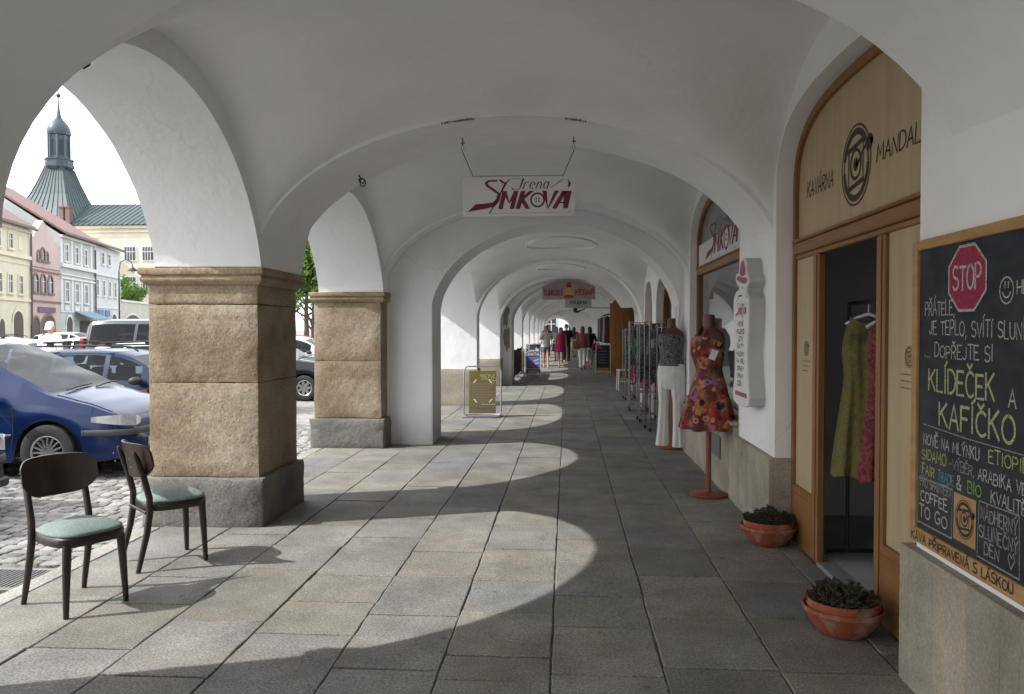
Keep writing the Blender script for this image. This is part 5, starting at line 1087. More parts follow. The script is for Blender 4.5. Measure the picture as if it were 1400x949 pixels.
# ------------------------------------------------------------------ people
dg = None
def skin_mesh(verts, edges, radii, sub=2):
    me = bpy.data.meshes.new('skin_tmp'); me.from_pydata(verts, edges, []); o = bpy.data.objects.new('skin_tmp', me); C.objects.link(o)
    o.modifiers.new('s', 'SKIN'); sm = o.modifiers.new('u', 'SUBSURF'); sm.levels = sub; sm.render_levels = sub
    lay = me.skin_vertices[0].data
    for i, r in enumerate(radii): lay[i].radius = r if isinstance(r, tuple) else (r, r); lay[i].use_root = (i == 0)
    bpy.context.view_layer.update(); ev = o.evaluated_get(bpy.context.evaluated_depsgraph_get())
    out = bpy.data.meshes.new_from_object(ev); bpy.data.objects.remove(o); return out
def make_person(label, loc, rz, h=1.70, stride=.25, arms='down', skin_m=None, top=None, top_z=.86, sleeve=.5, bottom=None, legs='bare', hem=.55, hair=None, long_hair=True, shoes=None, woman=True, group=None):
    """walking figure facing -Y in its own space; joint heights for a body 1.70 m tall, scaled to h"""
    t = thing('person', label, 'person', loc, rz, group); s = h/1.70; skin_m = skin_m or skin
    sw = .165 if woman else .195; hw = .085
    V, E_, RD = [], [], []
    def v(p, r, par=None):
        V.append(tuple(Vector(p)*s)); RD.append(tuple(q*s for q in r) if isinstance(r, tuple) else r*s)
        if par is not None: E_.append((par, len(V)-1))
        return len(V)-1
    pel = v((0, 0, .93), (.135, .10)); bel = v((0, 0, 1.08), (.115, .085), pel); che = v((0, .01, 1.27), (.135, .095), bel); nb = v((0, .012, 1.41), (.075, .06), che); ne = v((0, .0, 1.475), .048, nb)
    hd = v((0, -.012, 1.545), (.062, .07), ne); hm = v((0, -.012, 1.61), (.072, .085), hd); v((0, -.004, 1.665), (.05, .06), hm); v((0, -.108, 1.575), .011, hm)
    J = {}
    for i, sd in enumerate((-1, 1)):
        sh = v((sd*sw, .01, 1.385), .05, che)
        ph = sd*stride
        if arms == 'up': el, wr = (sd*(sw+.06), -.14, 1.17), (sd*.07, -.21, 1.46)
        elif arms == 'bag' and sd == -1: el, wr = (sd*(sw+.10), .03, 1.13), (sd*(sw+.07), -.16, 1.03)
        elif arms == 'bent' : el, wr = (sd*(sw+.07), .06, 1.12), (sd*(sw+.01), -.17, 1.08)
        else: el, wr = (sd*(sw+.055), .02+.16*ph, 1.11), (sd*(sw+.07), -.03+.30*ph, .86)
        e = v(el, .040, sh); w_ = v(wr, .027, e); d = (Vector(wr)-Vector(el)).normalized(); hp_ = v(Vector(wr)+d*.06, (.036, .02), w_)
        side = d.cross(Vector((0, 1, .3))).normalized()
        for k in range(4):
            o_ = side*(k-1.5)*.017; k1 = v(Vector(wr)+d*.10+o_, .0085, hp_); v(Vector(wr)+d*(.155 if k in (1, 2) else .14)+o_*1.1+Vector((0, -.012, 0)), .007, k1)
        v(Vector(wr)+d*.075+side*.045+Vector((0, -.02, 0)), .0095, hp_)
        hip = v((sd*hw, 0, .86), .078, pel); ky = -.16*ph*1.2-.02; kn = v((sd*hw*.95, ky, .49), .052, hip)
        ay = -.9*ph*.9+(.04 if ph < 0 else 0); az = .085+(.06 if ph < 0 else 0); an = v((sd*hw*.85, ay, az), .034, kn)
        v((sd*hw*.85, ay+.05, az-.045), .030, an); ba = v((sd*hw*.95, ay-.11, .035+(az-.085)*.4), (.036, .026), an); v((sd*hw*.98, ay-.18, .028), (.03, .018), ba)
        J[sd] = dict(sh=Vector((sd*sw, .01, 1.385)), el=Vector(el), wr=Vector(wr), hip=Vector((sd*hw, 0, .86)), kn=Vector((sd*hw*.95, ky, .49)), an=Vector((sd*hw*.85, ay, az)))
    me = skin_mesh(V, E_, RD); me.materials.clear(); me.materials.append(skin_m)
    me.polygons.foreach_set('use_smooth', [True]*len(me.polygons))
    b = bpy.data.objects.new('body', me); C.objects.link(b); b.parent = t
    def part(name, mb, m): mb.v = [tuple(Vector(p)*s) for p in mb.v]; return obj(name, mb, m, t, 70)
    N_ = 22
    def ring(z, rx, ry, cy=0): return [(rx*math.cos(a), cy+ry*math.sin(a)*(1.0), z+.006*math.sin(3*a)) for a in [2*PI*k/N_ for k in range(N_)]]
    wst = .135 if woman else .165; hpx = .185 if woman else .18
    if top:
        mb = MB(); R_ = []
        for z, rx, ry in ((.64, .23, .17), (.75, .215, .155), (.86, hpx+.012, .142), (.95, hpx, .137), (1.09, wst+.018, .117), (1.20, wst+.035, .130), (1.30, sw+.02, .132), (1.37, sw+.025, .105), (1.415, sw-.03, .082), (1.44, .075, .07)):
            if z >= top_z-.02: R_.append(ring(z, rx, ry))
        mb.rings(R_, False, False)
        if sleeve:
            for sd in (-1, 1):
                j = J[sd]; P = [j['sh']+Vector((-sd*.05, 0, .01)), j['sh']+Vector((sd*.01, 0, .0)), j['sh'].lerp(j['el'], min(1, sleeve*2)*.55), j['sh'].lerp(j['el'], min(1, sleeve*2))]; rr_ = [.07, .068, .058, .054]
                if sleeve > .5: P += [j['el'].lerp(j['wr'], .5), j['el'].lerp(j['wr'], .96)]; rr_ += [.048, .04]
                mb.tube(P, rr_, 12, cap=False)
        part('dress' if legs == 'dress' else 'top', mb, top)
    if bottom and legs in ('trousers', 'shorts'):
        mb = MB(); mb.rings([ring(z, rx, ry) for z, rx, ry in ((.80, hpx-.005, .13), (.88, hpx+.002, .135), (.97, hpx-.008, .13), (1.03, wst+.03, .118))], False, False)
        for sd in (-1, 1):
            j = J[sd]; P = [j['hip']+Vector((0, 0, .02)), j['hip'].lerp(j['kn'], .35)]; rr_ = [.098, .094]
            if legs == 'shorts': P += [j['hip'].lerp(j['kn'], .55)]; rr_ += [.092]
            else: P += [j['kn'], j['kn'].lerp(j['an'], .5), j['kn'].lerp(j['an'], hem)]; rr_ += [.074, .068, .066]
            mb.tube(P, rr_, 14, cap=False)
        part(legs, mb, bottom)
    if bottom and legs == 'skirt':
        mb = MB(); mb.rings([ring(z, rx, ry) for z, rx, ry in ((hem, .24, .19), (.75, .21, .16), (.88, hpx+.006, .14), (.98, hpx, .135), (1.04, wst+.03, .118))], False, False); part('skirt', mb, bottom)
    if hair:
        mb = MB(); n = 18
        R_ = [[(r*math.cos(a)*.083, .006+.092*r*math.sin(a), z) for a in [2*PI*k/n for k in range(n)]] for r, z in ((.9, 1.60), (1.0, 1.63), (.98, 1.66), (.82, 1.69), (.5, 1.712), (.1, 1.72))]
        for q in R_[:3]:
            for i, (x, y, z) in enumerate(q):
                if y < -.045: q[i] = (x*.95, y*.62, z+.035)
        mb.rings(R_, False, True)
        lo = 1.36 if long_hair else 1.53
        mb.rings([[(rx*math.cos(a), cy+ry*math.sin(a), z) for a in [2*PI*k/n for k in range(n)]] for z, rx, ry, cy in ((lo, .05, .02, .085), ((lo+1.55)/2, .085, .035, .075), (1.56, .088, .05, .05), (1.63, .086, .06, .034), (1.69, .05, .04, .02))]); part('hair', mb, hair)
    mb = MB()
    for sd in (-1, 1): mb.lathe([(.001, -.006), (.007, -.003), (.007, .003), (.001, .006)], (sd*.03, -.093, 1.605), 8)
    part('eye', mb, ink)
    if shoes:
        for sd in (-1, 1):
            j = J[sd]; mb = MB(); a = j['an']; mb.rings([[(a.x+.042*math.cos(q), a.y-.05+.115*math.sin(q), z+(a.z-.085)*.6*(1 if math.sin(q) > 0 else .5)) for q in [2*PI*k/14 for k in range(14)]] for z in (.0, .035, .055)]); part('shoe', mb, shoes)
    return t
hair_brown = mat('hair_brown', (.07, .035, .018), (.10, .055, .03), 30, .6); hair_red = mat('hair_red', (.14, .045, .02), (.18, .07, .03), 30, .6); hair_dark = mat('hair_dark', (.018, .013, .01), rough=.5); hair_white = mat('hair_white', (.55, .54, .52), rough=.7)
G1 = 'people walking along the arcade'
make_person('person in a pale grey top and denim shorts raising both hands to the face', (-.86, 32.9, 0), .05, 1.72, .22, 'up', top=cloth('c_palegrey', (.45, .46, .46)), bottom=cloth('c_denim', (.10, .13, .17)), legs='shorts', hair=hair_brown, shoes=cloth('c_tan', (.3, .2, .12)), group=G1)
make_person('person in a short magenta dress walking towards the camera', (-.25, 33.6, 0), .0, 1.66, -.22, 'down', skin_tan, top=cloth('c_magenta', (.34, .012, .11)), top_z=.64, sleeve=0, legs='dress', hair=hair_dark, shoes=cloth('c_sandal', (.2, .12, .07)), group=G1)
make_person('person in black T-shirt and dark trousers behind the magenta dress', (-.02, 37.5, 0), .1, 1.82, .18, 'bent', top=cloth('c_black', (.015, .015, .017)), bottom=cloth('c_darktr', (.03, .03, .035)), legs='trousers', hem=.95, hair=hair_dark, long_hair=False, shoes=car_black, woman=False, group=G1)
make_person('person in a light blue shirt and dark skirt', (-.52, 40.0, 0), -.1, 1.70, .2, 'down', top=cloth('c_sky', (.38, .44, .58)), bottom=cloth('c_darkred', (.10, .03, .05)), legs='skirt', hem=.5, hair=hair_dark, shoes=car_black, group=G1)
make_person('person in a maroon top and white skirt far down the arcade', (.42, 46.0, 0), 3.0, 1.70, .2, 'down', skin_tan, top=cloth('c_maroon', (.14, .015, .04)), bottom=cloth('c_white', (.7, .7, .7)), legs='skirt', hem=.62, hair=hair_dark, shoes=car_black, group=G1)
make_person('person seen from behind in a dusky pink top and wide white trousers, tan bag', (.62, 31.6, 0), PI-.1, 1.70, .12, 'bag', top=cloth('c_dusky', (.28, .08, .09)), top_z=.84, sleeve=.5, bottom=cloth('c_white2', (.72, .72, .74)), legs='trousers', hem=.97, hair=hair_red, shoes=cloth('c_tan2', (.3, .2, .12)), group=G1)
make_person('person seen from behind in a black top and cropped white trousers with a red bag', (.92, 32.2, 0), PI+.1, 1.68, -.2, 'bag', top=cloth('c_black2', (.02, .014, .016)), bottom=cloth('c_white3', (.66, .66, .68)), legs='trousers', hem=.6, hair=hair_dark, shoes=cloth('c_tan3', (.25, .17, .1)), group=G1)
make_person('person in dark clothes far back at the left piers of the arcade', (-1.1, 44.0, 0), .3, 1.78, .15, 'down', top=cloth('c_dark4', (.03, .03, .04)), bottom=cloth('c_dark5', (.04, .04, .05)), legs='trousers', hem=.95, hair=hair_dark, long_hair=False, shoes=car_black, woman=False, group=G1)
def make_bag(label, loc, rz, m_, w_, h_, d_):
    t = thing('handbag', label, 'bag', loc, rz)
    mb = MB(); mb.rings([[(w_/2*k*math.copysign(abs(math.cos(a))**.7, math.cos(a)), d_/2*k2*math.copysign(abs(math.sin(a))**.7, math.sin(a)), z*h_) for a in [2*PI*q/18 for q in range(18)]] for z, k, k2 in ((0, .82, .7), (.05, .95, .95), (.4, 1.02, 1.05), (.8, .92, .7), (1.0, .84, .35))]); obj('bag_body', mb, m_, t, 60)
    mb = MB(); mb.tube([(-w_*.35, 0, h_*.95), (-w_*.28, 0, h_*1.35), (0, 0, h_*1.6), (w_*.28, 0, h_*1.35), (w_*.35, 0, h_*.95)], .012, 6); obj('strap', mb, m_, t, 60)
    return t
make_bag('tan shoulder bag at the hip of the person in white trousers', (.36, 31.5, .80), .6, cloth('bag_tan', (.36, .25, .13)), .40, .34, .17)
make_bag('dark red handbag of the person in cropped white trousers', (1.17, 32.0, .74), .3, cloth('bag_red', (.18, .015, .03)), .36, .28, .16)
# clothes hanging outside a shop far along the arcade
garm = [(.05, .03, .03), (.30, .30, .32), (.04, .05, .09), (.10, .02, .04), (.02, .02, .02), (.25, .22, .2), (.06, .07, .12), (.03, .03, .03)]
for k in range(8):
    t = thing('hung_garment', ['dark brown', 'pale grey', 'navy', 'wine red', 'black', 'beige', 'slate blue', 'charcoal'][k]+' garment hanging outside the shop beyond the shutters', 'garment', (1.72-.03*(k % 3), 34.0+k*.9, 1.0), 0, 'garments hung along the far shop wall')
    mb = MB(); RG = []
    for f_, q in ((0, 1), (.4, .8), (.75, .75), (.93, .8), (1, .3)): RG.append([(.16*q*math.cos(a), .07*math.sin(a)*(1.1-f_*.5), 1.15*f_) for a in [2*PI*i/14 for i in range(14)]])
    mb.rings(RG); obj('fabric', mb, cloth('garment%d' % k, garm[k]), t, 60)
    mb = MB(); mb.tube([(0, 0, 1.14), (0, 0, 1.25), (.35, 0, 1.27)], .008, 5); obj('hanger', mb, iron, t)
man = make_person('person with white hair in a white short-sleeved shirt walking among the parked cars', (-11.85, 17.55, STREET), PI-.2, 1.86, .15, 'down', top=cloth('c_shirtw', (.78, .76, .78)), bottom=cloth('c_khaki', (.2, .18, .15)), legs='trousers', hem=.95, hair=hair_white, long_hair=False, shoes=car_black, woman=False)

# ------------------------------------------------------------------ cars
def lerp_tab(tab, x):
    if x <= tab[0][0]: return tab[0][1]
    for (a, p), (b, q) in zip(tab, tab[1:]):
        if x <= b:
            t = (x-a)/(b-a); t = t*t*(3-2*t)*.35+t*.65; return p+(q-p)*t
    return tab[-1][1]
def make_car(name, label, loc, rz, p, body_m, group='cars parked on the square', detail=True):
    """nose towards +x; p: L, W, wheel x-positions, wheel radius, top line, belt line"""
    t = thing(name, label, p.get('cat', 'car'), loc, rz, group)
    L, W, wr, xf, xr = p['L'], p['W'], p['wr'], p['xf'], p['xr']; sill = .20
    xs = sorted(set([round(-L/2+L*i/56, 4) for i in range(57)]+[round(x, 4) for x in p['cuts']]))
    tops, belt = p['top'], p['belt']; wa = wr+.055
    def plan(x):
        u = abs(x)/(L/2); k = 3.4 if x > 0 else 5.0
        return W/2*(max(0., 1-u**(k*1.6)*(.26 if x > 0 else .12)-(.09*max(0, (u-.93)/.07)**2)))
    def low(x):
        z = sill+.05*max(0, abs(x)/(L/2)-.82)/.18
        for c in (xf, xr):
            d = abs(x-c)
            if d < wa: z = max(z, wr+math.sqrt(max(0, wa*wa-d*d))*.98)
        return z
    secs = []
    for x in xs:
        w_ = plan(x); zt = lerp_tab(tops, x); zb = min(lerp_tab(belt, x), zt-.03); zl = min(low(x), zb-.08); g = max(0, zt-zb)
        wr_ = max(w_*.55, w_-.06-.30*max(0, g-.06)) if g > .06 else w_*.93
        zm = zl+(zb-zl)*.55
        secs.append([(x, w_*.985, zl), (x, w_, zl+(zb-zl)*.18), (x, w_*1.0, zm), (x, w_*.985, zb-.07*min(1, (zb-zl)/.3)), (x, w_*.955, zb), (x, w_*.955+(wr_-w_*.955)*.10, zb+g*.08), (x, wr_+(w_*.955-wr_)*.06, zb+g*.84), (x, wr_*.93, zb+g*.95), (x, wr_*.55, zt), (x, 0, zt+.018)])
    nr = 10; full = [s_+[(x, -y, z) for x, y, z in s_[-2::-1]] for s_ in secs]; m = 2*nr-1
    V = [q for s_ in full for q in s_]
    Fb, Fg = [], {}
    for i in range(len(xs)-1):
        xm = (xs[i]+xs[i+1])/2
        for k in range(m-1):
            f = (i*m+k, i*m+k+1, (i+1)*m+k+1, (i+1)*m+k); kk = k if k < nr-1 else m-2-k; side = 'L' if k < nr-1 else 'R'; g = None
            if kk == 5:
                for j, (a, b) in enumerate(p['side_glass']):
                    if a < xm < b: g = 'side_window', side, j
            elif kk in (7, 8):
                for nm, a, b in p['top_glass']:
                    if a < xm < b: g = nm, '', 0
            elif kk == 6 and any(a+.05 < xm < b-.05 for _, a, b in p['top_glass']): g = None
            (Fg.setdefault(g, []) if g else Fb).append(f)
    # closed ends
    for i in (0, len(xs)-1): Fb.append(tuple(i*m+k for k in range(m)))
    mb = MB(); mb.add(V, Fb); body = obj('body', mb, body_m, t, 42)
    for (nm, sd, j), fs in Fg.items():
        use = sorted({q for f in fs for q in f}); ix = {q: i for i, q in enumerate(use)}
        mb = MB(); mb.add([V[q] for q in use], [tuple(ix[q] for q in f) for f in fs]); obj(nm, mb, tint_glass if p.get('tint') else car_glass, t, 60)
    # inside: floor, seats
    mb = MB(); mb.box(-L/2+.25, L/2-.30, -W/2+.14, W/2-.14, .24, .42); mb.box(p['cowl']-.35, p['cowl']-.02, -W/2+.18, W/2-.18, .42, lerp_tab(belt, p['cowl'])-.04)
    for x in p['seats']:
        for y in (-.36, .36):
            mb.box(x-.22, x+.25, y-.24, y+.24, .42, .58, .05); mb.box(x-.30, x-.16, y-.24, y+.24, .5, 1.08, .05); mb.box(x-.29, x-.19, y-.13, y+.13, 1.10, 1.30, .045)
    obj('interior', mb, interior, t, 40)
    for c in (xf, xr):
        for sd in (1, -1):
            yo = sd*(W/2-.015); yi = sd*(W/2-.235); wid = .20
            mb = MB(); pr = [(wr*.60, 0), (wr*.66, -.006), (wr*.9, -.012), (wr*.985, .0), (wr, .03), (wr, wid-.03), (wr*.97, wid), (wr*.6, wid)]
            mb.lathe(pr, n=28, cap0=False, cap1=True); mb.xf(Matrix.Translation((c, yo, wr)) @ Matrix.Rotation(sd*PI/2, 4, 'X')); wh = obj('wheel', mb, rubber, t, 40)
            mb = MB()
            n_ = p.get('spokes', 5)
            mb.lathe([(wr*.60, -.002), (wr*.62, .0), (wr*.56, .012), (wr*.54, .05)], n=28, cap0=False, cap1=False); mb.lathe([(.001, .006), (.05, .008), (.06, .02), (.06, .05)], n=16, cap0=False, cap1=False)
            for k in range(n_):
                a = 2*PI*k/n_; ww = .032 if n_ < 9 else .011
                q = [(.05, -ww*1.2), (wr*.57, -ww*.75), (wr*.57, ww*.75), (.05, ww*1.2)]
                c_, s_ = math.cos(a), math.sin(a); A = [(x*c_-y*s_, x*s_+y*c_, .006) for x, y in q]; B = [(x, y, .03) for x, y, z in A]
                mb.add(A+B, [(0, 1, 2, 3), (0, 4, 5, 1), (2, 6, 7, 3)])
            mb.xf(Matrix.Translation((c, yo, wr)) @ Matrix.Rotation(sd*PI/2, 4, 'X')); obj('rim', mb, alloy, wh, 40)
            mb = MB(); mb.lathe([(.001, .055), (wr*.56, .055)], n=20, cap0=False, cap1=False); mb.xf(Matrix.Translation((c, yo, wr)) @ Matrix.Rotation(sd*PI/2, 4, 'X')); obj('brake_disc', mb, car_black, wh)
        mb = MB()   # dark liner behind the arch
        for sd in (1, -1):
            mb.rings([[(c+wa*.99*math.cos(a), sd*(W/2-y), wr+wa*.97*math.sin(a)) for a in [PI*k/16 for k in range(17)]] for y in (.02, .34)], False, False, False)
            mb.add([(c+wa*math.cos(a), sd*(W/2-.34), wr+wa*math.sin(a)) for a in [2*PI*k/20 for k in range(20)]], [tuple(range(20))])
        obj('wheel_arch', mb, car_black, t)
    def on_nose(y, z0, z1, y2, bulge, name, m_):
        """a lens wrapped round the front corner"""
        for sd in (1, -1):
            mb = MB()
            def P(u, v):
                yy = y+(y2-y)*u
                xx = L/2*1.0
                lo, hi = 0, L/2
                for _ in range(24):
                    mid = (lo+hi)/2
                    if plan(mid) > yy: lo = mid
                    else: hi = mid
                e = 1-2*v; zz = (z0+z1)/2+(z1-z0)/2*(-e)*(1-abs(2*u-1)**2.5*.55)+.03*(u)
                return (lo+bulge, sd*yy*1.004, zz)
            mb.grid(P, 14, 6); obj(name, mb, m_, t, 60)
    zn = p['nose_z']
    on_nose(W*.26, zn-.01, zn+.115, W*.458, .012, 'headlight', headlight_m)
    mb = MB(); mb.box(L/2-.035, L/2+.012, -W*.27, W*.27, zn-.10, zn-.035, .01); obj('grille', mb, car_black, t)
    mb = MB(); mb.box(L/2-.03, L/2+.035, -.26, .26, zn-.28, zn-.17, .004); obj('number_plate', mb, plate_m, t)
    mb = MB(); mb.box(L/2-.06, L/2+.02, -W*.36, W*.36, .24, .33, .02); obj('air_intake', mb, car_black, t)
    for sd in (1, -1):
        mb = MB(); mb.box(-L/2-.012, -L/2+.10, sd*W*.40-.09 if sd > 0 else -W*.40-.06, sd*W*.40+.06 if sd > 0 else -W*.40+.09, p['tail'][0], p['tail'][1], .02); obj('tail_light', mb, red_lens, t, 40)
        yb = plan(p['mirror'])*.955; zb = lerp_tab(belt, p['mirror'])
        mb = MB(); mb.rings([[(p['mirror']+dx*k, sd*(yb+d_), zb+.05+dz*k) for dx, dz in [(.085*math.cos(a), .065*math.sin(a)) for a in [2*PI*q/14 for q in range(14)]]] for d_, k in ((.02, .5), (.06, .95), (.13, 1.05), (.20, .9), (.225, .5))]); obj('wing_mirror', mb, p.get('mirror_m', car_black), t, 60)
        ys = lambda x, o: sd*(plan(x)+o)
        mb = MB()   # rubbing strip and door seams as shallow solid lines
        for a, b in p.get('strips', []): mb.tube([(a+(b-a)*i/8, ys(a+(b-a)*i/8, .002), p['strip_z']) for i in range(9)], (.022, .010), 6)
        if mb.v: obj('rubbing_strip', mb, car_black, t, 60)
        mb = MB()
        for x in p.get('seams', []): mb.tube([(x-.03, ys(x, -.003), .30), (x, ys(x, .0008), .5), (x, ys(x, .0008), .62), (x, ys(x, -.012), lerp_tab(belt, x)-.05)], .0055, 5)
        if mb.v: obj('door_seam', mb, car_black, t, 60)
        for x in p.get('handles', []):
            mb = MB(); mb.box(x-.09, x+.09, ys(x, .005)-.018, ys(x, .005)+.018, lerp_tab(belt, x)-.14, lerp_tab(belt, x)-.105, .008); obj('door_handle', mb, body_m if not detail else car_black, t, 40)
        mb = MB(); mb.box(xf-.62, xf-.53, ys(xf-.57, .004)-.008, ys(xf-.57, .004)+.008, .70, .735, .004)
        if detail: obj('side_repeater', mb, orange_lens, t)
    if detail:
        for sd in (1, -1):
            q = [s_[7] for s_ in secs if p['cowl']+.03 < s_[7][0] < L/2-.16]
            mb = MB(); mb.tube([(x, sd*y, z+.0015) for x, y, z in q], .0045, 5); obj('bonnet_gap', mb, car_black, t, 60)
        c0 = p['cowl']; zc = lerp_tab(tops, c0)
        for y0 in (-.50, .10):
            mb = MB(); mb.tube([(c0+.02, y0, zc+.02), (c0-.03, y0+.30, zc+.045), (c0-.05, y0+.62, zc+.055)], [.010, .012, .008], 6); obj('wiper', mb, car_black, t)
    if p.get('bumper_strip'):
        mb = MB(); q = [plan(L/2-.02*k) for k in range(1)]
        pts = []
        for i in range(25):
            yy = -W*.47+W*.94*i/24; lo, hi = 0, L/2
            for _ in range(24):
                mid = (lo+hi)/2
                if plan(mid) > abs(yy): lo = mid
                else: hi = mid
            pts.append((lo+.008, yy, zn-.07))
        pts = [(xf+wa+.03, -plan(xf+wa)-.006, zn-.07)]+pts+[(xf+wa+.03, plan(xf+wa)+.006, zn-.07)]
        mb.tube(pts, (.035, .012), 8); obj('bumper_strip', mb, mat('bumper_grey', (.06, .065, .075), rough=.6) if 'bumper_grey' not in MATS else MATS['bumper_grey'], t, 60)
    if p.get('rack'):
        zr = max(q for _, q in tops)
        for sd in (1, -1):
            mb = MB(); yy = sd*(W*.36); mb.tube([(-1.55, yy, zr-.03), (-1.45, yy, zr+.05), (-.2, yy, zr+.065), (.30, yy, zr+.05), (.42, yy, zr-.02)], .016, 6); obj('roof_rail', mb, car_black, t, 50)
        for x in (-1.1, -.1):
            mb = MB(); mb.box(x-.02, x+.02, -W*.45, W*.45, zr+.10, zr+.13, .006); mb.box(x-.035, x+.035, -W*.38, -W*.33, zr+.05, zr+.10); mb.box(x-.035, x+.035, W*.33, W*.38, zr+.05, zr+.10); obj('cross_bar', mb, car_black, t, 30)
    return t
MPV = dict(L=4.15, W=1.74, wr=.315, xf=1.22, xr=-1.36, cuts=[-1.9, -1.85, -1.0, -.94, -.05, .03, .60, .66, 1.22, 1.27], nose_z=.60, cowl=1.22, mirror=.62, tail=(.75, 1.15),
    top=[(-2.075, .95), (-2.0, 1.22), (-1.72, 1.50), (-1.2, 1.60), (-.3, 1.635), (.10, 1.60), (.35, 1.49), (.80, 1.24), (1.20, 1.035), (1.28, 1.01), (1.6, .92), (1.88, .80), (2.0, .70), (2.075, .55)],
    belt=[(-2.075, .85), (-1.8, 1.04), (-.5, .98), (.6, .93), (1.2, .88), (1.6, .80), (1.9, .70), (2.075, .48)], side_glass=[(-1.85, -1.0), (-.94, -.05), (.03, .60)], top_glass=[('windscreen', .12, 1.22), ('rear_window', -2.0, -1.70)],
    seats=[.05, -.95], strips=[(-1.0, -.1), (.0, .82)], strip_z=.50, seams=[-.99, -.01, .84], handles=[-.75, .12], bumper_strip=True, spokes=16)
HATCH = dict(L=4.05, W=1.68, wr=.30, xf=1.22, xr=-1.25, cuts=[-1.75, -1.0, -.94, -.10, -.02, .55, .62, .98], nose_z=.58, cowl=.96, mirror=.55, tail=(.65, .95),
    top=[(-2.02, .85), (-1.95, 1.0), (-1.62, 1.36), (-1.1, 1.43), (-.3, 1.45), (.1, 1.42), (.30, 1.35), (.95, .985), (1.05, .96), (1.5, .90), (1.85, .80), (2.025, .52)],
    belt=[(-2.02, .75), (-1.7, .93), (-.5, .91), (.5, .88), (1.0, .85), (1.6, .78), (2.025, .46)], side_glass=[(-1.75, -1.0), (-.94, -.10), (-.02, .55)], top_glass=[('windscreen', .26, .98), ('rear_window', -1.95, -1.62)],
    seats=[-.15, -1.0], strips=[(-.9, .78)], strip_z=.48, seams=[-.97, -.06, .80], handles=[-.75, .05], bumper_strip=True, spokes=7)
WAGON = dict(HATCH); WAGON.update(top=[(-2.02, .85), (-1.98, 1.0), (-1.80, 1.34), (-1.2, 1.42), (-.3, 1.44), (.1, 1.41), (.30, 1.34), (.95, .975), (1.05, .955), (1.5, .90), (1.85, .80), (2.025, .52)], rack=True)
VAN = dict(L=4.9, W=1.9, wr=.33, xf=1.55, xr=-1.45, cuts=[-2.2, -.9, -.82, .55, .62, 1.2, 1.75], nose_z=.72, cowl=1.72, mirror=1.15, tail=(.80, 1.45), cat='van', tint=True,
    top=[(-2.45, 1.2), (-2.42, 1.72), (-2.30, 1.94), (-1.8, 1.98), (.3, 1.98), (.75, 1.92), (1.70, 1.23), (1.8, 1.19), (2.2, 1.08), (2.45, .62)], belt=[(-2.45, 1.05), (-2.2, 1.12), (1.0, 1.10), (1.8, 1.04), (2.45, .55)],
    side_glass=[(-2.2, -.9), (-.82, .55), (.62, 1.2)], top_glass=[('windscreen', .72, 1.75), ('rear_window', -2.44, -2.3)], seats=[.7, -.3, -1.4], strips=[(-1.0, 1.0)], strip_z=.55, seams=[-.86, .58], handles=[.75], spokes=5)
for q_ in (MPV, WAGON):
    for k_ in ('top', 'belt'): q_[k_] = [(x, z*.945) for x, z in q_[k_]]
blue = paint('blue_paint', (.004, .017, .075)); blue2 = paint('blue_paint_dark', (.005, .014, .045)); graphite = paint('graphite_paint', (.03, .034, .04)); white_p = paint('white_paint', (.70, .71, .72), 0); silver = paint('silver_paint', (.42, .44, .46), .3); black_p = paint('black_paint', (.008, .009, .012)); red_p = paint('red_paint', (.33, .02, .03)); teal_p = paint('pale_blue_paint', (.36, .43, .47), .5); vangrey = paint('van_grey', (.035, .045, .055))
make_car('parked_car', 'blue people carrier nearest the chairs with multi-spoke wheels and wipers', (-7.03, 9.32, STREET), 0.02, MPV, blue)
make_car('parked_car', 'dark blue estate car with a roof rack behind the blue people carrier', (-7.35, 13.1, STREET), -.02, WAGON, blue2)
make_car('parked_car', 'dark grey car whose nose just shows at the left edge of the photo', (-7.22, 6.42, STREET), .03, HATCH, graphite)
make_car('parked_car', 'white hatchback between the roof-rack estate and the dark van', (-7.95, 16.2, STREET), -.02, HATCH, white_p)
make_car('parked_car', 'black car half hidden behind the second sandstone pillar', (-7.45, 19.35, STREET), .0, HATCH, black_p)
make_car('parked_van', 'dark grey van with tinted windows and a tall red tail light', (-11.2, 22.3, STREET), .0, VAN, vangrey)
far = [('pale blue hatchback behind the person in the white shirt', -13.6, 19.4, HATCH, teal_p), ('white hatchback parked between the pale blue hatchback and the grey van', -14.2, 24.2, HATCH, white_p), ('white people carrier farther back beyond the van', -17.6, 33.0, MPV, white_p), ('silver hatchback at the far left of the car park', -19.2, 24.4, HATCH, silver), ('white estate car with roof rails at the back row of the car park', -24.5, 33.5, WAGON, white_p),
       ('white car seen through the gap between the two sandstone pillars', -9.0, 26.6, HATCH, white_p), ('red car seen through the gap between the two sandstone pillars', -10.4, 31.0, HATCH, red_p), ('silver people carrier in the back row left of the white one', -24.6, 38.5, MPV, silver), ('pale blue estate car beside the left edge of the car park', -16.3, 21.6, WAGON, silver)]
for lab, x, y, p, m_ in far: make_car('parked_car', lab, (x, y, STREET), random.uniform(-.05, .05), p, m_, detail=False)

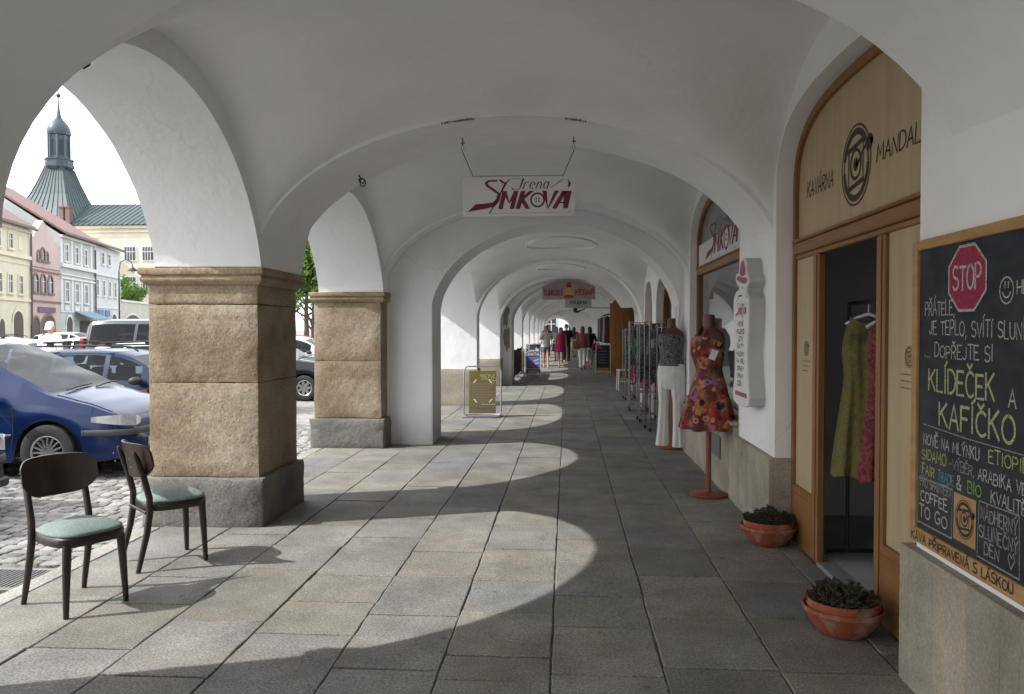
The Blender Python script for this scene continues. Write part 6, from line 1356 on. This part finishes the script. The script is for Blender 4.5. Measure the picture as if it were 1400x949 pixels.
# ------------------------------------------------------------------ houses across the square
FO = Vector((-39.845, 60, STREET)); FD = Vector((-.24, .971, 0)); FN = Vector((.971, .24, 0))
def fp(s, dn, z): return FO+FD*s+FN*dn+Vector((0, 0, z-STREET))
def fbox(mb, s0, s1, d0, d1, z0, z1):
    V = [tuple(fp(s, d, z)) for z in (z0, z1) for d in (d0, d1) for s in (s0, s1)]
    mb.add(V, [(0, 2, 3, 1), (4, 5, 7, 6), (0, 1, 5, 4), (2, 6, 7, 3), (0, 4, 6, 2), (1, 3, 7, 5)])
def wallp(name, c): return mat(name, c, tuple(x*.90 for x in c), 1.2, .9, .1, 20)
win_dark = mat('win_dark', (.035, .04, .045), rough=.08); white_trim = mat('white_trim', (.66, .67, .66), (.60, .61, .60), 4, .7); brown_trim = mat('brown_trim', (.20, .14, .12), rough=.8); pipe_m = mat('pipe_m', (.10, .08, .08), rough=.6)
roof_red = mat('roof_red', (.23, .135, .12), (.185, .105, .095), 5, .75, .4, 12, stretch=(1, 1, 3)); roof_slate = mat('roof_slate', (.22, .22, .24), (.18, .18, .2), 5, .6)
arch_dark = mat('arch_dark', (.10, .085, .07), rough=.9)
def facade_win(parent, s0, s1, z0, z1, trim, arched=False, recess=.05):
    w_ = s1-s0
    q = [(s0, z0), (s1, z0)]+([(s0+w_/2+w_/2*math.cos(PI*k/10), z1-w_/2+w_/2*math.sin(PI*k/10)) for k in range(11)] if arched else [(s1, z1), (s0, z1)])
    mb = MB(); e = .13
    fbox(mb, s0-e, s0, .01, .07, z0-.02, z1-(w_/2 if arched else -e)); fbox(mb, s1, s1+e, .01, .07, z0-.02, z1-(w_/2 if arched else -e)); fbox(mb, s0-e-.06, s1+e+.06, .01, .14, z0-.16, z0-.021)
    if not arched: fbox(mb, s0-.001, s1+.001, .012, .068, z1, z1+e)
    else:
        A = [(s0+w_/2+(w_/2+e)*math.cos(PI*k/10), z1-w_/2+(w_/2+e)*math.sin(PI*k/10)) for k in range(11)]; B = q[2:]
        for d in (.07,): mb.add([tuple(fp(s, d, z)) for s, z in A]+[tuple(fp(s, d, z)) for s, z in B], [(i, i+1, 12+i, 11+i) for i in range(10)])
        mb.add([tuple(fp(s, .07, z)) for s, z in A]+[tuple(fp(s, .0, z)) for s, z in A], [(i, i+1, 12+i, 11+i) for i in range(10)])
    o = obj('window', mb, trim, parent, None, True)
    mb = MB(); mb.add([tuple(fp(s, .012, z)) for s, z in q], [tuple(range(len(q)))]); obj('pane', mb, win_dark, o, None, True)
    mb = MB(); c = (s0+s1)/2; fbox(mb, c-.03, c+.03, .014, .03, z0, z1-.02); 
    if z1-z0 > .9: fbox(mb, s0, s1, .014, .028, z0+(z1-z0)*.62, z0+(z1-z0)*.62+.05)
    obj('glazing_bar', mb, white_trim, o, None, True)
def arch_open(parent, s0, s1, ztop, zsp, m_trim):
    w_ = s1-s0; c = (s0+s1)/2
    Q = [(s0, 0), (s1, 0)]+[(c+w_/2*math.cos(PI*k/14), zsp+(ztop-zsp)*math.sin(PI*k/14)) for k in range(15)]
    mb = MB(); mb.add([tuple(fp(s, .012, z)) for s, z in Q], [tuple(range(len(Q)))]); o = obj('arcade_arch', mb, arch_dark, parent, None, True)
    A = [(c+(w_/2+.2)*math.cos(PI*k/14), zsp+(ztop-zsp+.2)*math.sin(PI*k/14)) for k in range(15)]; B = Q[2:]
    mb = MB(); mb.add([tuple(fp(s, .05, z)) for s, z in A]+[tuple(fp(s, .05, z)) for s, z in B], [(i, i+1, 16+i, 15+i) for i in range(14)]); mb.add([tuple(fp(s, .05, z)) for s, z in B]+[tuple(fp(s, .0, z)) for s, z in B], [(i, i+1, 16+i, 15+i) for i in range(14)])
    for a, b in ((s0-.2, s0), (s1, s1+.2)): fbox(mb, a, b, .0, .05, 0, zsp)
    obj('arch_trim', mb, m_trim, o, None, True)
def town_house(name, label, s0, s1, zE, c, depth=10, roof=None, ridge=None, bands=(), trim=white_trim, gable=None):
    h = thing(name, label, 'building', tuple(fp((s0+s1)/2, -depth/2, 0)))
    m_ = wallp('wall_'+str(len(MATS)), c); mb = MB()
    if gable:   # stepped-shoulder gable front
        P = [(s0, 0), (s1, 0)]+gable; n = len(P)
        mb.add([tuple(fp(s, 0, z)) for s, z in P]+[tuple(fp(s, -.5, z)) for s, z in P], [tuple(range(n)), tuple(range(n, 2*n))[::-1]]+[(i, n+i, n+(i+1) % n, (i+1) % n) for i in range(n)])
        fbox(mb, s0+.01, s1-.01, -depth, -.501, 0, zE-.6)
    else: fbox(mb, s0, s1, -depth, 0, 0, zE)
    obj('wall', mb, m_, h, None, True)
    for z, th, out in bands:
        mb = MB(); fbox(mb, s0+.004, s1-.004, .0, out, z, z+th); obj('cornice', mb, trim, h, None, True)
    if roof and not gable:
        e = .45; zr = ridge
        P = [tuple(fp(s, d, z)) for s in (s0-.02, s1+.02) for d, z in ((e, zE+.02), (-depth/2, zr), (-depth-e, zE+.02))]
        mb = MB(); mb.add(P, [(0, 3, 4, 1), (1, 4, 5, 2)]); P2 = [(x, y, z+.18) for x, y, z in P]; mb.add(P2, [(0, 1, 4, 3), (1, 2, 5, 4)]); mb.add(P+P2, [(0, 6, 9, 3), (2, 5, 11, 8), (0, 1, 7, 6), (1, 2, 8, 7), (3, 9, 10, 4), (4, 10, 11, 5)])
        obj('roof', mb, roof, h, None, True)
        mb = MB()
        mb.add([tuple(fp(s0+.0, d, z)) for d, z in ((0, zE), (-depth, zE), (-depth/2, zr-.02))]+[tuple(fp(s1, d, z)) for d, z in ((0, zE), (-depth, zE), (-depth/2, zr-.02))], [(0, 1, 2), (3, 5, 4)]); obj('gable_wall', mb, m_, h, None, True)
        mb = MB(); mb.tube([tuple(fp(s0, e+.05, zE+.02)), tuple(fp(s1, e+.05, zE+.02))], .09, 6); obj('gutter', mb, pipe_m, h, None, True)
    elif roof:
        P = [tuple(fp(s, d, z)) for d in (-.5, -depth) for s, z in ((s0, zE-.6), ((s0+s1)/2, zE+1.2), (s1, zE-.6))]; mb = MB(); mb.add(P, [(0, 1, 4, 3), (1, 2, 5, 4), (3, 4, 5)]); obj('roof', mb, roof, h, None, True)
    return h
hy = town_house('town_house', 'pale yellow house with a red roof across the square', -17, -5.15, 8.7, (.66, .62, .47), 10, roof_red, 12.2, ((3.55, .18, .10), (6.55, .25, .16), (6.15, .08, .06), (8.45, .25, .2)), wallp('trim_cream', (.70, .66, .53)))
for s in (-15.2, -13.6, -12, -10.3, -8.72, -7.1): facade_win(hy, s, s+.60, 4.1, 5.3, MATS['trim_cream'])
for s in (-15.2, -13.6, -12, -10.4, -8.6): facade_win(hy, s, s+.58, 7.15, 8.1, MATS['trim_cream'])
mb = MB(); fbox(mb, -7.02, -6.48, .0, .03, 7.12, 8.1); obj('blind_window', mb, MATS['trim_cream'], hy, None, True)
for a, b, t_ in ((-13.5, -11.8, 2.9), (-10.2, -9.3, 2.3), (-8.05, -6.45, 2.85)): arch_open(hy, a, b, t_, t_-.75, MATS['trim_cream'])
hk = town_house('town_house', 'dusky pink house with a pointed gable and round-headed windows', -5.12, .42, 8.3, (.52, .42, .39), 10, roof_red, 10, ((3.60, .14, .10), (5.86, .12, .10), (6.15, .05, .05)), brown_trim, [(.42, 8.15), (.02, 8.15), (.02, 8.35), (-.35, 8.3), (-2.75, 9.75), (-4.6, 8.3), (-4.75, 8.0), (-5.12, 8.0)])
for a, b, z0, z1 in ((-3.85, -3.45, 6.75, 7.35), (-3.2, -2.62, 6.75, 7.6), (-2.38, -1.98, 6.75, 7.35)): facade_win(hk, a, b, z0, z1, MATS['brown_trim'], True)
for a in (-4.65, -3.3, -1.95): facade_win(hk, a, a+.78, 4.35, 5.62, MATS['brown_trim'], True)
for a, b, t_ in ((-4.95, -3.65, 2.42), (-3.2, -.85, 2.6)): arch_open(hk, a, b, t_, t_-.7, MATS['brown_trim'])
mb = MB(); fbox(mb, -3.95, -.75, .03, .10, 2.86, 3.25); obj('shop_sign', mb, mat('plum', (.14, .10, .22), (.18, .06, .08), 3), hk, None, True)
hg = town_house('town_house', 'grey-green house with white window surrounds under a long pink-red roof', .45, 8.28, 9.12, (.45, .49, .47), 13, roof_red, 13.6, ((6.55, .30, .22), (5.95, .1, .1), (5.62, .14, .12), (2.95, .10, .06), (8.88, .2, .2)), white_trim)
for a in (1.42, 3.65, 5.75): facade_win(hg, a, a+.66, 7.1, 8.36, white_trim)
for a in (1.42, 3.62, 5.75): facade_win(hg, a, a+.72, 3.85, 5.35, white_trim)
mb = MB()
for a in (1.3, 3.5, 5.62): fbox(mb, a, a+.95, .01, .06, 3.1, 3.5)
obj('apron_panel', mb, white_trim, hg, None, True)
for a in (.5, 2.75, 4.9, 7.3):
    mb = MB(); fbox(mb, a, a+.4, .0, .05, 3.06, 5.6); fbox(mb, a, a+.4, .0, .05, 6.86, 8.86); obj('pilaster', mb, white_trim, hg, None, True)
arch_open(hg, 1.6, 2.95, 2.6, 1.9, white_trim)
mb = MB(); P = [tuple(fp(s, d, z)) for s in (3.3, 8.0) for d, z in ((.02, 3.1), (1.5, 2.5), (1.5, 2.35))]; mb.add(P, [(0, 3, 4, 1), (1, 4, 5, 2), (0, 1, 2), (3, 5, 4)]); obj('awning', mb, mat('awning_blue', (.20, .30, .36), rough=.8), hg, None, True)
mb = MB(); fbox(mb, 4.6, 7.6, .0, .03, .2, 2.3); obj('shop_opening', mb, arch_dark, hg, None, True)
hl = town_house('town_house', 'pale grey-white house with tall narrow windows beside the garden wall', 8.42, 15.72, 9.12, (.60, .62, .63), 10, roof_slate, 11.0, ((6.45, .22, .18), (3.5, .12, .08), (5.0+1.2, .06, .06)), white_trim)
for a in (10.2, 12.0): facade_win(hl, a, a+.66, 7.58, 8.55, white_trim)
for a in (8.75, 10.45, 12.1, 13.75): facade_win(hl, a, a+.55, 4.68, 6.0, white_trim)
for a, b in ((9.1, 10.4), (11.0, 12.2)):
    mb = MB(); fbox(mb, a, b, .02, .12, 2.75, 3.35); obj('shop_sign', mb, mat('signblue', (.13, .2, .36)) if 'signblue' not in MATS else MATS['signblue'], hl, None, True)
arch_open(hl, 12.9, 14.4, 3.0, 2.3, white_trim)
gw = thing('garden_wall', 'pale plastered garden wall with a wide gate arch at the end of the row', 'wall', tuple(fp(20, -.2, 0)))
mb = MB(); fbox(mb, 15.75, 27, -.45, 0, 0, 4.3); obj('wall', mb, wallp('wall_gw', (.52, .50, .43)), gw, None, True); mb = MB(); fbox(mb, 15.76, 27, -.5, .12, 4.3, 4.5); obj('coping', mb, white_trim, gw, None, True)
arch_open(gw, 16.5, 23.0, 3.05, 1.6, white_trim)
for s, lab in ((-5.2, 'dark rain pipe between the yellow and the pink house'), (8.32, 'dark rain pipe between the grey-green and the grey-white house')):
    mb = MB(); mb.tube([tuple(fp(s, .12, z)) for z in (0, 3, 8.6)], .07, 6); tag(obj('rain_pipe', mb, pipe_m), lab, 'pipe', 'rain pipes on the house fronts')
mb = MB(); mb.tube([tuple(fp(-4.6, -5, 9)), tuple(fp(-4.6, -5, 14.0))], .05, 5); mb.tube([tuple(fp(-6.4, -5, 11.4)), tuple(fp(-2.2, -5, 11.4))], .03, 4); tag(obj('roof_mast', mb, steel), 'thin antenna mast on the roof behind the pink gable', 'antenna')

# ------------------------------------------------------------------ church with a copper-green roof
copper = mat('copper', (.036, .064, .066), (.05, .082, .082), 1.5, .55, 0, c3=(.038, .06, .06), scale3=.3); copper_dark = mat('copper_dark', (.03, .05, .068), (.045, .07, .088), 2, .5)
seam_m = mat('seam_m', (.03, .052, .054), rough=.6)
ch = thing('church', 'yellow church with green copper roofs and a lantern spire above the houses', 'church', (-58, 100, 0))
CW = wallp('wall_church', (.62, .58, .46))
def CX(px): return (px-775)*.0886+ .2
mb = MB(); mb.box(-78, -40, 95, 108, -.3, 14.3); obj('wall', mb, CW, ch, None, True)
mb = MB(); mb.box(-78.2, -39.8, 94.7, 108.3, 14.0, 14.35); mb.box(-78.1, -39.9, 94.85, 108.2, 13.5, 13.7); obj('cornice', mb, CW, ch, None, True)
def seamed_roof(pts, nseam, name):
    """roof plane a,b (eave) c,d (ridge), with raised standing seams"""
    a, b, c, d = [Vector(p) for p in pts]; mb = MB(); mb.quad(tuple(a), tuple(b), tuple(c), tuple(d)); o = obj(name, mb, copper, ch, None, True)
    nn = (b-a).cross(d-a).normalized(); mb = MB()
    for k in range(nseam+1):
        p, q = a.lerp(b, k/nseam), d.lerp(c, k/nseam)
        if (p-q).length > .3: mb.tube([tuple(p+nn*.03), tuple(q+nn*.03)], .055, 4, cap=False)
    obj('seam', mb, seam_m, o, None, True)
    return o
e0 = 14.4; rz = 18.0
seamed_roof([(-78.5, 94.4, e0), (-39, 94.4, e0), (-39, 101.5, rz), (-78.5, 101.5, rz)], 56, 'roof'); seamed_roof([(-39, 108.6, e0), (-78.5, 108.6, e0), (-78.5, 101.5, rz), (-39, 101.5, rz)], 56, 'roof')
mb = MB(); mb.box(-49.5, -47.6, 97.6, 99.5, 15.9, 16.9); obj('dormer', mb, copper_dark, ch, None, True)
# crossing pyramid flaring to the eaves
tcx, tcy = -65.7, 99.5; prof = [(6.6, 14.2), (5.2, 15.4), (4.1, 17.0), (3.1, 18.8), (2.3, 20.6), (1.6, 22.4)]
mb = MB(); mb.rings([[(tcx+r*1.06*math.cos(PI/4+PI/2*k), tcy+r*1.06*math.sin(PI/4+PI/2*k), z) for k in range(4)] for r, z in prof], False, True); pyr = obj('crossing_roof', mb, copper, ch, None, True)
mb = MB()
for k in range(4):
    for f in [i/9 for i in range(10)]:
        pts = []
        for r, z in prof:
            a = Vector((math.cos(PI/4+PI/2*k), math.sin(PI/4+PI/2*k), 0))*r*1.07; b = Vector((math.cos(PI/4+PI/2*(k+1)), math.sin(PI/4+PI/2*(k+1)), 0))*r*1.07
            p = a.lerp(b, f); pts.append((tcx+p.x, tcy+p.y, z))
        mb.tube(pts, .05, 4, cap=False)
obj('seam', mb, seam_m, pyr, None, True)
def oct_ring(r, z): return [(tcx+r*math.cos(PI/8+PI/4*k), tcy+r*math.sin(PI/8+PI/4*k), z) for k in range(8)]
mb = MB(); mb.rings([oct_ring(*q) for q in ((1.5, 22.2), (1.75, 22.5), (1.75, 22.8), (1.68, 22.85), (1.68, 23.35), (1.78, 23.4), (1.78, 23.55), (1.45, 23.6))]); obj('gallery', mb, copper_dark, ch, None, True)
mb = MB(); mb.rings([oct_ring(*q) for q in ((1.2, 23.5), (1.2, 26.6), (1.42, 26.7), (1.45, 26.95), (1.3, 27.0))]); lant = obj('lantern', mb, copper_dark, ch, None, True)
mb = MB()
for k in range(8):
    a = PI/8+PI/4*k; mb.tube([(tcx+1.24*math.cos(a), tcy+1.24*math.sin(a), z) for z in (23.55, 26.6)], .13, 6)
obj('colonnette', mb, mat('copper_mid', (.065, .10, .12), rough=.5), lant, None, True)
for k in range(8):
    a = PI/4*k; mb = MB(); c, s_ = math.cos(a), math.sin(a); rr_ = 1.2*math.cos(PI/8)+.012
    q = [(-.27, 24), (.27, 24)]+[(.27*math.cos(PI*i/8), 25.7+.35*math.sin(PI*i/8)) for i in range(9)]
    mb.add([(tcx+rr_*c-u*s_, tcy+rr_*s_+u*c, z) for u, z in q], [tuple(range(len(q)))]); obj('lantern_opening', mb, mat('louver', (.02, .03, .04)) if 'louver' not in MATS else MATS['louver'], lant, None, True)
mb = MB(); mb.lathe([(1.40, 26.95), (1.42, 27.2), (1.28, 27.7), (.98, 28.2), (.62, 28.6), (.36, 29.0), (.22, 29.5), (.13, 30.2), (.07, 31.0), (.05, 31.6)], (tcx, tcy, 0), 16); obj('spire', mb, copper_dark, ch, 40, True)
mb = MB(); mb.lathe([(.01, 31.5), (.22, 31.62), (.28, 31.8), (.22, 31.98), (.01, 32.1)], (tcx, tcy, 0), 12); mb.tube([(tcx, tcy, 32), (tcx, tcy, 34.2)], .05, 5); mb.tube([(tcx-.35, tcy, 33.5), (tcx+.35, tcy, 33.5)], .05, 5); obj('finial', mb, iron, ch, 50, True)
def cwin(x0, x1, z0, z1):
    mb = MB(); mb.box(x0-.15, x1+.15, 94.9, 94.99, z0-.15, z1+.15); o = obj('window', mb, white_trim, ch, None, True)
    mb = MB(); mb.box(x0, x1, 94.86, 94.898, z0, z1); obj('pane', mb, win_dark, o, None, True)
    mb = MB()
    for k in range(1, 4): mb.box(x0+(x1-x0)*k/4-.03, x0+(x1-x0)*k/4+.03, 94.83, 94.858, z0, z1)
    mb.box(x0, x1, 94.835, 94.857, z0+(z1-z0)*.62, z0+(z1-z0)*.62+.07); obj('glazing_bar', mb, white_trim, o, None, True)
for x0 in (-54.4, -52.1, -49.3, -46.5): cwin(x0, x0+1.35, 10.1, 11.7); cwin(x0, x0+1.35, 6.3, 8.0)
mb = MB(); mb.box(-75.4, -58.0, 90, 94.9, -.3, 12.6); mb.box(-75.6, -57.8, 89.8, 94.9, 12.6, 12.8); obj('side_chapel', mb, CW, ch, None, True)
for x in (-62.6, -61.8):
    mb = MB(); mb.box(x, x+.55, 94.6, 95.3, 13.5, 16.6); mb.box(x-.06, x+.61, 94.5, 95.4, 16.6, 16.75); obj('chimney', mb, mat('brickred', (.20, .12, .10), (.15, .09, .08), 9, .9) if 'brickred' not in MATS else MATS['brickred'], ch, None, True)
for x in (-50.4,):
    mb = MB(); mb.tube([(x, 94.7, 14), (x+.6, 94.7, 13.2), (x+.6, 94.7, 0)], .12, 6); obj('rain_pipe', mb, pipe_m, ch, None, True)
# bright house closing the view at the end of the arcade
wh = thing('town_house', 'bright white house closing the view at the far end of the arcade', 'building', (-1, 96, 0))
mb = MB(); mb.box(-16, 14, 92, 102, -.3, 11); obj('wall', mb, wallp('wall_end', (.74, .74, .74)), wh, None, True)
for x in (-13, -10, -7, -4.2, -2.35, .2, 3, 6, 9):
    for z in (1.0, 4.4, 7.8):
        mb = MB(); mb.box(x-.12, x+1.22, 91.9, 91.99, z-.12, z+1.92); o = obj('window', mb, white_trim, wh, None, True)
        mb = MB(); mb.box(x, x+1.1, 91.86, 91.898, z, z+1.8); obj('pane', mb, win_dark, o, None, True)
        mb = MB(); mb.box(x+.51, x+.59, 91.83, 91.858, z, z+1.8); mb.box(x, x+1.1, 91.835, 91.857, z+1.15, z+1.21); obj('glazing_bar', mb, white_trim, o, None, True)
mb = MB(); mb.prism([(91.4, 11), (102.6, 11), (97, 15)], lambda u, v, d: (d, u, v), -16.4, 14.4); obj('roof', mb, roof_red, wh, None, True)

# ------------------------------------------------------------------ trees, plants, lamp, grate
def tree(label, loc, h, cr, n, m1, m2, seed, trunk_h=.35, cat='tree'):
    random.seed(seed); t = thing('tree', label, cat, loc)
    mb = MB(); th = h*trunk_h
    mb.tube([(0, 0, -.2), (.05, 0, th*.5), (0, .06, th), (.1, .1, h*.6), (.12, .05, h*.85)], [h*.028, h*.022, h*.018, h*.01, h*.004], 10)
    for k in range(9):
        a = 2.4*k; z0 = th*(.85+.12*k); q = Vector((math.cos(a), math.sin(a), .7)).normalized()*cr*.8
        mb.tube([(0, .05, z0), tuple(Vector((0, .05, z0))+q*.5+Vector((0, 0, -.1))), tuple(Vector((0, .05, z0))+q)], [h*.010, h*.006, h*.002], 6)
    obj('trunk', mb, bark, t, 60)
    clumps = []
    for k in range(24):
        d = Vector((random.gauss(0, 1), random.gauss(0, 1), random.gauss(0, .8))).normalized()*random.uniform(.35, 1)
        clumps.append((Vector((d.x*cr, d.y*cr, th+(h-th)*.52+d.z*(h-th)*.50)), cr*random.uniform(.26, .44)))
    A, B = MB(), MB()
    for i in range(n):
        c, r = random.choice(clumps); d = Vector((random.gauss(0, 1), random.gauss(0, 1), random.gauss(0, 1))).normalized()*r*random.uniform(.4, 1.05); p = c+d
        nn = Vector((random.gauss(0, 1), random.gauss(0, 1), random.gauss(.6, .8))).normalized(); u = nn.orthogonal().normalized(); v_ = nn.cross(u); s_ = random.uniform(.09, .19)*(h/7)**.5
        (A if random.random() < .62 else B).add([p-u*s_, p-v_*s_*.5+nn*s_*.15, p+u*s_*1.2, p+v_*s_*.5+nn*s_*.15], [(0, 1, 2, 3)])
    c_ = obj('crown', A, m1, t); obj('light_leaves', B, m2, c_)
    return t
tree('leafy green tree on the square seen in the gap between the sandstone pillars', (-14.6, 45, STREET), 7.4, 2.6, 9000, leaf_m, leaf_light, 11, .22)
tree('small green tree growing behind the garden wall by the church', (-47.2, 83, STREET), 7.4, 2.0, 4000, leaf_m, leaf_light, 12, .3)
tree('green tree farther along the square behind the gap between the pillars', (-20, 60, STREET), 9, 3.6, 7000, leaf_m, leaf_light, 13)
lp = thing('street_lamp', 'tall dark street lamp with a curved arm in front of the grey-white house', 'street lamp', (-27.9, 48, STREET))
mb = MB(); mb.tube([(-27.9, 48, STREET), (-27.9, 48, 1), (-27.9, 48, 5.2)], [.08, .06, .04], 8); mb.tube([(-27.9, 48, 5.2), (-27.8, 48, 5.75), (-27.45, 48, 5.95), (-27.1, 48, 5.8), (-27.0, 48, 5.5)], .03, 6); mb.lathe([(.16, 0), (.16, .3), (.07, .5)], (-27.9, 48, STREET), 10); obj('post', mb, iron, lp, 50, True)
mb = MB(); mb.lathe([(.02, 5.5), (.10, 5.42), (.30, 5.25), (.30, 5.22), (.12, 5.20)], (-27.0, 48, 0), 12); obj('lamp_shade', mb, iron, lp, 50, True)
mb = MB(); mb.lathe([(.10, 5.2), (.12, 5.12), (.02, 5.05)], (-27.0, 48, 0), 10); obj('bulb', mb, sign_white, lp, 50, True)
gr = thing('drain_grate', 'grey ribbed drain grate set in the cobbles beside the kerb', 'drain cover', (-3.77, 5.12, STREET))
mb = MB(); x0, x1, y0, y1 = -4.02, -3.52, 4.89, 5.35
mb.box(x0, x1, y0, y0+.04, STREET-.03, STREET+.014, .003); mb.box(x0, x1, y1-.04, y1, STREET-.03, STREET+.014, .003); mb.box(x0, x0+.04, y0+.041, y1-.041, STREET-.03, STREET+.014, .003); mb.box(x1-.04, x1, y0+.041, y1-.041, STREET-.03, STREET+.014, .003); mb.box(x0+.03, x1-.03, y0+.03, y1-.03, STREET-.028, STREET+.002); obj('frame', mb, mat('grate', (.16, .16, .16), (.2, .19, .18), 20, .6, metal=.4), gr, 30, True)
mb = MB()
for k in range(14): mb.box(x0+.045+k*.032, x0+.062+k*.032, y0+.045, y1-.045, STREET+.002, STREET+.012, .002)
obj('rib', mb, MATS['grate'], gr, 30, True)
random.seed(21); mb = MB()
def tuft(x, y, n, hh):
    for _ in range(n):
        a = random.uniform(0, 2*PI); p = Vector((x+random.gauss(0, .035), y+random.gauss(0, .05), STREET-.02)); d = Vector((math.cos(a)*.5, math.sin(a)*.5, 1)).normalized()*random.uniform(.4, 1)*hh; s_ = Vector((-math.sin(a), math.cos(a), 0))*random.uniform(.0025, .005)
        mb.add([p-s_, p+s_, p+d*.6+s_*.7+Vector((0, 0, .0)), p+d], [(0, 1, 2, 3)])
for _ in range(260):
    y = random.uniform(3.6, 6.6); dens = noise.noise(Vector((y*1.6, 2, 0)))
    if dens > -.2: tuft(-3.455-abs(random.gauss(0, .03)), y, 22, random.uniform(.02, .055))
for _ in range(120): tuft(random.uniform(-4.1, -3.46), random.choice((4.85, 5.39))+random.gauss(0, .035), 18, random.uniform(.015, .04))
for _ in range(60): tuft(-3.49-abs(random.gauss(0, .12)), random.uniform(5.4, 6.6), 12, random.uniform(.015, .035))
for _ in range(40): tuft(-3.47-abs(random.gauss(0, .02)), random.uniform(7.3, 12), 14, random.uniform(.02, .04))
tag(obj('grass', mb, grass_m), kind='stuff')
